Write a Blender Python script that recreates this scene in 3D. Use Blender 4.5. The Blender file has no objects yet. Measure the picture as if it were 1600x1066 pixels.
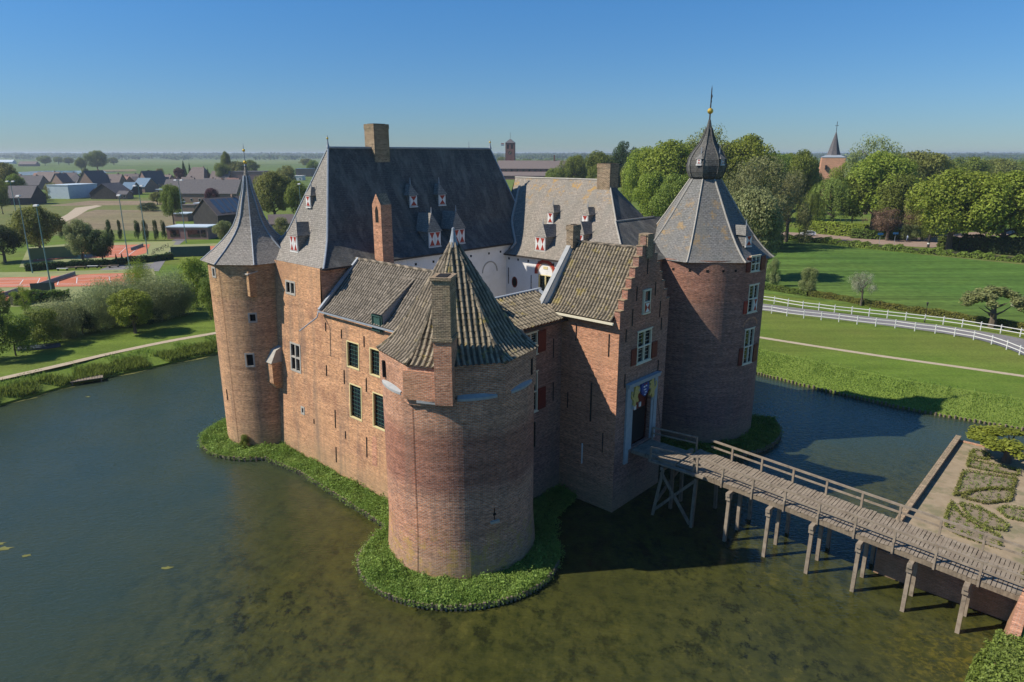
import bpy, bmesh, math, random
import numpy as np
from mathutils import Vector, Matrix
R_ = math.radians
random.seed(7)
rng = np.random.default_rng(7)
scene = bpy.context.scene
COL = scene.collection
PI = math.pi

# ------------------------------------------------------------------ camera
CAMH, FPX = 25.0, 1067.0
PITCH = math.atan((533 - 240) / FPX)
cam = bpy.data.cameras.new("camera")
cam.sensor_width = 36.0
cam.lens = FPX / 1600 * 36.0
cam.clip_start = 0.5
cam.clip_end = 20000
camo = bpy.data.objects.new("camera", cam)
COL.objects.link(camo)
camo.location = (0, 0, CAMH)
camo.rotation_euler = (PI / 2 - PITCH, 0, 0)
scene.camera = camo

# ------------------------------------------------------------------ light
SUN_AZ = 188.0      # direction towards the sun, degrees from +X counter-clockwise
SUN_EL = 44.0
w = bpy.data.worlds.new("World")
scene.world = w
w.use_nodes = True
nt = w.node_tree
nt.nodes.clear()
sky = nt.nodes.new("ShaderNodeTexSky")
sky.sky_type = 'NISHITA'
sky.sun_disc = False
sky.sun_elevation = R_(SUN_EL)
sky.sun_rotation = R_(90 - SUN_AZ)
sky.altitude = 30
sky.air_density = 1.0
sky.dust_density = 0.0
sky.ozone_density = 3.0
bg = nt.nodes.new("ShaderNodeBackground")
bg.inputs[1].default_value = 0.095
wo = nt.nodes.new("ShaderNodeOutputWorld")
tint = nt.nodes.new("ShaderNodeMixRGB")
tint.blend_type = 'MULTIPLY'
tint.inputs[0].default_value = 1.0
sgeo = nt.nodes.new("ShaderNodeTexCoord")
ssep = nt.nodes.new("ShaderNodeSeparateXYZ")
srmp = nt.nodes.new("ShaderNodeValToRGB")
nt.links.new(sgeo.outputs["Generated"], ssep.inputs[0])
nt.links.new(ssep.outputs[2], srmp.inputs[0])
e_ = srmp.color_ramp.elements
e_[0].position, e_[0].color = 0.0, (.33, .46, .66, 1)
e_[1].position, e_[1].color = .30, (.30, .72, 1.05, 1)
x_ = e_.new(.07)
x_.color = (.35, .54, .78, 1)
nt.links.new(srmp.outputs[0], tint.inputs[2])
nt.links.new(sky.outputs[0], tint.inputs[1])
nt.links.new(tint.outputs[0], bg.inputs[0])
nt.links.new(bg.outputs[0], wo.inputs[0])
sl = bpy.data.lights.new("sun", 'SUN')
sl.energy = 5.0
sl.angle = R_(0.5)
sl.color = (1.0, 0.93, 0.82)
so = bpy.data.objects.new("sun", sl)
COL.objects.link(so)
sd = Vector((math.cos(R_(SUN_AZ)) * math.cos(R_(SUN_EL)), math.sin(R_(SUN_AZ)) * math.cos(R_(SUN_EL)), math.sin(R_(SUN_EL))))
so.rotation_euler = sd.to_track_quat('Z', 'Y').to_euler()
scene.view_settings.view_transform = 'Standard'
scene.view_settings.look = 'None'
scene.view_settings.exposure = 0.32
scene.view_settings.gamma = 1.0
scene.cycles.max_bounces = 5
scene.cycles.diffuse_bounces = 3
scene.cycles.glossy_bounces = 3
scene.cycles.transparent_max_bounces = 6
scene.cycles.volume_bounces = 0

# ------------------------------------------------------------------ frames and picking points on the ground
TH = R_(-42.5)
UV_ = Vector((math.cos(TH), math.sin(TH), 0))
VV_ = Vector((-math.sin(TH), math.cos(TH), 0))
A0, B0 = -56.0, 27.3
ORG = UV_ * A0 + VV_ * B0


def W(a, b, z=0.0):
    return ORG + UV_ * a + VV_ * b + Vector((0, 0, z))


def at(px, py, z=1.5):
    c, s = math.cos(PITCH), math.sin(PITCH)
    X, b = (px - 800) / FPX, (533 - py) / FPX
    r = Vector((X, c + s * b, -s + c * b))
    t = (z - CAMH) / r.z
    return Vector((r.x * t, r.y * t, z))


def hgt(p, py):
    """height above sea of the point over p seen at picture row py"""
    c, s = math.cos(PITCH), math.sin(PITCH)
    k = (533 - py) / FPX
    return CAMH + (k * p.y * c - p.y * s) / (c + k * s)


def depth(p):
    return p.y * math.cos(PITCH) + (CAMH - p.z) * math.sin(PITCH)


# ------------------------------------------------------------------ materials
class NG:
    def __init__(s, name):
        s.m = bpy.data.materials.new(name)
        s.m.use_nodes = True
        s.t = s.m.node_tree
        s.t.nodes.clear()
        s.out = s.t.nodes.new("ShaderNodeOutputMaterial")

    def n(s, typ, ins=None, **kw):
        nd = s.t.nodes.new("ShaderNode" + typ)
        for k, v in kw.items():
            setattr(nd, k, v)
        for k, v in (ins or {}).items():
            s.set(nd.inputs[k], v)
        return nd

    def set(s, sock, v):
        if hasattr(v, 'is_linked') and hasattr(v, 'links'):
            s.t.links.new(v, sock)
        elif hasattr(v, 'outputs'):
            s.t.links.new(v.outputs[0], sock)
        else:
            if isinstance(v, tuple) and len(v) == 3 and sock.type == 'RGBA':
                v = (*v, 1)
            sock.default_value = v

    def noise(s, vec, scale, detail=3, rough=0.55, dist=0.0):
        return s.n("TexNoise", {"Vector": vec, "Scale": scale, "Detail": detail, "Roughness": rough, "Distortion": dist}).outputs[0]

    def ramp(s, fac, pts):
        r = s.n("ValToRGB", {"Fac": fac})
        e = r.color_ramp.elements
        while len(e) < len(pts):
            e.new(0.5)
        for i, (p, c) in enumerate(pts):
            e[i].position = p
            e[i].color = (c, c, c, 1) if not isinstance(c, tuple) else (*c, 1)
        return r.outputs[0]

    def mix(s, fac, a, b, mode='MIX'):
        m = s.n("MixRGB", {"Fac": fac, "Color1": a, "Color2": b}, blend_type=mode)
        return m.outputs[0]

    def math(s, op, a, b=0.0, clamp=False):
        return s.n("Math", {0: a, 1: b}, operation=op, use_clamp=clamp).outputs[0]

    def mapping(s, vec, scale=(1, 1, 1), loc=(0, 0, 0), rot=(0, 0, 0)):
        return s.n("Mapping", {"Vector": vec, "Scale": scale, "Location": loc, "Rotation": rot}).outputs[0]

    def uv(s):
        return s.n("TexCoord").outputs["UV"]

    def obj(s):
        return s.n("TexCoord").outputs["Object"]

    def pos(s):
        return s.n("NewGeometry").outputs["Position"]

    def finish(s, color, rough=0.8, bump=None, bstr=0.3, bdist=0.02, metal=0.0, spec=0.3, trans=None, ior=None):
        p = s.n("BsdfPrincipled", {"Base Color": color, "Roughness": rough, "Metallic": metal, "Specular IOR Level": spec})
        if ior:
            p.inputs["IOR"].default_value = ior
        if bump is not None:
            b = s.n("Bump", {"Height": bump, "Strength": bstr, "Distance": bdist})
            s.t.links.new(b.outputs[0], p.inputs["Normal"])
        sh = p.outputs[0]
        if trans is not None:
            tr = s.n("BsdfTranslucent", {"Color": trans[1]})
            mx = s.n("MixShader", {0: trans[0], 1: sh, 2: tr})
            sh = mx.outputs[0]
        s.t.links.new(sh, s.out.inputs[0])
        return s.m


def sepz(g, vec):
    return g.n("SeparateXYZ", {"Vector": vec}).outputs[2]


def band(g, z, lo, hi, soft):
    a = g.n("MapRange", {"Value": z, "From Min": lo - soft, "From Max": lo + soft}).outputs[0]
    b = g.n("MapRange", {"Value": z, "From Min": hi - soft, "From Max": hi + soft}).outputs[0]
    return g.math('SUBTRACT', a, b, True)


def brick_mat(name, c1=(.62, .295, .135), c2=(.45, .20, .10), mort=(.46, .35, .23), dark=(.15, .075, .06), bands=(), stain=.5, pale=.5, damp=True, seed=0.0, lich=0.0):
    g = NG(name)
    uv, ob = g.uv(), g.obj()
    obs = g.mapping(ob, loc=(seed, seed * 2, 0))
    br = g.n("TexBrick", {"Vector": uv, "Color1": c1, "Color2": c2, "Mortar": mort, "Scale": 1.0, "Mortar Size": .016, "Mortar Smooth": .3,
                          "Bias": -.1, "Brick Width": .26, "Row Height": .095})
    br.offset = .5
    cell = g.noise(g.mapping(uv, (3.2, 9.5, 1)), 1.0, 3, .7)
    col = g.mix(1.0, br.outputs[0], g.ramp(cell, [(.32, .45), (.45, .87), (.57, 1.09), (.68, 1.45)]), 'MULTIPLY')
    course = g.noise(g.mapping(uv, (.25, 2.6, 1)), 1.0, 3, .6)
    col = g.mix(1.0, col, g.ramp(course, [(.3, .78), (.7, 1.2)]), 'MULTIPLY')
    mid = g.noise(obs, .55, 4, .6)
    col = g.mix(g.ramp(mid, [(.5, 0.0), (.68, .55 * stain)]), col, dark)
    big = g.noise(obs, .17, 3, .5, .6)
    pal = g.ramp(big, [(.5, 0.0), (.65, pale)])
    col = g.mix(pal, col, g.mix(.5, col, (.47, .28, .15)))
    z = sepz(g, ob)
    for lo, hi, soft, c, k in bands:
        zz = g.math('ADD', z, g.math('MULTIPLY', g.noise(obs, .5, 3), 1.2))
        m = band(g, zz, lo + .6, hi + .6, soft)
        col = g.mix(g.math('MULTIPLY', m, k), col, g.mix(1.0, col, c, 'MULTIPLY'))
    # vertical run-off streaks
    st = g.noise(g.mapping(uv, (.9, .07, 1)), 1.0, 4, .6)
    col = g.mix(g.ramp(st, [(.50, 0.0), (.68, .75 * stain)]), col, (.15, .125, .10))
    if damp:
        m = g.n("MapRange", {"Value": g.math('ADD', z, g.math('MULTIPLY', g.noise(obs, .9, 4), -2.6)), "From Min": -.6, "From Max": 1.4, "To Min": 1.0, "To Max": 0.0}).outputs[0]
        col = g.mix(g.math('MULTIPLY', m, .4), col, (.30, .23, .13))
    if lich:
        nl = g.noise(obs, 1.5, 6, .72)
        ml = g.math('MULTIPLY', g.ramp(nl, [(.50, 0.0), (.60, 1.0)]), band(g, z, .2, 3.0, .8))
        col = g.mix(g.math('MULTIPLY', ml, lich), col, (.42, .28, .06))
    h = g.math('ADD', g.math('MULTIPLY', br.outputs[1], -.6), cell)
    return g.finish(col, .93, h, .55, .03, spec=.15)


def slate_mat(name, c=(.105, .105, .11), lichen=0.0, lz=(19, 23), moss=.25, streak=.35, blotch=.0):
    g = NG(name)
    uv, ob = g.uv(), g.obj()
    br = g.n("TexBrick", {"Vector": uv, "Color1": tuple(x * 1.12 for x in c), "Color2": tuple(x * .9 for x in c), "Mortar": tuple(x * .45 for x in c), "Scale": 1.0,
                          "Mortar Size": .012, "Brick Width": .3, "Row Height": .17})
    n1 = g.noise(g.mapping(uv, (4, 7, 1)), 1.0, 2)
    col = g.mix(1.0, br.outputs[0], g.ramp(n1, [(.3, .72), (.7, 1.3)]), 'MULTIPLY')
    n2 = g.noise(g.mapping(uv, (.8, .12, 1)), 1.0, 4, .6)
    col = g.mix(g.ramp(n2, [(.45, 0.0), (.7, streak)]), col, (.17, .155, .125))
    n3 = g.noise(ob, .7, 5, .65)
    col = g.mix(g.ramp(n3, [(.5, 0.0), (.72, moss)]), col, (.07, .095, .085))
    n5 = g.noise(ob, 2.5, 5, .7)
    col = g.mix(g.ramp(n5, [(.58, 0.0), (.7, .35)]), col, (.22, .2, .17))
    if blotch:
        nb = g.noise(g.mapping(uv, (.9, .35, 1), rot=(0, 0, .5)), 1.0, 6, .7, .3)
        col = g.mix(g.ramp(nb, [(.48, 0.0), (.66, blotch)]), col, (.21, .20, .17))
    if lichen:
        z = sepz(g, ob)
        n4 = g.noise(ob, .9, 6, .72)
        m = g.math('MULTIPLY', g.ramp(n4, [(.535, 0.0), (.61, 1.0)]), band(g, z, lz[0], lz[1], .8))
        col = g.mix(g.math('MULTIPLY', m, lichen), col, (.36, .21, .05))
    h = g.math('ADD', g.math('MULTIPLY', br.outputs[1], -.5), n1)
    return g.finish(col, .72, h, .5, .03, spec=.18)


def noisy(name, c1, c2, scale=3.0, rough=.8, detail=4, bump=.2, stretch=(1, 1, 1), spec=.25, metal=0.0, extra=None, coord='obj'):
    g = NG(name)
    v = g.mapping(g.obj() if coord == 'obj' else (g.pos() if coord == 'pos' else g.uv()), stretch)
    n = g.noise(v, scale, detail, .6)
    col = g.mix(g.ramp(n, [(.32, 0.0), (.68, 1.0)]), c1, c2)
    if extra:
        n2 = g.noise(v, extra[1], 4, .65)
        col = g.mix(g.ramp(n2, [(extra[2], 0.0), (extra[2] + .12, extra[3])]), col, extra[0])
    return g.finish(col, rough, n, bump, .03, metal, spec)


M = {}
M['brick'] = brick_mat('old_brick', stain=.85, pale=.7)
M['brick_tower'] = brick_mat('tower_brick', c1=(.53, .225, .115), c2=(.33, .14, .085), mort=(.42, .34, .27), bands=[(5.9, 9.6, .5, (.66, .55, .58), .85), (2.2, 4.6, .5, (1.12, 1.05, 1.0), .8)], pale=.25, stain=.45, seed=3.1, lich=.55)
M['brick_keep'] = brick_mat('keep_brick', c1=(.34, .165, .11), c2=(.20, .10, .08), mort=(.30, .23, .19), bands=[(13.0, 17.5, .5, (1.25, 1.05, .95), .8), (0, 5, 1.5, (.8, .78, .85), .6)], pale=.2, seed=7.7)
M['brick_turret'] = brick_mat('turret_brick', c1=(.60, .30, .14), c2=(.43, .205, .105), bands=[(13.4, 17.5, .2, (.85, .92, .85), .7)], pale=.4, seed=5.2)
M['brick_gate'] = brick_mat('gate_brick', c1=(.57, .24, .125), c2=(.40, .16, .09), mort=(.48, .34, .25), pale=.5, stain=.25, seed=9.4)
M['brick_moss'] = brick_mat('mossy_chimney_brick', c1=(.24, .17, .11), c2=(.16, .13, .09), dark=(.10, .11, .06), stain=1.0, damp=False, seed=2.2)
M['brick_far'] = noisy('dark_red_brick', (.20, .10, .08), (.14, .075, .065), .4, .9, spec=.1)
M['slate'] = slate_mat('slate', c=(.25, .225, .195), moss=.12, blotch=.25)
M['slate_dark'] = slate_mat('shade_toned_slate', c=(.085, .083, .078), moss=.35, streak=.4, blotch=.6)  # copy of slate with shade in its colour, for slopes away from the sun
M['slate_lichen'] = slate_mat('lichened_slate', c=(.26, .225, .185), lichen=.8, lz=(20.6, 23.5), streak=.7, blotch=.4)
M['slate_cone'] = slate_mat('cone_slate', c=(.165, .16, .15), lichen=.5, lz=(17.4, 21.2), streak=.45, blotch=.3)
def tile_mat(name, c1, c2, moss, k, lo):
    g = NG(name)
    ob = g.obj()
    u = g.n("SeparateXYZ", {"Vector": g.uv()})
    n = g.noise(ob, 5.0, 5, .65)
    col = g.mix(g.ramp(n, [(.32, 0.0), (.68, 1.0)]), c1, c2)
    # every tile fired a little differently
    cell = g.n("TexWhiteNoise", {"Vector": g.n("CombineXYZ", {0: g.math('FLOOR', u.outputs[0]), 1: g.math('FLOOR', g.math('MULTIPLY', u.outputs[1], .5))}).outputs[0]}, noise_dimensions='2D').outputs[0]
    col = g.mix(1.0, col, g.ramp(cell, [(0.0, .72), (1.0, 1.22)]), 'MULTIPLY')
    # channels between the rolls darkened in the colour: groove shade plus some grime
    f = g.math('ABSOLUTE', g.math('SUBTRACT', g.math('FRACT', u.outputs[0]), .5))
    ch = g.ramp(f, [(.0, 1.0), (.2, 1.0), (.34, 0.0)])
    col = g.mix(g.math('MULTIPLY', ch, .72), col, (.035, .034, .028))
    n2 = g.noise(ob, 1.3, 5, .7)
    col = g.mix(g.ramp(n2, [(lo, 0.0), (lo + .1, k)]), col, moss)
    return g.finish(col, .88, n, .3, .03, spec=.15)


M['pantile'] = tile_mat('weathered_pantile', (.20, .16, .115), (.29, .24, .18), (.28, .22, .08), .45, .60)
M['pantile_grey'] = tile_mat('grey_pantile', (.205, .17, .13), (.295, .25, .195), (.15, .13, .09), .4, .58)
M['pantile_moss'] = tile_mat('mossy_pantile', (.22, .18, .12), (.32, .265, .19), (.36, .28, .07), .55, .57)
M['plaster'] = noisy('white_plaster', (.66, .64, .60), (.74, .72, .69), .8, .85, 5, .1, extra=((.48, .46, .42), .6, .6, .5))
M['lead'] = noisy('lead_sheet', (.22, .25, .28), (.30, .33, .36), 4, .5, spec=.5)
M['stone'] = noisy('pale_stone', (.31, .29, .25), (.40, .37, .32), 3, .85)
M['stone_white'] = noisy('limewashed_stone', (.27, .28, .28), (.36, .36, .35), 3, .7)
M['cream'] = noisy('cream_paint', (.62, .57, .42), (.68, .63, .48), 3, .5, bump=.02)
M['yellow_frame'] = noisy('yellow_paint', (.60, .50, .24), (.66, .56, .30), 3, .5, bump=.02)
M['white_paint'] = noisy('white_paint', (.62, .61, .58), (.68, .67, .64), 3, .5, bump=.02)
M['red_paint'] = noisy('red_paint', (.28, .035, .02), (.34, .045, .03), 3, .5, bump=.02)
M['dark_red'] = noisy('dark_red_paint', (.12, .025, .018), (.16, .03, .02), 3, .55, bump=.02)
M['green_frame'] = noisy('dark_green_paint', (.03, .07, .06), (.04, .09, .075), 3, .5, bump=.02)
M['blue_stone'] = noisy('blue_painted_stone', (.25, .28, .29), (.31, .34, .35), 3, .8, extra=((.34, .37, .37), 2.0, .58, .5))
M['gold'] = noisy('gilding', (.60, .40, .06), (.72, .50, .10), 5, .35, metal=.6, bump=.02)
M['gold_paint'] = noisy('yellow_heraldic_paint', (.50, .41, .14), (.36, .28, .09), 9, .6)
M['blue_paint'] = noisy('deep_blue_paint', (.02, .05, .20), (.03, .06, .24), 5, .5)
M['iron'] = noisy('black_iron', (.025, .022, .02), (.05, .04, .035), 8, .6)
M['wood_old'] = noisy('bleached_oak', (.19, .15, .11), (.29, .24, .18), 2.2, .85, 6, .4, stretch=(1, 1, 1), extra=((.10, .085, .06), 2.0, .55, .6))
M['wood_dark'] = noisy('dark_oak', (.13, .10, .07), (.25, .20, .14), 4, .8, 5, .4, stretch=(2, 2, .5))
g = NG('dark_glass')
M['glass'] = g.finish((.012, .016, .018), .06, g.noise(g.mapping(g.obj(), (1, 1, 1)), 5, 1), .05, .01, spec=.6)
g = NG('deep_shadow_interior')
M['void'] = g.finish((.012, .011, .010), .9)
# ------------------------------------------------------------------ mesh helpers
class MB:
    """collects faces, then links them as ONE mesh object"""

    def __init__(s):
        s.v, s.f, s.u, s.mi = [], [], [], []

    def face(s, pts, uv=None, mi=0):
        i = len(s.v)
        s.v.extend([tuple(p) for p in pts])
        s.f.append(tuple(range(i, i + len(pts))))
        if uv is None:
            P = [Vector(p) for p in pts]
            nrm = (P[1] - P[0]).cross(P[2] - P[0])
            if len(P) > 3 and nrm.length < 1e-9:
                nrm = (P[2] - P[0]).cross(P[3] - P[0])
            nrm = nrm.normalized() if nrm.length > 1e-12 else Vector((0, 0, 1))
            if abs(nrm.z) > .95:
                uv = [(p.x, p.y) for p in P]
            else:
                t = Vector((-nrm.y, nrm.x, 0)).normalized()
                up = nrm.cross(t)
                uv = [(p.dot(t), p.dot(up)) for p in P]
        s.u.append(uv)
        s.mi.append(mi)

    def hexa(s, c, mi=0):
        """c: 8 corners, bottom ring 0-3 then top ring 4-7"""
        for q in ((3, 2, 1, 0), (4, 5, 6, 7), (0, 1, 5, 4), (1, 2, 6, 5), (2, 3, 7, 6), (3, 0, 4, 7)):
            s.face([c[k] for k in q], None, mi)

    def box(s, lo, hi, mi=0, T=None):
        x0, y0, z0 = lo
        x1, y1, z1 = hi
        c = [(x0, y0, z0), (x1, y0, z0), (x1, y1, z0), (x0, y1, z0), (x0, y0, z1), (x1, y0, z1), (x1, y1, z1), (x0, y1, z1)]
        if T is not None:
            c = [T(*p) for p in c]
        s.hexa(c, mi)

    def beam(s, p, q, wd, ht, mi=0, up=Vector((0, 0, 1))):
        p, q = Vector(p), Vector(q)
        d = (q - p).normalized()
        x = d.cross(up)
        if x.length < 1e-4:
            x = d.cross(Vector((1, 0, 0)))
        x.normalize()
        y = x.cross(d)
        x, y = x * wd / 2, y * ht / 2
        s.hexa([p - x - y, p + x - y, q + x - y, q - x - y, p - x + y, p + x + y, q + x + y, q - x + y], mi)

    def tube(s, pts, r, n=6, mi=0, cap=True):
        pts = [Vector(p) for p in pts]
        rr = r if isinstance(r, (list, tuple)) else [r] * len(pts)
        rings = []
        for i, p in enumerate(pts):
            d = (pts[min(i + 1, len(pts) - 1)] - pts[max(i - 1, 0)]).normalized()
            x = d.cross(Vector((0, 0, 1)))
            if x.length < .05:
                x = d.cross(Vector((0, 1, 0)))
            x.normalize()
            y = x.cross(d)
            rings.append([p + (x * math.cos(2 * PI * k / n) + y * math.sin(2 * PI * k / n)) * rr[i] for k in range(n)])
        for a, b in zip(rings[:-1], rings[1:]):
            for k in range(n):
                s.face([a[k], a[(k + 1) % n], b[(k + 1) % n], b[k]], None, mi)
        if cap:
            s.face(rings[-1], None, mi)
            s.face(rings[0][::-1], None, mi)

    def lathe(s, c, prof, n=24, mi=0, ph=0.0):
        for (r0, z0), (r1, z1) in zip(prof[:-1], prof[1:]):
            L = math.hypot(r1 - r0, z1 - z0)
            for k in range(n):
                a0, a1 = ph + 2 * PI * k / n, ph + 2 * PI * (k + 1) / n
                P = [(c[0] + r0 * math.cos(a0), c[1] + r0 * math.sin(a0), z0), (c[0] + r0 * math.cos(a1), c[1] + r0 * math.sin(a1), z0),
                     (c[0] + r1 * math.cos(a1), c[1] + r1 * math.sin(a1), z1), (c[0] + r1 * math.cos(a0), c[1] + r1 * math.sin(a0), z1)]
                if r1 < 1e-6:
                    P = P[:3]
                if r0 < 1e-6:
                    P = [P[0], P[2], P[3]]
                s.face(P, None, mi)

    def prism(s, poly, z0, z1, mi=0, T=None, sides=True):
        """poly: plan points; T maps (x,y,z)"""
        T = T or (lambda x, y, z: (x, y, z))
        s.face([T(x, y, z1) for x, y in poly], None, mi)
        if sides:
            s.face([T(x, y, z0) for x, y in poly][::-1], None, mi)
            n = len(poly)
            for i in range(n):
                a, b = poly[i], poly[(i + 1) % n]
                s.face([T(a[0], a[1], z0), T(b[0], b[1], z0), T(b[0], b[1], z1), T(a[0], a[1], z1)], None, mi)

    def mesh(s, name, mats, merge=True):
        me = bpy.data.meshes.new(name)
        me.from_pydata(s.v, [], s.f)
        uvl = me.uv_layers.new(name="UVMap")
        flat = [c for u in s.u for p in u for c in p]
        uvl.data.foreach_set("uv", flat)
        for m in mats:
            me.materials.append(m)
        me.polygons.foreach_set("material_index", s.mi)
        me.update()
        if merge:
            bm = bmesh.new()
            bm.from_mesh(me)
            bmesh.ops.remove_doubles(bm, verts=bm.verts, dist=1e-4)
            bmesh.ops.recalc_face_normals(bm, faces=bm.faces)
            bm.to_mesh(me)
            bm.free()
        return me

    def build(s, name, mats, parent=None, smooth=False, merge=True, label=None):
        if not isinstance(mats, (list, tuple)):
            mats = [mats]
        me = s.mesh(name, mats, merge)
        if smooth:
            me.polygons.foreach_set("use_smooth", [True] * len(me.polygons))
        return link(name, me, parent, label)


def link(name, me, parent=None, label=None):
    o = bpy.data.objects.new(name, me)
    COL.objects.link(o)
    if parent:
        o.parent = parent
    if label:
        o['label'] = label
    return o


def tag(o, label=None, cat=None, group=None, kind=None):
    for k, v in (('label', label), ('category', cat), ('group', group), ('kind', kind)):
        if v:
            o[k] = v
    return o


def empty(name, loc=(0, 0, 0), rz=0.0, label=None, cat=None, group=None):
    o = bpy.data.objects.new(name, None)
    COL.objects.link(o)
    o.location = loc
    o.rotation_euler = (0, 0, rz)
    return tag(o, label, cat, group)


def fast_mesh(name, V, F, mats, attr=None, uv=None):
    """numpy mesh; F is (n,k) with k = 3 or 4"""
    me = bpy.data.meshes.new(name)
    V = np.asarray(V, np.float32)
    F = np.asarray(F, np.int32)
    n, k = F.shape
    me.vertices.add(len(V))
    me.vertices.foreach_set("co", V.ravel())
    me.loops.add(n * k)
    me.loops.foreach_set("vertex_index", F.ravel())
    me.polygons.add(n)
    me.polygons.foreach_set("loop_start", np.arange(0, n * k, k, dtype=np.int32))
    if attr is not None:
        a = me.attributes.new("tone", 'FLOAT', 'FACE')
        a.data.foreach_set("value", np.asarray(attr, np.float32))
    for m in mats:
        me.materials.append(m)
    me.update(calc_edges=True)
    return me


# ------------------------------------------------------------------ castle
castle = empty("castle", ORG, TH, "red brick moated castle with round corner towers and grey slate roofs, standing in the water", "castle")
ZB = -0.6


def bat(z):
    return .052 * max(0.0, z - .6)


def f_left(s, z, d):       # long left wall, leaning back as it rises
    return (s, bat(z) - d, z)


def f_a(a0):               # wall facing +a
    return lambda s, z, d: (a0 + d, s, z)


def f_am(a0):
    return lambda s, z, d: (a0 - d, s, z)


def f_b(b0):
    return lambda s, z, d: (s, b0 - d, z)


def f_bp(b0):
    return lambda s, z, d: (s, b0 + d, z)


def f_cyl(ca, cb, R):
    if not callable(R):
        R0 = R
        R = lambda z: R0
    Rr = R(8.0)
    return lambda s, z, d: (ca + (R(z) + d) * math.cos(s / Rr), cb + (R(z) + d) * math.sin(s / Rr), z)


def breaks(lo, hi, cuts, step):
    xs = sorted(set([lo, hi] + [c for c in cuts if lo < c < hi]))
    out = []
    for a, b in zip(xs[:-1], xs[1:]):
        n = max(1, int(math.ceil((b - a) / step)))
        out += [a + (b - a) * i / n for i in range(n)]
    return out + [hi]


def wall(name, fm, s0, s1, z0, z1, mat, holes=(), step=1.0, zstep=1.2, ztop=None, parent=castle, label=None, depth=.28):
    mb = MB()
    ss = breaks(s0, s1, [h[0] for h in holes] + [h[1] for h in holes], step)
    zs = breaks(z0, z1, [h[2] for h in holes] + [h[3] for h in holes], zstep)
    inh = lambda s, z: any(h[0] < s < h[1] and h[2] < z < h[3] for h in holes)
    for a, b in zip(ss[:-1], ss[1:]):
        for c, d in zip(zs[:-1], zs[1:]):
            if not inh((a + b) / 2, (c + d) / 2):
                mb.face([fm(a, c, 0), fm(b, c, 0), fm(b, d, 0), fm(a, d, 0)], [(a, c), (b, c), (b, d), (a, d)])
    for h in holes:
        a, b, c, d = h[:4]
        k = -depth
        for P, q in (((a, c, b, c), 0), ((b, c, b, d), 1), ((b, d, a, d), 2), ((a, d, a, c), 3)):
            x0, y0, x1, y1 = P
            mb.face([fm(x0, y0, 0), fm(x0, y0, k), fm(x1, y1, k), fm(x1, y1, 0)], [(0, 0), (k, 0), (k, y1 - y0 + x1 - x0), (0, y1 - y0 + x1 - x0)])
    return mb.build(name, mat, parent, label=label)


def wb(mb, fm, s0, s1, z0, z1, d0, d1, mi=0):
    mb.box((s0, z0, d0), (s1, z1, d1), mi, T=lambda s, z, d: fm(s, z, d))


def window(fm, h, kind, parent=castle):
    """h=(s0,s1,z0,z1) the opening; frame is the window, pane and shutters its pieces"""
    a, b, c, d = h[:4]
    m = MB()
    th = {'cross': .09, 'sash': .085, 'stone': .13, 'small': .14, 'bars': .06, 'green': .06, 'stone2': .15}[kind]
    o0, o1 = (-.12, .03) if kind in ('cross', 'sash', 'green') else (-.10, .035)
    wb(m, fm, a, a + th, c, d, o0, o1)
    wb(m, fm, b - th, b, c, d, o0, o1)
    wb(m, fm, a + th, b - th, c, c + th, o0, o1)
    wb(m, fm, a + th, b - th, d - th, d, o0, o1)
    mx, mz = (a + b) / 2, c + (d - c) * .5
    if kind == 'cross':
        wb(m, fm, mx - .05, mx + .05, c + th, d - th, -.1, .02)
        wb(m, fm, a + th, mx - .05, mz - .05, mz + .05, -.1, .018)
        wb(m, fm, mx + .05, b - th, mz - .05, mz + .05, -.1, .018)
        wb(m, fm, a - .08, b + .08, d, d + .07, -.02, .07)
        wb(m, fm, a - .08, b + .08, c - .07, c, -.02, .08)
    if kind == 'stone2':
        wb(m, fm, mx - .07, mx + .07, c + th, d - th, -.1, .025)
        if d - c > 1.6:
            wb(m, fm, a + th, mx - .07, mz - .07, mz + .07, -.1, .02)
            wb(m, fm, mx + .07, b - th, mz - .07, mz + .07, -.1, .02)
    fr = m.build("window", {'cross': M['cream'], 'sash': M['yellow_frame'], 'stone': M['stone'], 'small': M['stone'], 'bars': M['iron'], 'green': M['green_frame'], 'stone2': M['stone']}[kind], parent)
    g2 = MB()
    wb(g2, fm, a + th * .5, b - th * .5, c + th * .5, d - th * .5, -.24, -.2)
    g2.build("pane", M['void'] if kind in ('small',) else M['glass'], fr)
    if kind in ('sash', 'green', 'bars'):
        m3 = MB()
        nx = {'sash': 4, 'green': 2, 'bars': 4}[kind]
        nz = max(3, int((d - c) / .3))
        dep = (-.19, -.165) if kind != 'bars' else (-.02, .02)
        for i in range(1, nx):
            x = a + th + (b - a - 2 * th) * i / nx
            wb(m3, fm, x - .014, x + .014, c + th, d - th, dep[0], dep[1])
        for i in range(1, nz):
            z = c + th + (d - c - 2 * th) * i / nz
            wb(m3, fm, a + th, b - th, z - .016, z + .016, dep[0] + .003, dep[1] + .006)
        m3.build("glazing_bars", M['green_frame'] if kind != 'bars' else M['iron'], fr)
    if kind == 'cross':
        m3 = MB()
        for x0, x1 in ((a + th, mx - .05), (mx + .05, b - th)):
            xm = (x0 + x1) / 2
            wb(m3, fm, xm - .012, xm + .012, c + th, mz - .05, -.19, -.17)
            for i in range(1, 8):
                z = c + th + (d - c - 2 * th) * i / 8
                if abs(z - mz) > .1:
                    wb(m3, fm, x0, x1, z - .012, z + .012, -.19, -.168)
        m3.build("glazing_bars", M['cream'], fr)
    return fr


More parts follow.
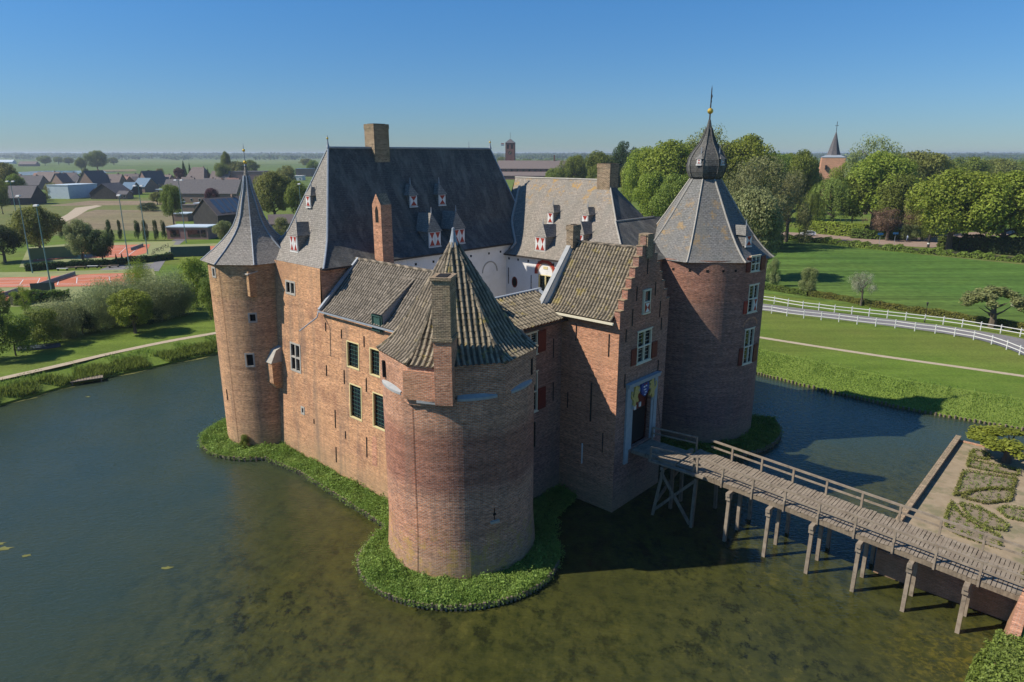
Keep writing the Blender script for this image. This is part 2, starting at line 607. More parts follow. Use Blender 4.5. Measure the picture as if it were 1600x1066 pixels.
def plain_shutter(fm, s0, s1, z0, z1, parent, mat='dark_red', d=.03):
    m = MB()
    wb(m, fm, s0, s1, z0, z1, d, d + .05)
    wb(m, fm, s0 + .04, s1 - .04, z0 + .12, z0 + .2, d + .05, d + .075)
    wb(m, fm, s0 + .04, s1 - .04, z1 - .2, z1 - .12, d + .05, d + .075)
    return m.build("shutter", M[mat], parent)


def hour_shutter(fm, s0, s1, z0, z1, parent, d=.04, inv=False):
    """painted shutter: two triangles meeting in the middle"""
    m = MB()
    wb(m, fm, s0, s1, z0, z1, d, d + .04, 0)
    e = .035
    sm, zm = (s0 + s1) / 2, (z0 + z1) / 2
    k = d + .046
    for tri in (((s0 + e, z1 - e), (s1 - e, z1 - e), (sm, zm)), ((s0 + e, z0 + e), (s1 - e, z0 + e), (sm, zm))):
        m.face([fm(x, z, k) for x, z in tri], None, 1)
    mats = [M['white_paint'], M['red_paint']]
    return m.build("shutter", mats[::-1] if inv else mats, parent, merge=False)


def anchor(fm, s, z0, z1, parent=castle):
    m = MB()
    wb(m, fm, s - .022, s + .022, z0, z1, 0.0, .06)
    zm = (z0 + z1) / 2
    wb(m, fm, s - .045, s + .045, zm - .04, zm + .04, 0.0, .05)
    return m.build("wall_anchor", M['iron'], parent)


# profile of slate roofs: gentle sprocketed foot, steep above
GQ = ([0, .1, .2, .3, .4, .46, .55, .8, 1.0], [0, .042, .088, .14, .2, .255, .379, .724, 1.0])


def gq(q):
    return float(np.interp(q, *GQ))


def facet(mb, E0, E1, T0, T1, z0, H, g=gq, rows=None, ds=1.0, mi=0, kfun=None, lift=0.0):
    E0, E1, T0, T1 = [Vector(p) for p in (E0, E1, T0, T1)]
    e = (E1 - E0).normalized()
    rows = rows or GQ[0]
    lines, t = [], 0.0
    prev = None
    for q in rows:
        a, b = E0.lerp(T0, q), E1.lerp(T1, q)
        z = z0 + H * g(q)
        n = Vector((e.y, -e.x))
        off = (a - E0).dot(n)
        if prev is not None:
            t += math.hypot(abs(off) - prev[0], z - prev[1])
        prev = (abs(off), z)
        sa, sb = (a - E0).dot(e), (b - E0).dot(e)
        n_ = max(1, int(abs(sb - sa) / ds))
        lines.append((a, b, z, sa, sb, t))
    for (a, b, z, sa, sb, t), (a2, b2, z2, sa2, sb2, t2) in zip(lines[:-1], lines[1:]):
        N = max(1, int(max(sb - sa, sb2 - sa2) / ds))
        for i in range(N):
            f0, f1 = i / N, (i + 1) / N
            p = [a.lerp(b, f0), a.lerp(b, f1), a2.lerp(b2, f1), a2.lerp(b2, f0)]
            u = [(sa + (sb - sa) * f0, t), (sa + (sb - sa) * f1, t), (sa2 + (sb2 - sa2) * f1, t2), (sa2 + (sb2 - sa2) * f0, t2)]
            pts = [(p[0].x, p[0].y, z + lift), (p[1].x, p[1].y, z + lift), (p[2].x, p[2].y, z2 + lift), (p[3].x, p[3].y, z2 + lift)]
            if (Vector(pts[2]) - Vector(pts[3])).length < 1e-5:
                pts, u = pts[:3], u[:3]
            mb.face(pts, u, mi)


def hip_line(E, T, z0, H, g=gq, up=.03):
    E, T = Vector(E), Vector(T)
    return [(*E.lerp(T, q), z0 + H * g(q) + up) for q in GQ[0]]


def pantile(mb, E0, E1, T0, T1, z0, H, g=lambda q: q, col=.34, course=.36, amp=.055, mi=0, seed=0, sub=6):
    """real corrugated tile courses between an eave line and a ridge line"""
    E0, E1, T0, T1 = [Vector(p) for p in (E0, E1, T0, T1)]
    e = (E1 - E0).normalized()
    n = Vector((e.y, -e.x))
    if (T0 - E0).dot(n) > 0:
        n = -n                      # n points outwards
    run = abs((T0 - E0).dot(n))
    # arc length table
    qs = np.linspace(0, 1, 60)
    zs = np.array([z0 + H * g(q) for q in qs])
    L = np.concatenate([[0], np.cumsum(np.hypot(np.diff(qs) * run, np.diff(zs)))])
    nrow = max(2, int(round(L[-1] / course)))
    r2 = random.Random(seed)
    ds = col / sub
    lims = lambda q: ((E0.lerp(T0, q) - E0).dot(e), (E1.lerp(T1, q) - E0).dot(e))
    lines = []
    for i in range(nrow):
        for k, (fr, hh) in enumerate(((i / nrow, .03), ((i + 1) / nrow, .0))):
            q = float(np.interp(fr * L[-1], L, qs))
            lines.append((q, hh, i))
    smin = min(0, lims(1)[0], lims(0)[0])
    smax = max(lims(0)[1], lims(1)[1])
    K = int((smax - smin) / ds) + 2
    ncol = K // sub + 2
    jig = [[r2.uniform(-.012, .012) for _ in range(ncol)] for _ in range(nrow)]
    rowjig = [r2.uniform(-.03, .03) for _ in range(nrow)]
    rows = []
    for q, hh, i in lines:
        lo, hi = lims(q)
        z = z0 + H * g(q)
        dq = 1e-3
        sl = (H * (g(min(1, q + dq)) - g(max(0, q - dq)))) / (run * (min(1, q + dq) - max(0, q - dq)) + 1e-9)
        nn = Vector((n.x * sl, n.y * sl, 1.0)).normalized()
        base = E0 - n * (run * q)
        row = []
        for k in range(K + 1):
            s = smin + k * ds
            sc = min(max(s, lo), hi)
            ph = (sc - smin) / col
            c = ph - math.floor(ph)
            wv = amp * 1.5 * (math.cos(2 * PI * c) * .5 + .5) ** .8
            hgt_ = wv + hh + jig[i][min(ncol - 1, int(ph))]
            p = Vector((base.x + e.x * sc, base.y + e.y * sc, z)) + nn * hgt_
            row.append((p, sc))
        rows.append(row)
    base_i = len(mb.v)
    W_ = K + 1
    for row in rows:
        mb.v.extend([tuple(p) for p, _ in row])
    for r in range(len(rows) - 1):
        for k in range(K):
            a, b = rows[r][k], rows[r][k + 1]
            c, d = rows[r + 1][k + 1], rows[r + 1][k]
            if abs(a[1] - b[1]) < 1e-6 and abs(c[1] - d[1]) < 1e-6:
                continue
            i0 = base_i + r * W_ + k
            mb.f.append((i0, i0 + 1, i0 + 1 + W_, i0 + W_))
            mb.u.append([((x_ - smin) / col, r + y_) for x_, y_ in ((a[1], 0), (b[1], 0), (c[1], 1), (d[1], 1))])
            mb.mi.append(mi)


def ridge_tiles(mb, pts, r=.13, step=.38, mi=0):
    """overlapping ridge tiles along a polyline"""
    pts = [Vector(p) for p in pts]
    seg = [(b - a).length for a, b in zip(pts[:-1], pts[1:])]
    tot = sum(seg)
    n = max(1, int(tot / step))

    def pt(t):
        t = min(max(t, 0), tot)
        for a, b, l in zip(pts[:-1], pts[1:], seg):
            if t <= l:
                return a.lerp(b, t / l)
            t -= l
        return pts[-1]
    for i in range(n):
        a, b = pt(tot * i / n), pt(tot * (i + 1) / n)
        mb.tube([a, b + (b - a) * .08], [r, r * .86], 8, mi)


# ---- openings
HW = [(5.25, 6.75, 13.95, 15.1, 'stone2'), (5.6, 7.2, 7.55, 10.0, 'stone2'), (6.95, 7.5, 4.05, 4.75, 'small')]
LW = [(13.75, 15.3, 9.55, 11.6, 'sash'), (16.6, 17.85, 9.55, 11.6, 'sash'), (14.0, 15.55, 5.65, 8.35, 'sash'), (16.9, 18.45, 5.65, 8.35, 'sash')]
wall("wall", f_left, -.1, 10.4, ZB, 16.55, M['brick'], HW, label="tall sunlit brick wall of the main block")
wall("wall", f_left, 10.4, 24.0, ZB, 13.35, M['brick'], LW)
for h in HW + LW:
    window(f_left, h, h[4])
for s, z0, z1 in ((10.95, 8.2, 9.1), (13.35, 8.1, 9.2), (16.15, 8.15, 9.2), (13.1, 11.6, 12.3), (15.95, 11.5, 12.3), (12.0, 4.2, 5.7), (11.0, 11.8, 12.5),
                  (13.35, 3.7, 4.3), (16.1, 3.0, 4.6), (12.0, 1.3, 2.6), (8.9, 3.7, 4.1)):
    anchor(f_left, s, z0, z1)
# blocked little arch low on the left wall
m = MB()
poly = [(16.75, 2.6), (17.35, 2.6)] + [(17.05 + .3 * math.cos(t), 4.6 + .35 * math.sin(t)) for t in np.linspace(0, PI, 8)]
m.face([f_left(s, z, .012) for s, z in poly])
m.build("blocked_opening", M['brick_gate'], castle)
# main block other walls
CW = 10.4
wall("wall", f_a(CW), .85, 7.3, 12.0, 16.6, M['brick_gate'])
wall("courtyard_wall", f_a(CW), 7.3, 28.2, 3.5, 16.6, M['plaster'], label="white plastered courtyard wall")
wall("wall", f_am(.3), 4.0, 28.2, ZB, 16.6, M['brick'])
wall("wall", f_bp(28.2), .3, 10.15, ZB, 16.6, M['brick'])
# east range and the inner sides
W2B = 21.6
w2h = (14.6, 16.3, 10.6, 14.0)
wall("courtyard_wall", f_b(W2B), 10.15, 21.0, 3.5, 15.7, M['plaster'], [w2h], label="white plastered courtyard wall with an arched window")
wf = window(f_b(W2B), w2h, 'sash')
m = MB()
wb(m, f_b(W2B), 15.4, 15.5, 10.7, 13.9, -.1, .03)
wb(m, f_b(W2B), 14.7, 16.2, 12.35, 12.45, -.1, .02)
m.build("mullion", M['yellow_frame'], wf)
plain_shutter(f_b(W2B), 13.75, 14.55, 10.6, 12.3, wf, 'red_paint')
m = MB()
cx, cz = 15.45, 14.15
for r0, r1, mi in ((1.02, 1.30, 0), (.88, 1.02, 1)):
    T = [(cx + math.cos(t), cz + math.sin(t)) for t in np.linspace(-.15, PI + .15, 19)]
    th = list(np.linspace(-.12, PI + .12, 19))
    for t0, t1 in zip(th[:-1], th[1:]):
        c = [f_b(W2B)(cx + r * math.cos(t), cz + r * math.sin(t), d) for d in (0.0, .06 - .02 * mi) for r, t in ((r0, t0), (r1, t0), (r1, t1), (r0, t1))]
        m.hexa(c, mi)
m.build("window_arch", [M['red_paint'], M['brick_gate']], castle)
m = MB()
wb(m, f_b(W2B), cx - .25, cx + .25, 14.55, 14.8, 0, .03)
m.build("date_stone", M['yellow_frame'], castle)
m = MB()
th = np.linspace(0, 2 * PI, 21)[:-1]
m.face([f_b(W2B)(11.55 + .27 * math.cos(t), 12.85 + .42 * math.sin(t), .012) for t in th], None, 0)
for t0, t1 in zip(th, np.roll(th, -1)):
    c = [f_b(W2B)(11.55 + r * math.cos(t), 12.85 + r * 1.5 * math.sin(t), d) for d in (0.0, .04) for r, t in ((.27, t0), (.36, t0), (.36, t1), (.27, t1))]
    m.hexa(c, 1)
m.build("oculus", [M['void'], M['dark_red']], castle)
for s in (10.8, 12.0, 13.3, 14.6, 16.4, 17.8):
    mm = MB()
    wb(mm, f_b(W2B), s - .09, s + .09, 15.0, 15.2, 0, .02)
    mm.build("vent_hole", M['void'], castle)
for s in (8.6, 10.2, 12.2, 14.6, 16.8, 19.2, 20.8):
    mm = MB()
    wb(mm, f_a(CW), s - .1, s + .1, 15.7, 15.9, 0, .02)
    mm.build("vent_hole", M['void'], castle)
for s, z0, z1 in ((10.75, 12.6, 14.2), (13.7, 12.4, 13.8), (17.4, 12.4, 13.8)):
    anchor(f_b(W2B), s, z0, z1)
# blind relieving arch on the courtyard wall
m = MB()
th = list(np.linspace(0, PI, 15))
for t0, t1 in zip(th[:-1], th[1:]):
    c = [f_a(CW)(19.3 + r * math.cos(t), 14.0 + r * math.sin(t), d) for d in (0.0, .05) for r, t in ((.95, t0), (1.06, t0), (1.06, t1), (.95, t1))]
    m.hexa(c)
m.build("blind_arch", M['stone'], castle)
# drainpipe in the corner where courtyard meets main wall
m = MB()
m.tube([(CW + .09, 7.45, 13.0), (CW + .09, 7.45, 16.4)], .06, 8)
m.build("drainpipe", M['lead'], castle)

wall("courtyard_wall", f_bp(7.5), 10.15, 21.0, 3.5, 13.4, M['plaster'])
wall("courtyard_wall", f_am(20.6), 7.5, 21.6, 3.5, 13.8, M['plaster'])
wall("wall", f_bp(30.0), 10.15, 25.0, ZB, 15.7, M['brick'])
wall("wall", f_bp(28.2), .3, 10.2, 0, 15.0, M['brick'])
m = MB()
m.box((10.15, 7.5, 3.2), (20.6, 21.6, 3.5))
m.build("courtyard_floor", M['stone'], castle)

# front-right wall between the round tower and the gatehouse
FW = 26.5
FH = [(6.05, 7.5, 11.6, 13.2, 'cross'), (6.35, 7.55, 7.35, 10.3, 'cross'), (6.5, 7.35, 4.6, 6.55, 'bars')]
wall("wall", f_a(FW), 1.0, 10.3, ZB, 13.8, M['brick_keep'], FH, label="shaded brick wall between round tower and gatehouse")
for h in FH:
    fr = window(f_a(FW), h, h[4])
    if h[4] == 'cross':
        hh = h[2] + (h[3] - h[2]) * (.55 if h[3] < 11 else 1.0)
        plain_shutter(f_a(FW), h[1] + .02, h[1] + .85, h[2] + .03, hh, fr)
wall("wall", f_a(FW), 16.6, 27.0, ZB, 16.6, M['brick_keep'])
fr = window(f_a(FW), (18.0, 19.2, 13.6, 15.8), 'cross')
plain_shutter(f_a(FW), 17.2, 17.95, 13.6, 14.7, fr)
for s, z0, z1 in ((9.3, 7.6, 9.0), (9.25, 10.9, 12.3)):
    anchor(f_a(FW), s, z0, z1)

# ---- gatehouse
GA, GB0, GB1 = 31.4, 10.2, 16.55
GH = [(12.5, 14.35, 10.65, 13.0, 'cross'), (12.95, 13.65, 14.3, 15.85, 'cross')]
door_h = (12.25, 14.75, 4.35, 8.75)
wall("wall", f_b(GB0), 24.8, GA, ZB, 14.15, M['brick_gate'], label="gatehouse side wall of bright brick")
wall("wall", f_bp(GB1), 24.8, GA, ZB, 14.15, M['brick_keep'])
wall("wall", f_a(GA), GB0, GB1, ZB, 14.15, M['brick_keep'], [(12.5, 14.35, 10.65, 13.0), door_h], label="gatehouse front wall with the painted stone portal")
fr = window(f_a(GA), GH[0], 'cross')
plain_shutter(f_a(GA), 11.75, 12.42, 10.7, 11.9, fr)
plain_shutter(f_a(GA), 14.43, 15.15, 10.7, 11.9, fr)
# stepped gable
def stepped(a0, a1, z0, zt, base, bc, hw, ns, mat, name, tw=.42):
    mb = MB()
    caps = []
    zs = [z0 + (zt - z0) * i / ns for i in range(ns + 1)]
    for i in range(ns):
        f = i / ns
        k = hw - (hw - tw) * i / (ns - 1)
        mb.box((a0, bc - k, zs[i] if i == 0 else zs[i]), (a1, bc + k, zs[i + 1]))
        kn = hw - (hw - tw) * (i + 1) / (ns - 1) if i < ns - 1 else -.01
        for sgn in (-1, 1):
            if i < ns - 1:
                lo, hi = bc + sgn * k, bc + sgn * kn
            else:
                lo, hi = bc + sgn * k, bc
            lo, hi = min(lo - (.04 if sgn < 0 else 0), hi), max(lo + (.04 if sgn > 0 else 0), hi)
            cap = MB()
            cap.box((a0 - .03, lo, zs[i + 1]), (a1 + .03, hi, zs[i + 1] + .06))
            caps.append(cap)
    o = mb.build(name, mat, castle)
    for cap in caps:
        cap.build("coping", M['brick_moss'], o)
    return o
stepped(GA - .45, GA + .003, 14.15, 19.65, 0, 13.37, 3.17, 8, M['brick_keep'], "stepped_gable")
gw = window(lambda s, z, d: (GA + .12 + d, s, z), (12.95, 13.65, 14.3, 15.85), 'green')
m = MB()
for x0, x1, z0, z1 in ((12.88, 12.97, 14.25, 15.9), (13.63, 13.72, 14.25, 15.9), (12.83, 13.77, 15.84, 15.95), (12.83, 13.77, 14.2, 14.31), (12.97, 13.63, 15.02, 15.1)):
    wb(m, f_a(GA), x0, x1, z0, z1, 0, .17)
m.build("window_surround", M['cream'], gw)
hour_shutter(f_a(GA + .1), 12.98, 13.62, 14.32, 15.02, gw, .05, inv=True)
for s, z0, z1 in ((11.7, 13.6, 14.8), (15.3, 13.6, 14.8), (12.1, 15.3, 16.3), (14.5, 15.3, 16.3), (11.0, 12.6, 13.5), (15.6, 12.6, 13.5), (13.3, 17.0, 18.2), (11.1, 9.3, 10.3), (15.5, 9.3, 10.3)):
    anchor(f_a(GA), s, z0, z1)
for s, z0, z1 in ((27.8, 12.2, 13.4), (30.6, 11.6, 13.2), (27.2, 7.0, 8.2), (30.4, 4.4, 5.9)):
    anchor(f_b(GB0), s, z0, z1)
m = MB()
wb(m, f_b(GB0), 28.6, 28.68, 3.0, 4.6, .02, .08)
m.build("white_pipe", M['white_paint'], castle)
m = MB()
m.tube([(29.3, GB0 - .06, 6.5), (29.3, GB0 - .06, 9.4)], .06, 8)
m.build("drainpipe", M['iron'], castle)

# ---- portal
P = empty("portal", (0, 0, 0))
P.parent = castle
P['label'] = "blue stone portal with two gold lions and a blue shield over the dark red door"
fm = f_a(GA)
m = MB()
def zt(b):
    return 9.45
wb(m, fm, 11.35, 11.8, 3.4, 9.2, 0, .14)
wb(m, fm, 15.0, 15.42, 4.3, 9.2, 0, .14)
wb(m, fm, 11.3, 15.47, 9.2, 9.42, 0, .3)
wb(m, fm, 11.25, 15.52, 9.42, 9.5, 0, .36)
# jambs and the arch ring
wb(m, fm, 11.8, 12.25, 4.35, 7.45, 0, .07)
wb(m, fm, 14.75, 15.0, 4.35, 7.45, 0, .07)
c0, cz = 13.5, 7.45
th = list(np.linspace(0, PI, 17))
for t0, t1 in zip(th[:-1], th[1:]):
    def pt(t, k):
        x = c0 + 1.25 * math.cos(t)
        z = cz + 1.3 * math.sin(t)
        if k:
            # outer edge of the field behind the arch
            X = c0 + 3 * math.cos(t)
            Z = cz + 3 * math.sin(t)
            f = min((1.5 if math.cos(t) > 0 else 1.7) / max(abs(3 * math.cos(t)), 1e-6), 1.75 / max(3 * math.sin(t), 1e-6))
            return (c0 + 3 * math.cos(t) * f, cz + 3 * math.sin(t) * f)
        return (x, z)
    A, B, C_, D = pt(t0, 0), pt(t0, 1), pt(t1, 1), pt(t1, 0)
    m.hexa([fm(x, z, d) for d in (0.0, .07) for x, z in (A, B, C_, D)])
    m.hexa([fm(c0 + r * math.cos(t) * 1.0, cz + r * 1.04 * math.sin(t), d) for d in (.071, .15) for r, t in ((1.25, t0), (1.43, t0), (1.43, t1), (1.25, t1))])
m.build("portal_surround", M['blue_stone'], P)
m = MB()
poly = [(12.25, 4.35), (14.75, 4.35), (14.75, 7.45)] + [(c0 + 1.25 * math.cos(t), cz + 1.3 * math.sin(t)) for t in th] + [(12.25, 7.45)]
m.face([fm(s, z, -.45) for s, z in poly if z >= 6.9 or True])
m.build("gate_door", M['dark_red'], P, merge=False)
m = MB()
m.face([fm(12.26, 4.36, -.43), fm(14.74, 4.36, -.43), fm(14.74, 6.9, -.43), fm(12.26, 6.9, -.43)])
m.build("door_opening", M['void'], P, merge=False)
m = MB()
for bx, bz in ((13.3, 8.35), (13.3, 7.72), (12.75, 6.98), (13.3, 7.1), (13.95, 7.18)):
    wb(m, fm, bx - .12, bx + .12, bz - .17, bz + .17, -.45, -.38)
m.build("door_pane", M['white_paint'], P)
# shield and lions in relief
m = MB()
sh = [(13.0, 9.1), (14.0, 9.1), (14.0, 8.55), (13.85, 8.3), (13.5, 8.05), (13.15, 8.3), (13.0, 8.55)]
m.prism(sh, 0, 1, 0, T=lambda x, z, d: fm(x, z, .1 + .14 * d))
m.build("shield", M['blue_paint'], P)
m = MB()
for x, z, wd, hg in ((13.35, 8.85, .16, .1), (13.6, 8.88, .16, .1), (13.45, 8.62, .3, .07), (13.55, 8.42, .2, .08), (13.45, 8.24, .14, .08)):
    wb(m, fm, x - wd / 2, x + wd / 2, z - hg / 2, z + hg / 2, .24, .275)
m.build("shield_charge", M['white_paint'], P)
m = MB()
for x, z, wd in ((13.38, 9.02, .12), (13.62, 9.02, .12)):
    wb(m, fm, x - wd / 2, x + wd / 2, z - .04, z + .04, .24, .27)
m.build("shield_charge", M['red_paint'], P)
def lion(cx, cz, sgn, sc=1.0):
    pts = [(-.18, -.75), (-.02, -.78), (.02, -.55), (.10, -.40), (.22, -.55), (.36, -.50), (.30, -.32), (.20, -.15), (.24, .05), (.40, .10), (.46, .22), (.30, .24),
           (.26, .38), (.42, .46), (.40, .58), (.22, .56), (.16, .72), (.0, .78), (-.12, .66), (-.14, .45), (-.22, .2), (-.26, -.05), (-.38, -.02), (-.48, .18),
           (-.40, .36), (-.50, .42), (-.62, .18), (-.50, -.14), (-.32, -.24), (-.26, -.42), (-.34, -.6)]
    mb = MB()
    T = lambda x, z, d: fm(cx + sgn * x * sc, cz + z * sc, .07 + .12 * d)
    mb.prism(pts if sgn > 0 else pts[::-1], 0, 1, 0, T=T)
    return mb.build("lion_relief", M['gold_paint'], P)
lion(12.42, 8.4, 1, 1.02)
lion(14.62, 8.45, -1, 1.02)

# ---- round tower with the octagonal top (front)
C1 = (26.1, .4)
R1 = lambda z: 4.72 + max(0, 2.5 - z) * .07
S1 = R1(8.0)
zr = 11.75
slit = (S1 * R_(-19.0), S1 * R_(-17.8), 3.9, 4.7)
wall("round_tower_wall", f_cyl(*C1, R1), S1 * R_(-135), S1 * R_(225), ZB, zr, M['brick_tower'], [slit], step=.3, zstep=.6, label="round front tower wall of purplish weathered brick")
OCT = [(26.1 + r_ * math.cos(R_(t_)), .4 + r_ * math.sin(R_(t_))) for t_, r_ in ((-125, 4.9), (-78, 5.05), (-58, 4.95), (-10, 4.95), (33, 4.95), (78, 4.9), (123, 4.9), (172, 4.9))]
def inset(poly, k):
    c = Vector((sum(p[0] for p in poly) / len(poly), sum(p[1] for p in poly) / len(poly)))
    return [tuple(c + (Vector(p) - c) * k) for p in poly]
ins = inset(OCT, .982)
m = MB()
L = 0
for i in range(len(ins)):
    a, b = ins[i], ins[(i + 1) % len(ins)]
    d = math.dist(a, b)
    N = 6
    for k in range(N):
        x0, y0 = a[0] + (b[0] - a[0]) * k / N, a[1] + (b[1] - a[1]) * k / N
        x1, y1 = a[0] + (b[0] - a[0]) * (k + 1) / N, a[1] + (b[1] - a[1]) * (k + 1) / N
        m.face([(x0, y0, 11.3), (x1, y1, 11.3), (x1, y1, 13.65), (x0, y0, 13.65)], [(L + d * k / N, 11.3), (L + d * (k + 1) / N, 11.3), (L + d * (k + 1) / N, 13.45), (L + d * k / N, 13.45)])
    L += d
m.build("octagonal_tower_wall", M['brick_tower'], castle)
# limewashed weatherings: the slivers of the drum outside the octagon
def sliver(i0, name="weathering", t0=0.03, t1=.97, slope=.42):
    a, b = Vector(ins[i0]), Vector(ins[(i0 + 1) % len(ins)])
    c = Vector(C1)
    mb = MB()
    N = 14
    pin, pout = [], []
    for k in range(N + 1):
        f = t0 + (t1 - t0) * k / N
        p = a.lerp(b, f)
        d = p - c
        if d.length > S1 - .02:
            continue
        q = c + d.normalized() * (S1 + .03)
        pin.append(p)
        pout.append(q)
    for k in range(len(pin) - 1):
        dz = lambda p, q: min(.3, (q - p).length * .6)
        mb.hexa([(pout[k].x, pout[k].y, zr - .12), (pout[k + 1].x, pout[k + 1].y, zr - .12), (pin[k + 1].x, pin[k + 1].y, zr - .12), (pin[k].x, pin[k].y, zr - .12),
                 (pout[k].x, pout[k].y, zr + .02), (pout[k + 1].x, pout[k + 1].y, zr + .02), (pin[k + 1].x, pin[k + 1].y, zr + .02 + dz(pin[k + 1], pout[k + 1])), (pin[k].x, pin[k].y, zr + .02 + dz(pin[k], pout[k]))])
    if pin:
        mb.build(name, M['stone_white'], castle)
sliver(0)
sliver(2, t0=.3)
sliver(3)
# corner block left of the chimney
m = MB()
cb = [(26.4, -4.0), (26.98, -4.68), (28.75, -3.85), (28.2, -2.9)]
m.prism(cb, 11.65, 13.35, 0)
m.build("corner_block", M['brick_gate'], castle)
m = MB()
cc = Vector((27.75, -3.15))
m.prism([(27.7, -4.35), (28.8, -3.8), (28.6, -3.5), (27.6, -4.0)], 11.5, 11.66, 0)
m.build("weathering", M['stone_white'], castle)
# pantiled pyramid
A1 = (25.95, .35)
Z1, H1 = 13.6, 6.3
g1 = lambda q: float(np.interp(q, [0, .12, .25, .4, 1], [0, .055, .15, .30, 1]))
def topq(p, q=.97):
    return tuple(Vector(p).lerp(Vector(A1), q))
for i in range(len(OCT)):
    a, b = OCT[i], OCT[(i + 1) % len(OCT)]
    E0, E1 = Vector(a), Vector(b)
    e = (E1 - E0).normalized()
    mb = MB()
    n = Vector((e.y, -e.x))
    # foot of the apex on the eave direction keeps courses level
    pantile(mb, a, b, topq(a), topq(b), Z1, H1, g1, col=.33, course=.38, amp=.08, seed=i)
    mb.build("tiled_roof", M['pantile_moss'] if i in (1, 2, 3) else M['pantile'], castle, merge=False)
m = MB()
for p in OCT:
    pts = []
    for q in np.linspace(0, .94, 12):
        x = Vector(p).lerp(Vector(A1), q)
        pts.append((x.x, x.y, Z1 + H1 * g1(q) + .08))
    ridge_tiles(m, pts, .15, .42)
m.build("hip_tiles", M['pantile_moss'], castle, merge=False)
m = MB()
m.lathe(A1, [(.52, 19.1), (.36, 19.55), (.2, 20.1), (.1, 20.6), (.09, 20.75), (0, 20.8)], 8)
m.build("lead_cap", M['lead'], castle)
# its chimney
def chimney(name, a0, a1, b0, b1, z0, z1, mat, cap=.08, corbel=None, label=None):
    mb = MB()
    for c, d in zip(breaks(z0, z1, [], 1.0)[:-1], breaks(z0, z1, [], 1.0)[1:]):
        for P4 in (((a0, b0), (a1, b0)), ((a1, b0), (a1, b1)), ((a1, b1), (a0, b1)), ((a0, b1), (a0, b0))):
            (x0, y0), (x1, y1) = P4
            w_ = abs(x1 - x0) + abs(y1 - y0)
            mb.face([(x0, y0, c), (x1, y1, c), (x1, y1, d), (x0, y0, d)], [(0, c), (w_, c), (w_, d), (0, d)])
    e = cap
    mb.box((a0 - e, b0 - e, z1 - .3), (a1 + e, b1 + e, z1))
    mb.box((a0 - e / 2, b0 - e / 2, z1), (a1 + e / 2, b1 + e / 2, z1 + .1))
    if corbel:
        mb.box((a0 - .06, b0 - .06, corbel), (a1 + .06, b1 + .06, corbel + .18))
    o = mb.build(name, mat, castle, label=label)
    k = MB()
    k.box((a0 + .2, b0 + .2, z1 + .1), (a1 - .2, b1 - .2, z1 + .14))
    k.build("flue", M['void'], o)
    return o
# built square to the tower's front face
def rchimney(cx, cy, ang, w_, d_, z0, z1, split, label):
    ca, sa = math.cos(ang), math.sin(ang)
    T = lambda x, y, z: (cx + ca * x - sa * y, cy + sa * x + ca * y, z)
    o = None
    mb = MB()
    def seg(zz0, zz1, mi):
        for c, d in zip(breaks(zz0, zz1, [], 1.0)[:-1], breaks(zz0, zz1, [], 1.0)[1:]):
            for (x0, y0), (x1, y1) in (((-w_, -d_), (w_, -d_)), ((w_, -d_), (w_, d_)), ((w_, d_), (-w_, d_)), ((-w_, d_), (-w_, -d_))):
                q = abs(x1 - x0) + abs(y1 - y0)
                mb.face([T(x0, y0, c), T(x1, y1, c), T(x1, y1, d), T(x0, y0, d)], [(0, c), (q, c), (q, d), (0, d)], mi)
    seg(z0, split, 0)
    seg(split, z1, 1)
    mb.box((-w_ - .07, -d_ - .07, split - .1), (w_ + .07, d_ + .07, split + .1), 1, T)
    mb.box((-w_ - .07, -d_ - .07, z1 - .16), (w_ + .07, d_ + .07, z1), 1, T)
    o = mb.build("chimney", [M['brick_gate'], M['brick_moss']], castle, label=label)
    k = MB()
    k.box((-w_ + .2, -d_ + .2, z1), (w_ - .2, d_ - .2, z1 + .03), 0, T)
    k.build("flue", M['void'], o)
rchimney(28.85, -3.1, R_(-98 + 42.5 + 90), .5, .72, 11.55, 18.7, 15.3, "brick chimney rising in front of the tiled tower roof, mossy top")
# iron pipe running down the tower and anchors
m = MB()
pth = [(C1[0] + (R1(z) + .03) * math.cos(R_(-77)), C1[1] + (R1(z) + .03) * math.sin(R_(-77)), z) for z in (.4, 1, 2, 3, 4.5, 11.3)]
m.tube(pth, .011, 5)
m.build("lightning_wire", M['iron'], castle)
for (ca, cb), R, an, z0, z1 in (((-.1, 1.0), 3.75, -75, .6, 16.0),):
    m = MB()
    m.tube([(ca + (R + .03) * math.cos(R_(an)), cb + (R + .03) * math.sin(R_(an)), z) for z in (z0, z1)], .010, 5)
    m.build("lightning_wire", M['iron'], castle)
for sgn, an in ((-1, -116), (1, 27)):
    m = MB()
    fmT = f_cyl(*C1, 4.72)
    s = 4.72 * R_(an)
    wb(m, fmT, s - .12, s + .12, 12.1, 13.1, -.3, .02)
    m.build("slit_window", M['void'], castle)
m = MB()
wb(m, f_cyl(*C1, R1), slit[0] - .06, slit[0] + .16, 4.2, 4.35, 0, .012)
m.build('arrow_slit', M['void'], castle)
m = MB()
wb(m, f_cyl(*C1, R1), S1 * R_(-22), S1 * R_(-15), 3.72, 3.88, 0, .12)
m.build("sill", M['stone'], castle)

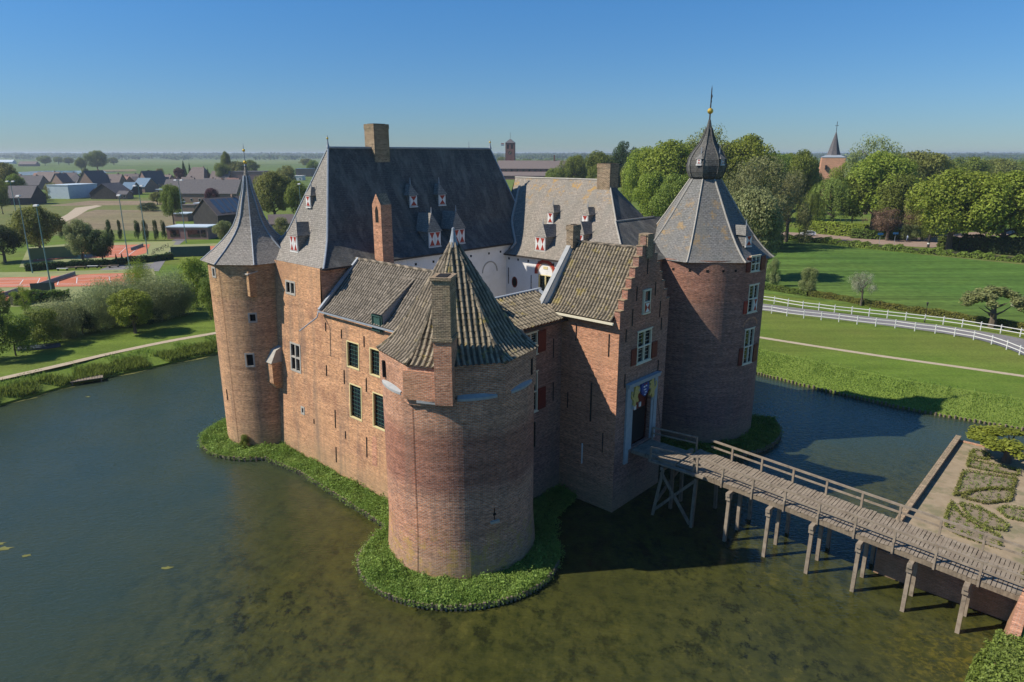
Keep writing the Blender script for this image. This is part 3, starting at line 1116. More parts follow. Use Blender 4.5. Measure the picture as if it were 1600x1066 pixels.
# ---- low wing roof
ZL, HL = 13.35, 3.55
gl = lambda q: float(np.interp(q, [0, .2, 1], [0, .15, 1]))
m = MB()
pantile(m, (10.75, .45), (24.2, .45), (10.75, 4.15), (24.2, 4.15), ZL, HL, gl, col=.29, course=.36, amp=.055, seed=11)
pantile(m, (24.0, 7.8), (10.5, 7.8), (24.0, 4.15), (10.5, 4.15), ZL, HL, gl, col=.29, course=.36, amp=.055, seed=12)
m.build("tiled_roof", M['pantile_grey'], castle, merge=False)
m = MB()
ridge_tiles(m, [(10.4, 4.15, ZL + HL + .05), (23, 4.15, ZL + HL + .05)], .14, .42)
m.build("ridge_tiles", M['pantile'], castle, merge=False)
m = MB()
m.beam((10.72, .3, ZL + .12), (10.72, 4.15, ZL + HL + .12), .22, .2)
m.build("verge_board", M['lead'], castle)
m = MB()
m.tube([(10.5, .38, ZL - .02), (11.0, -.1, 13.0), (10.2, -1.2, 12.0)], .05, 6)
m.build("waterspout", M['lead'], castle)
m = MB()
m.beam((10.5, .33, ZL - .02), (20.6, .33, ZL - .02), .12, .1)
m.build("gutter", M['lead'], castle)
# shed dormer on the low wing
D = MB()
s0, s1 = 17.1, 18.25
fy = .62
D.hexa([(s0, fy, 12.9), (s1, fy, 12.9), (s1, 3.2, 12.9), (s0, 3.2, 12.9), (s0, fy, 14.25), (s1, fy, 14.25), (s1, 3.2, 16.0), (s0, 3.2, 16.0)])
d0 = D.build("dormer", M['lead'], castle)
m = MB()
pantile(m, (s0 - .12, fy - .2), (s1 + .12, fy - .2), (s0 - .12, 4.0), (s1 + .12, 4.0), 14.2, 2.4, lambda q: q, col=.32, course=.4, amp=.05, seed=3)
m.build("dormer_roof", M['pantile_grey'], d0, merge=False)
fd = lambda s, z, d: (s, fy - d - .16, z)
m = MB()
wb(m, lambda s, z, d: (s, fy - d, z), s0, s1, 12.95, 14.15, 0, .12)
m.build("dormer_front", M['green_frame'], d0)
window(fd, (s0 + .12, s1 - .12, 13.0, 14.1), 'green', d0)

# ---- small roof between tower and gatehouse
m = MB()
pantile(m, (26.95, .5), (26.95, 10.35), (23.6, .5), (23.6, 10.35), 13.72, 1.5, lambda q: q, col=.34, course=.4, amp=.075, seed=21)
pantile(m, (20.3, 11.2), (20.3, 6.5), (23.6, 11.2), (23.6, 6.5), 13.72, 1.5, lambda q: q, col=.34, course=.4, amp=.075, seed=22)
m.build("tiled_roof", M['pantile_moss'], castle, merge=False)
m = MB()
m.beam((23.6, 6.0, 15.28), (23.6, 11.2, 15.28), .28, .1)
m.beam((23.6, 10.9, 15.30), (26.95, 10.3, 13.85), .25, .1)
m.build("lead_flashing", M['lead'], castle)
m = MB()
m.beam((27.0, 4.6, 13.62), (27.0, 10.3, 13.62), .12, .12)
m.build("gutter", M['iron'], castle)

# ---- gatehouse roof
gg = lambda q: float(np.interp(q, [0, .15, .3, 1], [0, .09, .23, 1]))
m = MB()
pantile(m, (25.3, 9.75), (30.97, 9.75), (25.3, 13.37), (30.97, 13.37), 14.15, 4.5, gg, col=.265, course=.35, amp=.065, seed=31)
pantile(m, (30.97, 17.0), (25.3, 17.0), (30.97, 13.37), (25.3, 13.37), 14.15, 4.5, gg, col=.265, course=.35, amp=.065, seed=32)
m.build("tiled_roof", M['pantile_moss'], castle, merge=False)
m = MB()
ridge_tiles(m, [(25.3, 13.37, 18.72), (30.9, 13.37, 18.72)], .13, .38)
m.build("ridge_tiles", M['pantile'], castle, merge=False)
m = MB()
m.beam((25.6, 9.72, 14.05), (31.2, 9.72, 14.05), .16, .14)
m.build("gutter", M['cream'], castle)
# white rear parapet gable
m = MB()
gp = [(9.7, 13.9), (13.37, 18.75), (17.0, 13.9)]
up = .32
P5 = [(9.6, 13.4), (9.6, 14.2 + up), (13.37, 18.75 + up), (17.1, 14.2 + up), (17.1, 13.4)]
m.prism(P5, 0, 1, 0, T=lambda b, z, d: (24.85 + .33 * d, b, z))
o = m.build("parapet_gable", M['plaster'], castle)
m = MB()
m.beam((24.97, 9.55, 14.25 + up), (24.97, 13.37, 18.82 + up), .38, .08)
m.beam((24.97, 17.15, 14.25 + up), (24.97, 13.37, 18.82 + up), .38, .08)
m.build("coping", M['stone_white'], o)
chimney("chimney", 24.75, 25.35, 12.75, 13.65, 18.3, 19.85, M['brick_moss'], .04, label="short mossy chimney on the white parapet gable")
# finial block at the top of the stepped gable
m = MB()
m.box((GA - .62, 13.0, 18.1), (GA + .12, 13.74, 19.75))
m.build("gable_pinnacle", M['brick_moss'], castle)

# ---- slate roof of the main block
Z0, HM = 16.5, 8.95
aL, aR, bF, bK = -.1, 10.7, .95, 27.7
rA0, rB0, rB1 = 5.5, 5.45, 24.5
roofM = MB()
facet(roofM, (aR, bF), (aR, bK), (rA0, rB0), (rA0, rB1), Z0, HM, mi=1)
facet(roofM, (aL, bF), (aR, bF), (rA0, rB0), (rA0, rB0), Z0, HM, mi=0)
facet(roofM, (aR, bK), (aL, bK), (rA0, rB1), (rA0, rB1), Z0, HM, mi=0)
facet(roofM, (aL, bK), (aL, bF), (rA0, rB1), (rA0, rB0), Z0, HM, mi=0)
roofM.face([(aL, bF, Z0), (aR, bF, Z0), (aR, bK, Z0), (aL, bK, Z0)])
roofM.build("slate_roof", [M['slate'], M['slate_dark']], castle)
m = MB()
m.tube(hip_line((aR, bF), (rA0, rB0), Z0, HM), .085, 6)
m.tube([(rA0, rB0, Z0 + HM + .03), (rA0, rB1, Z0 + HM + .03)], .09, 6)
m.tube(hip_line((aL, bF), (rA0, rB0), Z0, HM), .07, 6)
m.tube(hip_line((aR, bK), (rA0, rB1), Z0, HM), .07, 6)
m.build("lead_hips", M['lead'], castle)
m = MB()
m.beam((aR + .04, bF, Z0 - .02), (aR + .04, 22.0, Z0 - .02), .16, .14)
m.beam((aL + 3, bF - .05, Z0 - .02), (aR, bF - .05, Z0 - .02), .1, .1)
m.build("gutter", M['iron'], castle)
def finial(p, h, r=.05, ball=None, mat='lead', lean=0):
    mb = MB()
    x, y, z = p
    mb.lathe((x, y), [(r * 3, z), (r * 1.6, z + .25), (r, z + h * .5), (r * .8, z + h * .8), (0, z + h)], 8)
    if ball:
        for zb, rb in ball:
            mb.lathe((x, y), [(0.001, z + zb - rb)] + [(rb * math.sin(t), z + zb - rb * math.cos(t)) for t in np.linspace(.3, PI - .3, 6)] + [(0.001, z + zb + rb)], 10, 1)
    return mb.build("finial", [M[mat], M['gold']], castle)
finial((rA0, rB0, Z0 + HM), 1.05, .055, [(.75, .09)])
finial((rA0, rB1, Z0 + HM), .95, .06, [(.65, .1)])
finial((rA0, 21.5, Z0 + HM), .8, .02)

# chimneys of the main block
chimney("chimney", 4.65, 6.0, 9.75, 11.35, 23.4, 27.35, M['brick_moss'], .03, label="tall square chimney on the main ridge")
a0, a1, b0, b1 = 10.35, 11.45, 6.0, 7.05
m = MB()
for c, d in zip(breaks(12.5, 21.1, [], 1.0)[:-1], breaks(12.5, 21.1, [], 1.0)[1:]):
    for (x0, y0), (x1, y1) in (((a0, b0), (a1, b0)), ((a1, b0), (a1, b1)), ((a1, b1), (a0, b1)), ((a0, b1), (a0, b0))):
        q = abs(x1 - x0) + abs(y1 - y0)
        m.face([(x0, y0, c), (x1, y1, c), (x1, y1, d), (x0, y0, d)], [(0, c), (q, c), (q, d), (0, d)])
am = (a0 + a1) / 2
m.face([(a0, b0, 21.1), (a1, b0, 21.1), (am, b0, 21.95)])
m.face([(a0, b1, 21.1), (a1, b1, 21.1), (am, b1, 21.95)])
m.face([(a1, b0, 21.1), (a1, b1, 21.1), (am, b1, 21.95), (am, b0, 21.95)], None, 1)
m.face([(a0, b0, 21.1), (a0, b1, 21.1), (am, b1, 21.95), (am, b0, 21.95)], None, 1)
ch = m.build("chimney", [M['brick_gate'], M['brick_moss']], castle, label="slender brick chimney with a gabled top and small arch")
m = MB()
m.face([(am + x, b0 - .012, z) for x, z in [(-.2, 19.7), (.2, 19.7), (.2, 20.6), (.12, 20.85), (0, 21.0), (-.12, 20.85), (-.2, 20.6)]])
m.build("flue_arch", M['void'], ch)

# ---- east range (w2) roof
E2 = 17.9
m = MB()
z2, h2 = 15.55, 7.0
gw2 = lambda q: float(np.interp(q, [0, .1, .2, .35, .6, 1], [0, .055, .125, .262, .54, 1]))
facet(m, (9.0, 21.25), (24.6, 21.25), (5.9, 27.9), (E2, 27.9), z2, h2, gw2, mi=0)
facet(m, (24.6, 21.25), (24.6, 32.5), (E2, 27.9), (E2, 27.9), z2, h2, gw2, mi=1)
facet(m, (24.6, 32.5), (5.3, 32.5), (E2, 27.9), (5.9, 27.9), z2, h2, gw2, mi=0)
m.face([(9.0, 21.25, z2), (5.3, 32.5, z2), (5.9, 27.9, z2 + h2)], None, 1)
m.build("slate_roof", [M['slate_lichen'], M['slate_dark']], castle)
m = MB()
m.tube([(5.9, 27.9, z2 + h2 + .02), (E2, 27.9, z2 + h2 + .02)], .1, 6)
m.tube([((24.6 + (E2 - 24.6) * q), 21.25 + 6.65 * q, z2 + h2 * gw2(q) + .03) for q in np.linspace(0, 1, 14)], .07, 6)
vl = []
for b_ in np.linspace(21.9, 27.2, 16):
    z_ = z2 + h2 * gw2((b_ - 21.25) / 6.65)
    q_ = float(np.interp((z_ - Z0) / HM, GQ[1], GQ[0]))
    vl.append((aR - (aR - rA0) * q_ + .04, b_, z_ + .06))
m.tube(vl, .13, 6)
m.build("lead_hips", M['stone'], castle)
chimney("chimney", 17.0, 18.45, 27.2, 28.6, 21.0, 24.0, M['brick_moss'], .04, label="stout chimney at the end of the lichened ridge")
m = MB()
m.beam((10.5, 21.2, z2 - .02), (20.8, 21.2, z2 - .02), .14, .12)
m.build("gutter", M['iron'], castle)
# range from gatehouse to the big tower
m = MB()
z3, h3 = 16.45, 2.85
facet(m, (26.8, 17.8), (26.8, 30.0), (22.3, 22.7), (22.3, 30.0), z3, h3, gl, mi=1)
facet(m, (20.3, 17.8), (26.8, 17.8), (22.3, 22.7), (22.3, 22.7), z3, h3, gl, mi=0)
facet(m, (20.3, 30.0), (20.3, 17.8), (22.3, 30.0), (22.3, 22.7), z3, h3, gl, mi=0)
m.build("slate_roof", [M['slate_lichen'], M['slate_dark']], castle)
m = MB()
m.tube([(22.3, 22.7, z3 + h3 + .03), (22.3, 29.0, z3 + h3 + .03)], .08, 6)
m.tube([(26.8 - 4.5 * q, 17.8 + 4.9 * q, z3 + h3 * gl(q) + .03) for q in np.linspace(0, 1, 6)], .07, 6)
m.build("lead_hips", M['stone'], castle)
wall("wall", f_b(18.0), 20.6, 26.5, 8, 16.45, M['brick_keep'])
wall("courtyard_wall", f_am(20.6), 18.0, 22.0, 8, 16.45, M['plaster'])

# ---- polygonal cones on the round towers
def cone(name, c, ph, prof, mats, hipr=.07, n=8, hipmat='lead'):
    mb, hb = MB(), MB()
    t = 0
    for (r0, z0), (r1, z1) in zip(prof[:-1], prof[1:]):
        L = math.hypot(r1 - r0, z1 - z0)
        for k in range(n):
            t0, t1 = R_(ph + 360 / n * k), R_(ph + 360 / n * (k + 1))
            P4 = [(c[0] + r * math.cos(a), c[1] + r * math.sin(a), z) for r, a, z in ((r0, t0, z0), (r0, t1, z0), (r1, t1, z1), (r1, t0, z1))]
            w0, w1 = r0 * math.sin(PI / n), r1 * math.sin(PI / n)
            mb.face(P4, [(-w0 + k * 9, t), (w0 + k * 9, t), (w1 + k * 9, t + L), (-w1 + k * 9, t + L)])
        t += L
    for k in range(n):
        a = R_(ph + 360 / n * k)
        hb.tube([(c[0] + (r + .02) * math.cos(a), c[1] + (r + .02) * math.sin(a), z + .02) for r, z in prof if r > .12], hipr, 5)
    r0, z0 = prof[0]
    mb.face([(c[0] + r0 * math.cos(R_(ph + 360 / n * k)), c[1] + r0 * math.sin(R_(ph + 360 / n * k)), z0 - .01) for k in range(n)])
    o = mb.build(name, mats, castle)
    hb.build("lead_hips", M[hipmat], o)
    return o

C4 = (-.1, 1.0)
R4 = 3.75
S4 = R4
T4H = [(S4 * R_(-91), S4 * R_(-82), 15.1, 16.0), (S4 * R_(-41.5), S4 * R_(-30.5), 11.45, 12.3), (S4 * R_(-51), S4 * R_(-38.5), 7.6, 8.85)]
f4 = f_cyl(*C4, R4)
wall("round_tower_wall", f4, S4 * R_(-200), S4 * R_(160), ZB, 16.35, M['brick_turret'], T4H, step=.3, label="slim round corner tower wall of orange brick")
for h in T4H:
    window(f4, h, 'small')
anchor(f4, S4 * R_(-89), 4.3, 5.3)
cone("tower_spire", C4, -28, [(4.25, 16.3), (3.75, 16.72), (3.1, 17.25), (2.4, 17.9), (1.85, 18.5), (1.42, 19.1), (1.05, 19.9), (.72, 21.1), (.45, 22.0), (.2, 23.2), (.05, 24.1)], M['slate'], .06)
finial((C4[0], C4[1], 24.0), 1.9, .035, [(.3, .15), (1.25, .12)])
# garderobes
m = MB()
m.box((2.3, -1.35, 13.7), (3.22, .3, 15.75))
o = m.build("garderobe", M['brick_turret'], castle)
m = MB()
m.hexa([(2.2, -1.45, 15.5), (3.32, -1.45, 15.5), (3.32, .4, 15.85), (2.2, .4, 15.85), (2.2, -1.45, 15.6), (3.32, -1.45, 15.6), (3.32, .4, 15.97), (2.2, .4, 15.97)])
m.build("slab", M['stone'], o)
m = MB()
m.box((3.15, -.55, 6.2), (4.15, .9, 8.0))
o = m.build("garderobe", M['brick_turret'], castle)
m = MB()
m.prism([(-.65, 8.0), (-.1, 9.05), (.9, 9.5), (.9, 8.0)], 0, 1, 0, T=lambda y, z, d: (3.08 + 1.14 * d, y, z))
m.build("slab", M['stone'], o)
m = MB()
m.hexa([(3.3, -.2, 5.7), (4.0, -.2, 5.7), (4.0, .7, 5.5), (3.3, .7, 5.5), (3.15, -.55, 6.2), (4.15, -.55, 6.2), (4.15, .9, 6.2), (3.15, .9, 6.2)])
m.build("corbel", M['brick_turret'], o)

C2 = (26.95, 29.5)
R2 = 5.75
f2 = f_cyl(*C2, R2)
S2 = R2
T2H = [(S2 * R_(-16.5), S2 * R_(-4), 15.45, 16.75), (S2 * R_(-16), S2 * R_(-2), 11.9, 14.3), (S2 * R_(-16), S2 * R_(-2), 7.3, 10.45)]
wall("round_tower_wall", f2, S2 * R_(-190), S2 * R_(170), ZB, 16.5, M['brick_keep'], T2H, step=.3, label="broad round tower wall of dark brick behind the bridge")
for i, h in enumerate(T2H):
    fr = window(f2, h, 'cross')
    if i != 1:
        plain_shutter(f2, h[0] - .55, h[0] - .06, h[2], h[2] + (h[3] - h[2]) * (.95 if i == 0 else .5), fr, 'dark_red')
        plain_shutter(f2, h[1] + .08, h[1] + .95, h[2], h[2] + (h[3] - h[2]) * (.95 if i == 0 else .5), fr, 'dark_red', .06)
    else:
        plain_shutter(f2, h[0] - .5, h[0] - .06, h[2], h[2] + 1.1, fr, 'red_paint')
        mx = (h[0] + h[1]) / 2
        hour_shutter(f2, mx + .06, h[1] - .1, h[2] + .1, (h[2] + h[3]) / 2 - .05, fr, .02)
for an in (-84, -70, -56, -43, -32, -21):
    m = MB()
    wb(m, f2, S2 * R_(an) - .1, S2 * R_(an) + .1, 15.55, 15.75, 0, .02)
    m.build("vent_hole", M['void'], castle)
m = MB()
th = list(np.linspace(.15, PI - .15, 10))
for t0, t1 in zip(th[:-1], th[1:]):
    m.hexa([f2(S2 * R_(-9) + r * math.cos(t), 10.6 + r * .8 * math.sin(t), d) for d in (0.0, .03) for r, t in ((.95, t0), (1.15, t0), (1.15, t1), (.95, t1))])
m.build("relieving_arch", M['brick_gate'], castle)
cone("tower_roof", C2, -72, [(6.25, 16.35), (5.9, 16.6), (5.4, 17.05), (4.8, 17.7), (4.1, 18.6), (3.3, 19.75), (2.3, 21.3), (1.3, 22.85)], M['slate_cone'], .07, hipmat='stone')
cone("onion_dome", C2, -72, [(1.1, 22.75), (1.42, 23.05), (1.62, 23.5), (1.7, 24.0), (1.62, 24.5), (1.4, 24.95), (1.08, 25.38), (.74, 25.82), (.44, 26.45), (.25, 27.1), (.1, 27.8)], M['slate_dark'], .045, hipmat='slate_dark')
m = MB()
x, y = C2
m.lathe(C2, [(.07, 27.7), (.06, 29), (.045, 30.3), (0, 30.6)], 6)
o = m.build("finial", M['iron'], castle)
m = MB()
m.lathe(C2, [(0.001, 28.25)] + [(.25 * math.sin(t), 28.5 - .25 * math.cos(t)) for t in np.linspace(.3, PI - .3, 7)] + [(0.001, 28.75)], 12)
m.build("gilt_ball", M['gold'], o)
m = MB()
m.prism([(0, 0), (.07, .12), (.04, .35), (.1, .6), (.03, .8), (0, .9)], 0, 1, 0, T=lambda u, z, d: (x + u, y + u * .3 - .02 + .04 * d, 29.1 + z))
m.build("weathervane", M['iron'], o)


# ---- dormers: box, pointed slate roof running back into the slope, painted shutters
def dormer(p, phi, wd, ht, back, double, roof='slate', hours=True):
    """p: middle of the front's foot; phi: direction the front looks, degrees in the castle frame"""
    o_ = Vector(p)
    n = Vector((math.cos(R_(phi)), math.sin(R_(phi)), 0))
    e = Vector((-n.y, n.x, 0))
    T = lambda s, z, d: tuple(o_ + e * s + n * d + Vector((0, 0, z)))
    h = wd / 2
    mb = MB()
    wd *= 1.0
    mb.box((-h, 0, -back), (h, ht, 0), 0, T)
    d0 = mb.build("dormer", M[roof], castle)
    rh = wd * (1.05 if phi == 0 else .82) + .1
    rb = MB()
    ev = .16
    ap = T(0, ht + rh, -.34)
    bk = T(0, ht + rh * .93, -back)
    l0, l1 = T(-h - ev, ht - .04, .1), T(h + ev, ht - .04, .1)
    k0, k1 = T(-h - ev, ht - .04, -back), T(h + ev, ht - .04, -back)
    rb.face([l0, l1, ap])
    rb.face([l1, k1, bk, ap])
    rb.face([k0, l0, ap, bk])
    rb.face([l0, k0, k1, l1])
    rb.build("dormer_roof", M[roof], d0)
    fb = MB()
    fb.tube([T(0, ht + rh - .05, -.34), T(0, ht + rh + .5, -.34)], [.05, .02], 5)
    fb.build("dormer_finial", M['lead'], d0)
    fb = MB()
    fb.box((-h - .04, -.08, 0), (h + .04, 0.0, .1), 0, T)
    fb.box((-h, 0, 0), (-h + .04, ht, .03), 0, T)
    fb.box((h - .04, 0, 0), (h, ht, .03), 0, T)
    fb.build("dormer_frame", M['white_paint'], d0)
    if double:
        hour_shutter(T, -h + .05, -.02, .05, ht - .08, d0, .03)
        hour_shutter(T, .02, h - .05, .05, ht - .08, d0, .03)
    else:
        hour_shutter(T, -h + .05, h - .05, .05, ht - .08, d0, .03)
    return d0


dormer((5.2, 1.85, 17.3), -90, 1.15, 1.3, 2.0, True)
dormer((4.9, 3.65, 20.75), -90, .68, .95, 1.2, False)
dormer((7.7, 12.4, 20.45), 0, .85, 1.0, 1.5, False, 'slate')
dormer((7.7, 15.8, 20.4), 0, .85, 1.0, 1.5, False, 'slate')
dormer((9.95, 12.8, 17.05), 0, 1.4, 1.35, 2.9, True, 'slate')
dormer((9.95, 15.75, 17.05), 0, 1.4, 1.35, 2.9, True, 'slate')
dormer((13.6, 24.5, 18.5), -90, .7, 1.05, 1.3, False, 'slate_lichen')
dormer((17.75, 24.5, 18.5), -90, .7, 1.05, 1.3, False, 'slate_lichen')
dormer((14.3, 22.2, 16.1), -90, 1.25, 1.35, 2.2, True, 'slate')
dormer((18.2, 22.9, 16.6), -90, 1.2, 1.35, 2.0, True, 'slate')
# onion dome hatches and the hatch low on the big tower roof
def dome_hatch(an, r, z, wd, ht, back, parent_roof='slate_cone'):
    dormer((C2[0] + r * math.cos(R_(an)), C2[1] + r * math.sin(R_(an)), z), an, wd, ht, back, False, parent_roof)
dome_hatch(-85, 1.62, 24.1, .42, .5, .7)
dome_hatch(-10, 1.62, 24.1, .42, .5, .7)
dome_hatch(-12, 4.95, 17.5, .8, .95, 1.6)
# wooden shutter box, corner finial of the low wing: small iron lamp beside the gate
m = MB()
m.tube([(GA + .05, 15.45, 8.0), (GA + .3, 16.2, 3.9)], .02, 5)
m.build("draw_chain", M['iron'], castle)
# ------------------------------------------------------------------ water, banks and ground
GZ = 1.5


def water_mat():
    g = NG('moat_water')
    p = g.pos()
    x = g.n("SeparateXYZ", {"Vector": p})
    # murky green brown where the bed is shallow, teal where it is deep
    f = g.math('ADD', g.math('MULTIPLY', x.outputs[0], .06), g.math('MULTIPLY', x.outputs[1], -.012))
    nz = g.math('MULTIPLY', g.noise(p, .07, 4, .6, .2), 1.1)
    f = g.math('ADD', g.math('ADD', f, nz), 1.40)
    f2 = g.math('ADD', g.math('MULTIPLY', x.outputs[1], -.1), g.math('ADD', nz, 5.2))
    shallow = g.ramp(g.math('MINIMUM', f, f2), [(.0, 0.0), (.8, 1.0)])
    weed = g.noise(g.mapping(p, (1, .75, 1), rot=(0, 0, .6)), 1.25, 7, .66, .15)
    big = g.noise(p, .16, 5, .6, .15)
    bed = g.mix(g.ramp(weed, [(.36, 0.0), (.50, .6), (.66, 1.0)]), (.017, .022, .007), (.066, .066, .015))
    bed = g.mix(g.ramp(big, [(.35, .0), (.65, .7)]), bed, (.036, .040, .012))
    deep = g.mix(g.ramp(big, [(.3, 0.0), (.7, 1.0)]), (.028, .044, .030), (.038, .050, .026))
    clump = g.noise(g.mapping(p, (1, .7, 1), rot=(0, 0, .3)), .85, 8, .72, .1)
    patch = g.ramp(g.noise(p, .11, 3, .5), [(.38, .15), (.6, 1.0)])
    bed = g.mix(g.math('MULTIPLY', g.ramp(clump, [(.52, 0.0), (.60, .9)]), patch), bed, (.010, .013, .006))
    bed = g.mix(g.math('MULTIPLY', g.ramp(clump, [(.36, .75), (.43, 0.0)]), patch), bed, (.085, .078, .018))
    col = g.mix(shallow, deep, bed)
    # floating weed near the retaining wall
    dv = g.n("VectorMath", {0: p, 1: (23.0, 28.0, 0.0)}, operation='DISTANCE').outputs[1]
    fm_ = g.n("MapRange", {"Value": dv, "From Min": 1.5, "From Max": 6.0, "To Min": 1.0, "To Max": 0.0}).outputs[0]
    fl = g.math('MULTIPLY', g.ramp(g.noise(p, 2.4, 6, .75, .3), [(.47, 0.0), (.6, .8)]), fm_)
    col = g.mix(fl, col, (.12, .10, .015))
    wv = g.noise(g.mapping(p, (1.0, 2.2, 1), rot=(0, 0, .5)), 2.6, 3, .55, .3)
    wv2 = g.noise(g.mapping(p, (1.3, 2.6, 1), rot=(0, 0, -.4)), 1.1, 2, .5)
    h = g.math('ADD', wv, g.math('MULTIPLY', wv2, .6))
    amp = g.ramp(g.noise(p, .045, 2), [(.35, .7), (.65, 1.0)])
    h = g.math('MULTIPLY', h, amp)
    return g.finish(col, .04, h, .75, .07, spec=.5, ior=1.33)


def grass_mat(name, c1, c2, c3, sc=.25, stripes=0.0, rot=0.0, dots=0.0):
    g = NG(name)
    p = g.pos()
    n1 = g.noise(p, sc, 5, .65)
    n2 = g.noise(p, sc * 14, 4, .7)
    n3 = g.noise(p, sc * .18, 3, .5)
    col = g.mix(g.ramp(n1, [(.32, 0.0), (.68, 1.0)]), c1, c2)
    col = g.mix(g.ramp(n3, [(.4, 0.0), (.65, .7)]), col, c3)
    col = g.mix(1.0, col, g.ramp(n2, [(.3, .72), (.7, 1.28)]), 'MULTIPLY')
    if stripes:
        s = g.noise(g.mapping(p, (.03, .55, 1), rot=(0, 0, rot)), 1.0, 3)
        col = g.mix(1.0, col, g.ramp(s, [(.35, 1 - stripes), (.65, 1 + stripes)]), 'MULTIPLY')
    if dots:
        d = g.noise(p, 2.6, 2, .8)
        col = g.mix(g.ramp(d, [(.70, 0.0), (.76, dots)]), col, (.35, .36, .12))
    return g.finish(col, .9, n2, .6, .05, spec=.1)


M['water'] = water_mat()
M['lawn'] = grass_mat('lawn_grass', (.085, .14, .018), (.12, .175, .027), (.135, .15, .032), .3, stripes=.12, rot=-.5, dots=.6)
M['bank_grass'] = grass_mat('bank_grass', (.11, .17, .026), (.14, .20, .034), (.14, .18, .036), .4)
M['meadow'] = grass_mat('meadow_grass', (.060, .118, .022), (.078, .142, .026), (.115, .14, .03), .06, stripes=.26, rot=.35, dots=.2)
M['field_far'] = grass_mat('polder_grass', (.085, .125, .03), (.11, .15, .035), (.075, .12, .03), .006, stripes=.2, rot=.1)
M['field_pale'] = grass_mat('pale_polder', (.12, .16, .05), (.15, .18, .06), (.10, .15, .04), .004, stripes=.15)
M['rough'] = grass_mat('rough_ground', (.20, .15, .10), (.26, .19, .13), (.15, .15, .06), .07, stripes=.18, rot=.2)
M['rough_grass'] = grass_mat('dry_rough_grass', (.12, .14, .04), (.17, .16, .06), (.09, .13, .03), .08)
M['gravel'] = noisy('path_gravel', (.36, .29, .20), (.44, .36, .26), 3, .9, coord='pos')
M['sand'] = noisy('garden_gravel', (.25, .19, .12), (.32, .25, .165), 1.3, .95, 5, coord='pos', extra=((.15, .145, .075), .5, .5, .7))
M['asphalt'] = noisy('asphalt', (.16, .15, .15), (.20, .19, .185), 1.5, .9, coord='pos')
M['brick_road'] = noisy('clinker_road', (.24, .17, .13), (.30, .22, .17), 1.0, .9, coord='pos')
M['clay'] = noisy('court_clay', (.42, .135, .07), (.50, .17, .09), .25, .9, coord='pos')
M['court_green'] = noisy('court_surround', (.20, .22, .09), (.26, .26, .11), .2, .9, coord='pos')
M['soil'] = noisy('bed_soil', (.17, .135, .09), (.24, .19, .13), 2.5, .95, 5, coord='pos')


def struct(o):
    o['kind'] = 'structure'
    return o


def smooth_line(pts, n=8):
    """Catmull-Rom through 3-D points"""
    P = [Vector(p) for p in pts]
    P = [P[0] * 2 - P[1]] + P + [P[-1] * 2 - P[-2]]
    out = []
    for i in range(1, len(P) - 2):
        for k in range(n):
            t = k / n
            out.append(.5 * ((2 * P[i]) + (P[i + 1] - P[i - 1]) * t + (2 * P[i - 1] - 5 * P[i] + 4 * P[i + 1] - P[i + 2]) * t * t + (-P[i - 1] + 3 * P[i] - 3 * P[i + 1] + P[i + 2]) * t ** 3))
    out.append(P[-2])
    return out


toe = [(28.6, 76.6, 5.5), (33.5, 71, 5.5), (39.2, 65.5, 5.5), (43.5, 62.3, 5.5), (47.9, 59.4, 5.5), (56, 54.5, 5.5), (66, 49, 5.5), (84, 38, 5), (96, 10, 5), (90, -40, 5), (-60, -40, 3), (-66, 10, 3), (-62, 40, 3.2), (-57, 56, 4.6),
       (-52.5, 65.9, 4.6), (-48.8, 72.6, 4.6), (-46, 75.8, 4.6), (-38.3, 84.5, 4.6), (-30, 93, 3.5), (-18, 101, 3.5), (0, 103, 3.5), (14, 93, 4)]
fine = []
N_ = len(toe)
for i in range(N_):
    p0, p1, p2, p3 = [Vector(toe[(i + k) % N_]) for k in (-1, 0, 1, 2)]
    for k in range(6):
        t = k / 6
        q = .5 * ((2 * p1) + (p2 - p0) * t + (2 * p0 - 5 * p1 + 4 * p2 - p3) * t * t + (-p0 + 3 * p1 - 3 * p2 + p3) * t ** 3)
        fine.append(q + Vector((random.uniform(-.12, .12), random.uniform(-.12, .12), 0)))
outer = []
for i, q in enumerate(fine):
    a, b = fine[i - 1], fine[(i + 1) % len(fine)]
    d = Vector((b.x - a.x, b.y - a.y)).normalized()
    n = Vector((d.y, -d.x))
    # outward: away from the middle of the moat
    if n.dot(Vector((q.x - 5, q.y - 40))) < 0:
        n = -n
    outer.append((q, n))
m = MB()
ringtop = []
for i in range(len(outer)):
    (q0, n0), (q1, n1) = outer[i], outer[(i + 1) % len(outer)]
    pf = [(0, -.5), (0, .22), (.1, .34), (.35, .75), (.7, 1.2), (1.0, GZ)]
    for (f0, z0_), (f1, z1_) in zip(pf[:-1], pf[1:]):
        m.face([(q0.x + n0.x * q0.z * f0, q0.y + n0.y * q0.z * f0, z0_), (q1.x + n1.x * q1.z * f0, q1.y + n1.y * q1.z * f0, z0_),
                (q1.x + n1.x * q1.z * f1, q1.y + n1.y * q1.z * f1, z1_), (q0.x + n0.x * q0.z * f1, q0.y + n0.y * q0.z * f1, z1_)])
    ringtop.append(Vector((q0.x + n0.x * q0.z, q0.y + n0.y * q0.z, GZ)))
struct(m.build("moat_bank", M['bank_grass']))
from mathutils.geometry import tessellate_polygon
FAR = 7600
outerp = [Vector((-FAR, -300, GZ)), Vector((FAR, -300, GZ)), Vector((FAR, 9000, GZ)), Vector((-FAR, 9000, GZ))]
allp = outerp + ringtop
tris = tessellate_polygon([outerp, ringtop])
me = bpy.data.meshes.new("ground")
me.from_pydata([tuple(p) for p in allp], [], [tuple(t) for t in tris])
me.materials.append(M['lawn'])
bm = bmesh.new()
bm.from_mesh(me)
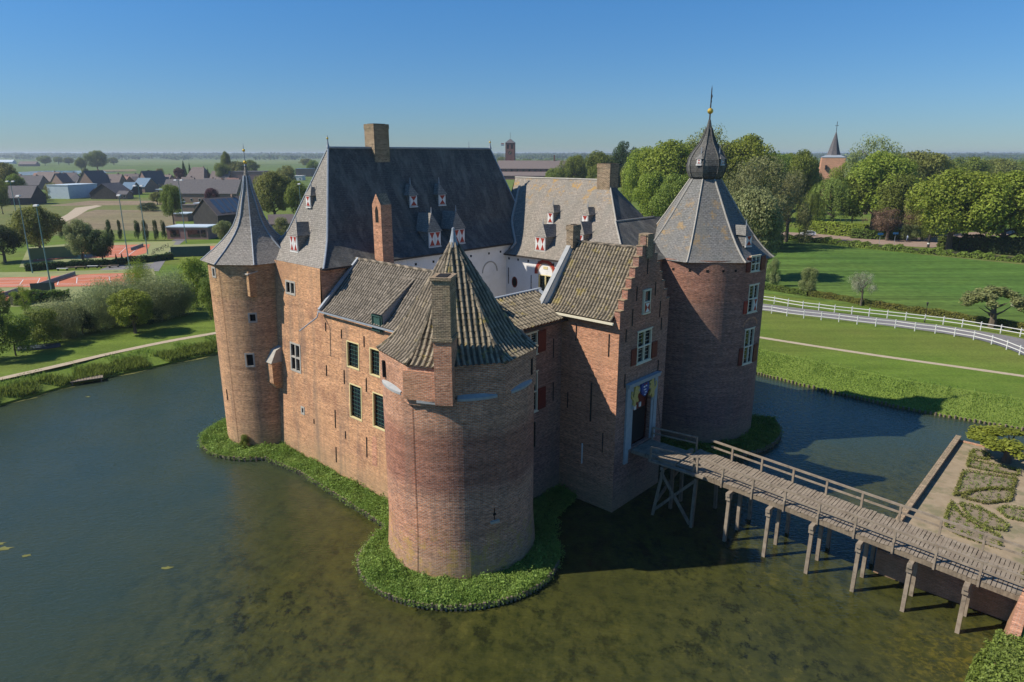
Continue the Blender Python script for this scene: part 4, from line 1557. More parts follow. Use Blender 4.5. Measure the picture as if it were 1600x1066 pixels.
bmesh.ops.recalc_face_normals(bm, faces=bm.faces)
for f in bm.faces:
    if f.normal.z < 0:
        f.normal_flip()
bm.to_mesh(me)
bm.free()
struct(link("ground", me))
m = MB()
m.face([(-80, -60, 0), (110, -60, 0), (110, 115, 0), (-80, 115, 0)])
struct(m.build("water", M['water']))


def sheet(name, pts, mat, dz, world=False, kind='structure'):
    P = [Vector((p[0], p[1], GZ + dz)) if world else at(p[0], p[1], GZ) + Vector((0, 0, dz)) for p in pts]
    t = tessellate_polygon([P])
    me = bpy.data.meshes.new(name)
    me.from_pydata([tuple(p) for p in P], [], [tuple(x) for x in t])
    me.materials.append(M[mat])
    bm = bmesh.new()
    bm.from_mesh(me)
    for f in bm.faces:
        if f.normal.z < 0:
            f.normal_flip()
    bm.to_mesh(me)
    bm.free()
    o = link(name, me)
    o['kind'] = kind
    return o


def ribbon(name, pts, width, mat, dz=.012, edge=0.0):
    L = smooth_line(pts, 10)
    m = MB()
    prev = None
    for i, p in enumerate(L):
        d = (L[min(i + 1, len(L) - 1)] - L[max(0, i - 1)])
        n = Vector((d.y, -d.x, 0)).normalized()
        w0 = width / 2 * (1 + edge * random.uniform(-1, 1))
        a, b = p + n * w0, p - n * w0
        a.z = b.z = GZ + dz
        if prev:
            m.face([prev[0], a, b, prev[1]])
        prev = (a, b)
    o = m.build(name, M[mat])
    return struct(o)


ribbon("footpath", [at(*p) for p in ((-60, 606), (0, 592), (85, 573), (170, 553), (260, 534), (340, 520), (400, 509))], 1.15, 'gravel', .012, .05)
ribbon("footpath", [at(*p) for p in ((1120, 517), (1185, 527), (1280, 542), (1380, 557), (1480, 571), (1600, 588), (1680, 600))], .9, 'gravel', .012, .06)
# road between the white fences
rd = [at(*p) for p in ((1120, 468), (1190, 477), (1300, 489), (1400, 501), (1500, 515), (1580, 529), (1680, 553))]
up_ = smooth_line([at(*p) for p in ((1120, 466), (1190, 474.5), (1295, 487.5), (1400, 500), (1480, 510), (1540, 519), (1600, 530), (1680, 549))], 8)
lo_ = smooth_line([at(*p) for p in ((1120, 475), (1190, 485), (1295, 498), (1400, 511), (1480, 522), (1540, 534), (1600, 556), (1680, 600))], 8)
m = MB()
for a, b, c, d in zip(up_[:-1], up_[1:], lo_[1:], lo_[:-1]):
    m.face([(p.x, p.y, GZ + .02) for p in (a, b, c, d)])
struct(m.build("road", M['asphalt']))
# meadow and its surroundings
sheet("meadow", [(1140, 372), (1215, 373), (1330, 387), (1440, 398), (1640, 418), (1660, 524), (1500, 502), (1380, 483), (1280, 470), (1140, 452)], 'meadow', .03)
sheet("road", [(1100, 357), (1215, 362), (1300, 367), (1360, 371), (1420, 373), (1463, 369), (1520, 363), (1600, 360), (1600, 365), (1530, 371), (1490, 379), (1484, 389), (1430, 386), (1370, 382), (1300, 375), (1215, 368), (1100, 363)], 'brick_road', .035)
sheet("verge", [(1400, 386), (1484, 389), (1640, 402), (1640, 418), (1440, 398)], 'rough_grass', .02)
# playing courts on the left
sheet("court_surround", [(-90, 427), (60, 425), (240, 420), (250, 452), (232, 475), (-90, 482)], 'court_green', .03)
sheet("clay_court", [(-90, 440), (10, 434), (75, 433), (70, 449), (-90, 450)], 'clay', .06)
sheet("clay_court", [(80, 432), (160, 428), (215, 427), (225, 446), (75, 449)], 'clay', .06)
sheet("clay_court", [(-90, 460), (8, 456), (60, 454), (66, 470), (-90, 474)], 'clay', .06)
sheet("court_surround", [(44, 387), (110, 381), (275, 377), (262, 396), (238, 412), (30, 418)], 'court_green', .03)
sheet("clay_court", [(60, 391), (122, 385), (122, 402), (50, 410)], 'clay', .06)
sheet("clay_court", [(128, 385), (235, 382), (228, 396), (205, 402), (126, 404)], 'clay', .06)
sheet("court_surround", [(270, 383), (352, 380), (352, 400), (262, 402)], 'court_green', .03)
sheet("clay_court", [(300, 386), (352, 384), (352, 393), (294, 394)], 'clay', .06)
def court_lines(pts, label=None):
    m = MB()
    P = [at(x, y, GZ) for x, y in pts]
    q = lambda u, v: P[0].lerp(P[1], u).lerp(P[3].lerp(P[2], u), v)
    for (u0, v0, u1, v1) in ((.08, .1, .92, .1), (.08, .9, .92, .9), (.08, .1, .08, .9), (.92, .1, .92, .9), (.08, .22, .92, .22), (.08, .78, .92, .78), (.3, .22, .3, .78), (.7, .22, .7, .78), (.3, .5, .7, .5)):
        m.beam(q(u0, v0) + Vector((0, 0, .075)), q(u1, v1) + Vector((0, 0, .075)), .14, .01)
    struct(m.build("court_lines", M['white_paint']))
court_lines([(-60, 450), (66, 448), (72, 434), (-40, 436)])
court_lines([(78, 448), (215, 446), (205, 428), (84, 432)])
court_lines([(126, 403), (205, 401), (230, 383), (130, 386)])
court_lines([(52, 409), (120, 402), (121, 386), (61, 391)])
sheet("pavement", [(150, 424), (262, 381), (282, 368), (296, 370), (268, 392), (248, 424)], 'asphalt', .025)
# building plot and fields of the village edge
sheet("building_plot", [(100, 358), (112, 338), (150, 328), (270, 329), (275, 352), (268, 362)], 'rough', .03)
sheet("sandy_track", [(86, 345), (105, 335), (118, 325), (150, 321), (160, 322), (138, 328), (118, 340), (98, 349)], 'gravel', .06)
sheet("building_plot", [(75, 322), (140, 314), (270, 314), (270, 320), (170, 321)], 'rough', .045)
sheet("rough_field", [(-60, 322), (80, 318), (160, 306), (275, 312), (275, 364), (-60, 372)], 'rough_grass', .015)
# polder: stripes of fields to the horizon
sheet("polder", [(-900, 300), (480, 300), (700, 279), (2600, 279), (3000, 246.3), (-1200, 246.3)], 'field_far', .1)
sheet("pasture", [(190, 259), (520, 256), (620, 250), (150, 250)], 'field_pale', .4)
sheet("pasture", [(-200, 252), (170, 249), (600, 247.5), (-200, 247)], 'field_pale', .8)
sheet("ploughed_field", [(160, 266), (210, 265.2), (216, 268), (166, 269.5)], 'rough', .4)
o = sheet("river", [(28, 269.5), (60, 267.5), (160, 266.8), (180, 269.5), (120, 272.5), (34, 274.5)], 'water', .3)

# ------------------------------------------------------------------ berm round the castle
def arc(c, R, t0, t1, n=24):
    return [(c[0] + (R(t) if callable(R) else R) * math.cos(R_(t)), c[1] + (R(t) if callable(R) else R) * math.sin(R_(t))) for t in np.linspace(t0, t1, n)]
RT1 = lambda t: float(np.interp(t % 360 if t % 360 > 100 else t % 360 + 360, [200, 215, 228, 242, 258, 275, 300, 330, 360, 390, 410], [5.4, 5.6, 6.1, 6.8, 7.25, 7.35, 7.3, 7.3, 7.2, 6.6, 6.0]))
berm1 = arc(C4, 5.95, 150, 326, 40) + [(9, -1.75), (14, -1.9), (19, -2.1)] + arc(C1, RT1, 208, 400, 46) + [(29.0, 6.6), (28.2, 10.2), (26, 10.2), (20, 3), (0, 3)]
berm2 = arc(C2, 8.3, -125, 45, 40) + [(22, 30), (24, 24)]


def berm(poly, name):
    mb = MB()
    T = lambda x, y, z: tuple(W(x, y, z))
    mb.prism(poly, -.5, .34, 0, T)
    return struct(mb.build(name, M['bank_grass']))


berm(berm1, "berm")
berm(berm2, "berm")


def inpoly(x, y, poly):
    c = False
    j = len(poly) - 1
    for i in range(len(poly)):
        xi, yi = poly[i]
        xj, yj = poly[j]
        if (yi > y) != (yj > y) and x < (xj - xi) * (y - yi) / (yj - yi) + xi:
            c = not c
        j = i
    return c


def edging(poly, skip, label):
    """row of short oak stakes with a waling, standing in the water round a berm"""
    mb = MB()
    for i in range(len(poly) - 1):
        a, b = Vector(poly[i]), Vector(poly[i + 1])
        if not (skip(a) or skip(b)):
            dd = (b - a).normalized()
            mb.beam(W(a.x, a.y, .2), W(b.x, b.y, .2), .05, .22)
        if skip(a) or skip(b):
            continue
        L = (b - a).length
        d = (b - a).normalized()
        n = Vector((d.y, -d.x))
        k = max(1, int(round(L / .34)))
        for j in range(k):
            p = a + d * (j + .5) * L / k + n * .05
            h = .36 + random.uniform(-.05, .07)
            r = random.uniform(.055, .075)
            w0 = W(p.x, p.y)
            mb.hexa([w0 + Vector((sx * r, sy * r, z)) for z in (-.4, h) for sx, sy in ((-1, -1), (1, -1), (1, 1), (-1, 1))])
    o = mb.build("timber_edging", M['wood_dark'])
    return tag(o, label, "edging", "timber edgings of the moat")


edging(berm1, lambda p: p.y > 2.9 or p.x < -5.8 and p.y > 1, "row of short wooden stakes edging the green berm round the front tower and left wall")
edging(berm2, lambda p: p.x < 25, "row of short wooden stakes edging the berm of the broad dark tower")
# stakes along the far bank
mb = MB()
for i in range(len(outer)):
    (q0, n0), (q1, n1) = outer[i], outer[(i + 1) % len(outer)]
    if q0.x > 22 and q0.y > 50:
        L = (q1.xy - q0.xy).length
        k = max(1, int(L / .35))
        for j in range(k):
            p = q0.lerp(q1, (j + .5) / k)
            h = .3 + random.uniform(-.06, .08)
            mb.box((p.x - .07 - n0.x * .08, p.y - .07 - n0.y * .08, -.3), (p.x + .07 - n0.x * .08, p.y + .07 - n0.y * .08, h))
tag(mb.build("timber_edging", M['wood_dark']), "long row of wooden stakes along the grassy bank right of the castle", "edging", "timber edgings of the moat")
# jetty at the left bank
jp = at(135, 592, .45)
j = empty("jetty", (jp.x, jp.y, 0), R_(33), "small grey wooden jetty jutting from the reedy left bank", "jetty")
m = MB()
for k in range(12):
    m.box((-1.6 + k * .27, -.6, .42 + random.uniform(-.01, .01)), (-1.36 + k * .27, .6, .5))
m.build("deck", M['wood_old'], j)
for x in (-1.4, 1.4):
    for y in (-.5, .5):
        m = MB()
        m.box((x - .07, y - .07, -.5), (x + .07, y + .07, .42))
        m.build("post", M['wood_dark'], j)

# ------------------------------------------------------------------ wooden bridge
br = empty("bridge", ORG, TH, "long weathered oak footbridge on raking trestles crossing the moat to the gate", "bridge")
DZ = lambda a: 4.22 - .047 * (a - 33)
BB0, BB1 = 12.55, 16.0
m = MB()
a = 35.0
k = 0
while a < 55.6:
    z = DZ(a)
    j1, j2 = random.uniform(-.05, .05), random.uniform(-.05, .05)
    dz = random.uniform(-.012, .012)
    wd = random.uniform(.17, .2)
    m.hexa([(a, BB0 + j1, z - .06), (a + wd, BB0 + j1, z - .06), (a + wd, BB1 + j2, z - .06), (a, BB1 + j2, z - .06), (a, BB0 + j1, z + dz), (a + wd, BB0 + j1, z + dz), (a + wd, BB1 + j2, z + dz), (a, BB1 + j2, z + dz)])
    a += .215
m.build("deck", M['wood_old'], br)
m = MB()
a = 31.5
while a < 34.95:
    z = 4.25
    m.box((a, 12.3, z - .07), (a + .2, 14.9, z + random.uniform(-.01, .01)))
    a += .22
for y in (12.35, 14.75):
    m.beam((31.45, y, 4.1), (35.0, y, 4.1), .16, .2)
m.build("drawbridge", M['wood_old'], br)
for y in (12.65, 13.7, 14.8, 15.9):
    m = MB()
    m.beam((34.8, y, DZ(34.8) - .22), (55.4, y, DZ(55.4) - .22), .2, .28)
    m.build("beam", M['wood_dark'], br)
# side boards
def rail(side, a0, a1, step, off):
    y = BB0 + .08 if side < 0 else BB1 - .08
    m = MB()
    m.beam((a0, y, DZ(a0) + 1.02), (a1, y, DZ(a1) + 1.02), .11, .13)
    m.build("handrail", M['wood_old'], br)
    m = MB()
    m.beam((a0, y, DZ(a0) + .55), (a1, y, DZ(a1) + .55), .05, .13)
    m.build("midrail", M['wood_old'], br)
    a = a0 + off
    while a < a1:
        m = MB()
        z = DZ(a)
        m.box((a - .06, y - .07 * 1, z - .38 if side < 0 else z), (a + .06, y + .07, z + 1.0))
        if side < 0:
            m.box((a - .05, y - .16, z - .4), (a + .05, y - .07, z + .35))
        m.build("post", M['wood_old'], br)
        a += step
rail(-1, 36.1, 55.4, 2.08, .2)
rail(1, 35.9, 55.4, 2.15, 1.6)
# short slanting rails at the drawbridge
for y0, y1, xa, xb in ((11.75, 12.5, 33.4, 36.6), (14.95, 15.6, 31.6, 34.9)):
    m = MB()
    m.beam((xa, y0, 5.2), (xb, y1, 5.15), .09, .1)
    m.beam((xa, y0, 4.75), (xb, y1, 4.7), .06, .09)
    m.box((xa - .05, y0 - .05, 4.1), (xa + .05, y0 + .05, 5.2))
    m.box((xb - .05, y1 - .05, 4.0), (xb + .05, y1 + .05, 5.2))
    m.build("entrance_rail", M['wood_old'], br)
m = MB()
m.beam((33.1, 12.05, 4.05), (37.2, 12.3, 3.95), .3, .12)
m.build("side_beam", M['wood_old'], br)
# trestles
def trestle(a, front, xb=False):
    z = DZ(a) - .36
    m = MB()
    m.beam((a, BB0 - .55, z - .12), (a, BB1 + .3, z - .12), .26, .24)
    o = m.build("trestle", M['wood_old'], br)
    legs = [((a, BB0 - .2, z - .2), (a, front, -.8)), ((a, 14.1, z - .2), (a, 14.1, -.8)), ((a, BB1 - .1, z - .2), (a, BB1 + .1, -.8))]
    for p, q in legs:
        m = MB()
        m.beam(q, p, .21, .21)
        m.build("leg", M['wood_old'], o)
    m = MB()
    m.box((a - .15, BB0 - .45, z - .55), (a + .15, BB0 - .1, z - .22))
    m.build("cap_block", M['wood_old'], o)
for k in range(7):
    trestle(39.1 + 2.68 * k, BB0 - .42)
m = MB()
m.beam((34.2, 12.0, 3.7), (34.2, 16.4, 3.7), .24, .24)
o = m.build("trestle", M['wood_old'], br)
for p, q in (((34.2, 12.2, 3.6), (33.6, 11.9, -.8)), ((36.6, 12.5, 3.6), (36.6, 12.2, -.8)), ((34.2, 15.0, 3.6), (34.2, 15.1, -.8)), ((36.6, 15.6, 3.6), (36.6, 15.9, -.8)), ((34.2, 13.6, 3.6), (34.2, 13.6, -.8))):
    m = MB()
    m.beam(q, p, .21, .21)
    m.build("leg", M['wood_dark'], o)  # shade below the deck put into darker oak, braces too
for p, q in (((33.7, 12.0, .3), (36.5, 12.4, 3.4)), ((34.1, 12.1, 3.4), (36.5, 12.2, .2)), ((33.8, 12.0, .9), (34.2, 15.1, 3.1))):
    m = MB()
    m.beam(p, q, .14, .18)
    m.build("brace", M['wood_dark'], o)

# ------------------------------------------------------------------ garden terrace, quay walls, forecourt
T_ = lambda x, y, z: tuple(W(x, y, z))
m = MB()
m.prism([(47.7, 15.4), (75, 15.4), (75, 38.0), (47.7, 38.0)], -.6, 1.42, 0, T_)
struct(m.build("garden_terrace", M['sand']))
qw = empty("quay_wall", ORG, TH, "low old brick quay wall with stone top along the left edge of the formal garden", "quay wall", "quay walls of the garden")
m = MB()
m.box((47.45, 15.4, -.6), (47.75, 38.2, 1.75))
m.build("wall", M['brick_gate'], qw)
m = MB()
m.box((47.4, 15.3, 1.75), (47.8, 38.25, 1.83))
m.build("coping", M['brick_moss'], qw)
q2 = empty("quay_wall", ORG, TH, "shaded brick quay wall under the right end of the bridge", "quay wall", "quay walls of the garden")
m = MB()
m.box((47.5, 15.1, -.6), (56, 15.4, 1.6))
m.build("wall", M['brick_keep'], q2)  # darker brick carries the shade under the deck
q3 = empty("quay_wall", ORG, TH, "thin brick kerb at the far end of the formal garden beside the moat", "quay wall", "quay walls of the garden")
m = MB()
m.box((47.75, 37.9, -.6), (75, 38.2, 1.5))
m.build("wall", M['brick_gate'], q3)
m = MB()
m.prism([(54.9, -30), (90, -30), (90, 17.0), (54.9, 17.0)], -.6, 3.05, 0, T_)
struct(m.build("forecourt", M['bank_grass']))
rw = empty("retaining_wall", ORG, TH, "patched red brick retaining wall at the right end of the bridge", "wall")
m = MB()
for s0, s1 in zip(np.arange(8.0, 17.4, 1), np.arange(9.0, 18.4, 1)):
    s1 = min(s1, 17.2)
    for z0_, z1_ in ((-.6, .6), (.6, 1.8), (1.8, 3.2)):
        ff = lambda z: 54.35 + .12 * z
        m.face([(ff(z0_), s0, z0_), (ff(z0_), s1, z0_), (ff(z1_), s1, z1_), (ff(z1_), s0, z1_)], [(s0, z0_), (s1, z0_), (s1, z1_), (s0, z1_)])
m.face([(ff(3.2), 8, 3.2), (ff(3.2), 17.2, 3.2), (55.2, 17.2, 3.2), (55.2, 8, 3.2)])
m.face([(ff(-.6), 17.2, -.6), (56.5, 17.2, -.6), (56.5, 17.2, 3.2), (ff(3.2), 17.2, 3.2)])
m.build("wall", M['brick_gate'], rw)

# beds of the parterre, drawn in garden coordinates (a along the bridge, b away from it)
def ga(px, py):
    p = at(px, py, 1.43)
    d = Vector((p.x, p.y, 0)) - ORG
    return (d.dot(UV_), d.dot(VV_))
BEDS = [
    ([(1517, 708), (1522, 704), (1545, 709), (1543, 719), (1515, 715)], "small green corner bed near the spreading tree in the formal garden"),
    ([(1511, 730), (1514, 719), (1592, 736), (1590, 744), (1560, 739)], "long narrow planted bed behind the large one in the formal garden"),
    ([(1491, 775), (1506, 737), (1587, 749), (1583, 765), (1548, 764), (1512, 770)], "large rectangular bed of clipped rows in the formal garden"),
    ([(1503, 778), (1520, 769), (1550, 765), (1583, 768), (1578, 783), (1540, 788), (1520, 783)], "half-moon planted bed in front of the large rectangular bed"),
    ([(1500, 788), (1530, 795), (1560, 812), (1574, 822), (1570, 830), (1545, 827), (1515, 810)], "curved strip bed sweeping between two gravel paths"),
    ([(1478, 806), (1487, 786), (1498, 802), (1525, 822), (1560, 838), (1562, 858), (1530, 848), (1500, 838), (1478, 826)], "long sweeping bed beside the bridge railing"),
    ([(1559, 797), (1572, 793), (1600, 797), (1620, 803), (1620, 818), (1600, 816), (1572, 809)], "oval bed edged with low hedge at the right of the garden"),
]
# ------------------------------------------------------------------ foliage
def leaf_mat(name, c, c2=None, tr=.42, rv=.14):
    g = NG(name)
    at_ = g.n("Attribute", attribute_name="tone").outputs[2]
    p = g.pos()
    n = g.noise(p, .35, 3)
    col = g.mix(g.ramp(n, [(.35, 0.0), (.65, 1.0)]), c, c2 or tuple(x * 1.35 for x in c))
    col = g.mix(1.0, col, g.ramp(at_, [(0.0, .62), (1.0, 1.42)]), 'MULTIPLY')
    rnd = g.n("ObjectInfo").outputs[5]
    hs = g.n("HueSaturation", {"Hue": g.n("MapRange", {"Value": rnd, "To Min": .5 - rv * .14, "To Max": .5 + rv * .10}).outputs[0], "Saturation": 1.0,
                               "Value": g.n("MapRange", {"Value": rnd, "To Min": 1 - rv, "To Max": 1 + rv}).outputs[0], "Color": col})
    return g.finish(hs.outputs[0], .6, spec=.25, trans=(tr, hs.outputs[0]))


LM = {
    'bright': leaf_mat('spring_leaves', (.20, .25, .03), (.27, .32, .045)),
    'mid': leaf_mat('green_leaves', (.15, .205, .032), (.20, .255, .042)),
    'dark': leaf_mat('dark_leaves', (0.041, 0.076, 0.022), (0.062, 0.103, 0.028)),
    'willow': leaf_mat('willow_leaves', (.20, .22, .085), (.27, .285, .12)),
    'silver': leaf_mat('silver_willow_leaves', (.25, .30, .12), (.32, .37, .17)),
    'olive': leaf_mat('olive_leaves', (.19, .205, .048), (.24, .255, .068)),
    'pale': leaf_mat('pale_leaves', (0.207, 0.248, 0.083), (0.276, 0.304, 0.124)),
    'weeping': leaf_mat('weeping_leaves', (.15, .20, .035), (.20, .25, .05)),
    'copper': leaf_mat('copper_leaves', (0.083, 0.030, 0.036), (0.117, 0.041, 0.044)),
    'brown': leaf_mat('brown_twigs', (0.179, 0.117, 0.069), (0.235, 0.166, 0.097)),
    'hedge': leaf_mat('hedge_leaves', (0.103, 0.159, 0.028), (0.152, 0.200, 0.034)),
    'hedge_y': leaf_mat('young_hedge_leaves', (0.221, 0.221, 0.041), (0.166, 0.207, 0.041)),
    'beech': leaf_mat('old_beech_leaves', (0.193, 0.131, 0.076), (0.166, 0.152, 0.055)),
    'blossom': leaf_mat('blossom_leaves', (0.235, 0.262, 0.124), (0.442, 0.442, 0.331)),
    'berm': leaf_mat('nettle_leaves', (.16, .23, .04), (.23, .30, .065)),
    'reed': leaf_mat('reed_blades', (.17, .25, .045), (.22, .30, .06)),
    'far': leaf_mat('far_wood_leaves', (0.062, 0.110, 0.034), (0.090, 0.138, 0.041), rv=.0),
    'far_mid': leaf_mat('wood_leaves', (.12, .18, .035), (.16, .22, .05), rv=.0),
}
M['bark'] = noisy('bark', (.09, .07, .05), (.15, .12, .09), 6, .9, stretch=(1, 1, .3))


def quads(P, N_, size, asp=.62, seed=0, jitter=.9):
    """leaf-shaped quads at points P facing about N_"""
    r = np.random.default_rng(seed)
    n = len(P)
    nn = N_ + r.normal(0, jitter * .6, (n, 3))
    nn /= np.linalg.norm(nn, axis=1, keepdims=True) + 1e-9
    t = r.normal(0, 1, (n, 3))
    t -= (t * nn).sum(1, keepdims=True) * nn
    t /= np.linalg.norm(t, axis=1, keepdims=True) + 1e-9
    b = np.cross(nn, t)
    s = (size * r.uniform(.65, 1.35, n))[:, None]
    V = np.stack([P - t * s, P - b * s * asp + nn * s * .12, P + t * s, P + b * s * asp + nn * s * .12], 1).reshape(-1, 3)
    F = np.arange(n * 4).reshape(-1, 4)
    return V, F


def blob_points(blobs, n, r, shell=.45, top=0.0):
    """points in the outer shell of many overlapping balls (c, radius)"""
    C_ = np.array([b[0] for b in blobs])
    Rr = np.array([b[1] for b in blobs])
    w_ = Rr.mean(1) ** 2 if Rr.ndim > 1 else Rr ** 2
    idx = r.choice(len(blobs), n, p=w_ / w_.sum())
    d = r.normal(0, 1, (n, 3))
    d /= np.linalg.norm(d, axis=1, keepdims=True)
    if top:
        d[:, 2] = np.where(r.random(n) < top, np.abs(d[:, 2]), d[:, 2])
    rad = (1 - shell * r.random(n) ** 1.6)[:, None]
    RR = Rr[idx] if Rr.ndim > 1 else Rr[idx][:, None]
    P = C_[idx] + d * rad * RR
    return P, d


def crown(kind, seed, n, size):
    """unit crown: height 0..1, half-width about .5"""
    r = np.random.default_rng(seed)
    if kind in ('broad', 'sparse', 'tall'):
        nb = {'broad': 52, 'sparse': 40, 'tall': 30}[kind]
        lo = {'broad': .16, 'sparse': .22, 'tall': .12}[kind]
        bl = []
        for i in range(nb):
            th = r.uniform(0, 2 * PI)
            u = r.uniform(-.85, 1)
            rr = math.sqrt(max(0, 1 - u * u)) * r.uniform(.45, 1.12)
            R0 = r.choice([.08, .11, .14, .19]) * r.uniform(.85, 1.15) if kind != 'sparse' else r.uniform(.08, .15)
            zc = lo + (1 - lo) * .5 + u * ((1 - lo) * .5 - R0 * .8)
            sh = 1.0 - .22 * max(0, -u)
            bl.append(((math.cos(th) * rr * (.5 - R0 * .7) * sh, math.sin(th) * rr * (.5 - R0 * .7) * sh, zc), R0))
        P, d = blob_points(bl, n, r, .5 if kind != 'sparse' else .9)
        P[:, 2] = np.clip(P[:, 2], .02, 1.02)
        V, F = quads(P, d * .7 + np.array([0, 0, .4]), size, seed=seed)
    elif kind == 'willow':
        bl = []
        for i in range(46):
            th = r.uniform(0, 2 * PI)
            u = r.uniform(0, 1)
            rr = (1 - u ** 2.2) ** .5 * r.uniform(.5, 1)
            bl.append(((math.cos(th) * rr * .42, math.sin(th) * rr * .42, .1 + u * .8), r.uniform(.06, .13)))
        bl = [(c, (R0, R0, R0 * 1.5)) for c, R0 in bl]
        P, d = blob_points(bl, n, r, .8)
        V, F = quads(P, d, size, .33, seed, 1.2)
    elif kind == 'weeping':
        ns = 150
        P, d = [], []
        for i in range(ns):
            th = r.uniform(0, 2 * PI)
            r0 = r.uniform(.08, .38)
            z0 = .98 - (r0 / .5) ** 2 * .35 + r.uniform(-.05, .02)
            r1 = r0 + r.uniform(.04, .13)
            z1 = r.uniform(.0, .45) if r0 > .2 else r.uniform(.3, .7)
            k = max(6, int(n / ns))
            t = r.random(k)
            rad = r0 + (r1 - r0) * np.sqrt(t)
            z = z0 + (z1 - z0) * t ** 1.3
            a = th + r.normal(0, .045, k)
            P.append(np.stack([np.cos(a) * rad, np.sin(a) * rad, z], 1))
            d.append(np.stack([np.cos(a), np.sin(a), 0 * a + .2], 1))
        P, d = np.concatenate(P), np.concatenate(d)
        V, F = quads(P, d, size, .45, seed, .7)
    elif kind == 'conifer':
        u = r.random(n) ** .6
        th = r.uniform(0, 2 * PI, n)
        lay = .8 + .2 * np.abs(np.sin(u * 26))
        rad = (u * .5) * lay * r.uniform(.6, 1, n)
        P = np.stack([np.cos(th) * rad, np.sin(th) * rad, 1.0 - u * .93], 1)
        V, F = quads(P, np.stack([np.cos(th), np.sin(th), th * 0 + .3], 1), size, .5, seed)
    elif kind == 'bush':
        bl = []
        for i in range(30):
            th = r.uniform(0, 2 * PI)
            u = r.uniform(0, 1)
            rr = math.sqrt(1 - u * u * .9) * r.uniform(.3, 1)
            R0 = r.uniform(.10, .2)
            bl.append(((math.cos(th) * rr * (.5 - R0 * .6), math.sin(th) * rr * (.5 - R0 * .6), .12 + u * .72), R0))
        P, d = blob_points(bl, n, r, .55, .3)
        P[:, 2] = np.clip(P[:, 2], .0, 1.05)
        V, F = quads(P, d * .7 + np.array([0, 0, .35]), size, .5, seed)
    elif kind == 'spray':      # upright shrub of many long stems
        ns = 130
        P, d = [], []
        for i in range(ns):
            th = r.uniform(0, 2 * PI)
            rb, rt = r.uniform(0, .28), r.uniform(.1, .5)
            h = (1 - (rt / .5) ** 2 * .35) * r.uniform(.75, 1.03)
            k = int(n / ns)
            t = r.random(k) ** .7
            wv = .025 + .03 * t
            P.append(np.stack([np.cos(th) * (rb + (rt - rb) * t) + r.normal(0, 1, k) * wv, np.sin(th) * (rb + (rt - rb) * t) + r.normal(0, 1, k) * wv, h * t], 1))
            d.append(np.stack([np.cos(th) + 0 * t, np.sin(th) + 0 * t, .4 + 0 * t], 1))
        P, d = np.concatenate(P), np.concatenate(d)
        V, F = quads(P, d, size, .33, seed, 1.3)
    elif kind == 'umbrella':
        bl = []
        for i in range(30):
            th = r.uniform(0, 2 * PI)
            rr = math.sqrt(r.random())
            bl.append(((math.cos(th) * rr * .42, math.sin(th) * rr * .42, .62 + .26 * (1 - rr * rr) + r.uniform(-.05, .05)), r.uniform(.07, .13)))
        P, d = blob_points(bl, n, r, .6)
        V, F = quads(P, d * .5 + np.array([0, 0, .6]), size, .6, seed)
    tone = np.clip(r.normal(.5, .22, len(F)), 0, 1)
    return V, F, tone


def trunk_mesh(kind, seed):
    r = random.Random(seed)
    mb = MB()
    top = {'umbrella': .62, 'conifer': .9, 'sparse': .75, 'broad': .55, 'tall': .6, 'willow': .5, 'weeping': .7, 'bush': .4, 'spray': .35}[kind]
    r0 = {'sparse': .028, 'umbrella': .05, 'bush': .02, 'spray': .015}.get(kind, .03)
    pts = [(0, 0, -.02), (r.uniform(-.01, .01), r.uniform(-.01, .01), top * .35), (r.uniform(-.03, .03), r.uniform(-.03, .03), top * .7), (r.uniform(-.04, .04), r.uniform(-.04, .04), top)]
    mb.tube(pts, [r0 * 1.25, r0, r0 * .75, r0 * .35], 7)
    nb = {'sparse': 16, 'umbrella': 9, 'bush': 6, 'spray': 10, 'conifer': 0}.get(kind, 9)
    for i in range(nb):
        th = r.uniform(0, 2 * PI)
        z = top * r.uniform(.35, .95)
        ln = r.uniform(.16, .30)
        e = (math.cos(th) * ln, math.sin(th) * ln, min(.8, z + ln * r.uniform(.4, .9)))
        mb.tube([(0, 0, z), (e[0] * .5, e[1] * .5, z + (e[2] - z) * .4), e], [r0 * .5, r0 * .3, r0 * .1], 5)
    return mb.mesh("trunk", [M['bark']])


PROTO = {}


def proto(kind, var, n, size):
    key = (kind, var, n)
    if key not in PROTO:
        V, F, tone = crown(kind, 100 + var * 17 + hash(kind) % 1, n, size)
        PROTO[key] = (fast_mesh("crown", V, F, [LM['mid']], tone), trunk_mesh(kind, var))
    return PROTO[key]


SPEC = {'broad': (20000, .0155), 'sparse': (6000, .012), 'tall': (15000, .016), 'willow': (14000, .016), 'weeping': (9000, .017), 'conifer': (4000, .026), 'bush': (9000, .019),
        'spray': (14000, .016), 'umbrella': (5500, .024)}
CATN = {'broad': ('broadleaf_tree', 'tree'), 'sparse': ('sparse_tree', 'tree'), 'tall': ('tall_tree', 'tree'), 'willow': ('willow_tree', 'tree'), 'weeping': ('weeping_willow', 'tree'),
        'conifer': ('conifer', 'tree'), 'bush': ('bush', 'bush'), 'spray': ('willow_shrub', 'shrub'), 'umbrella': ('spreading_tree', 'tree')}
TCOUNT = 0


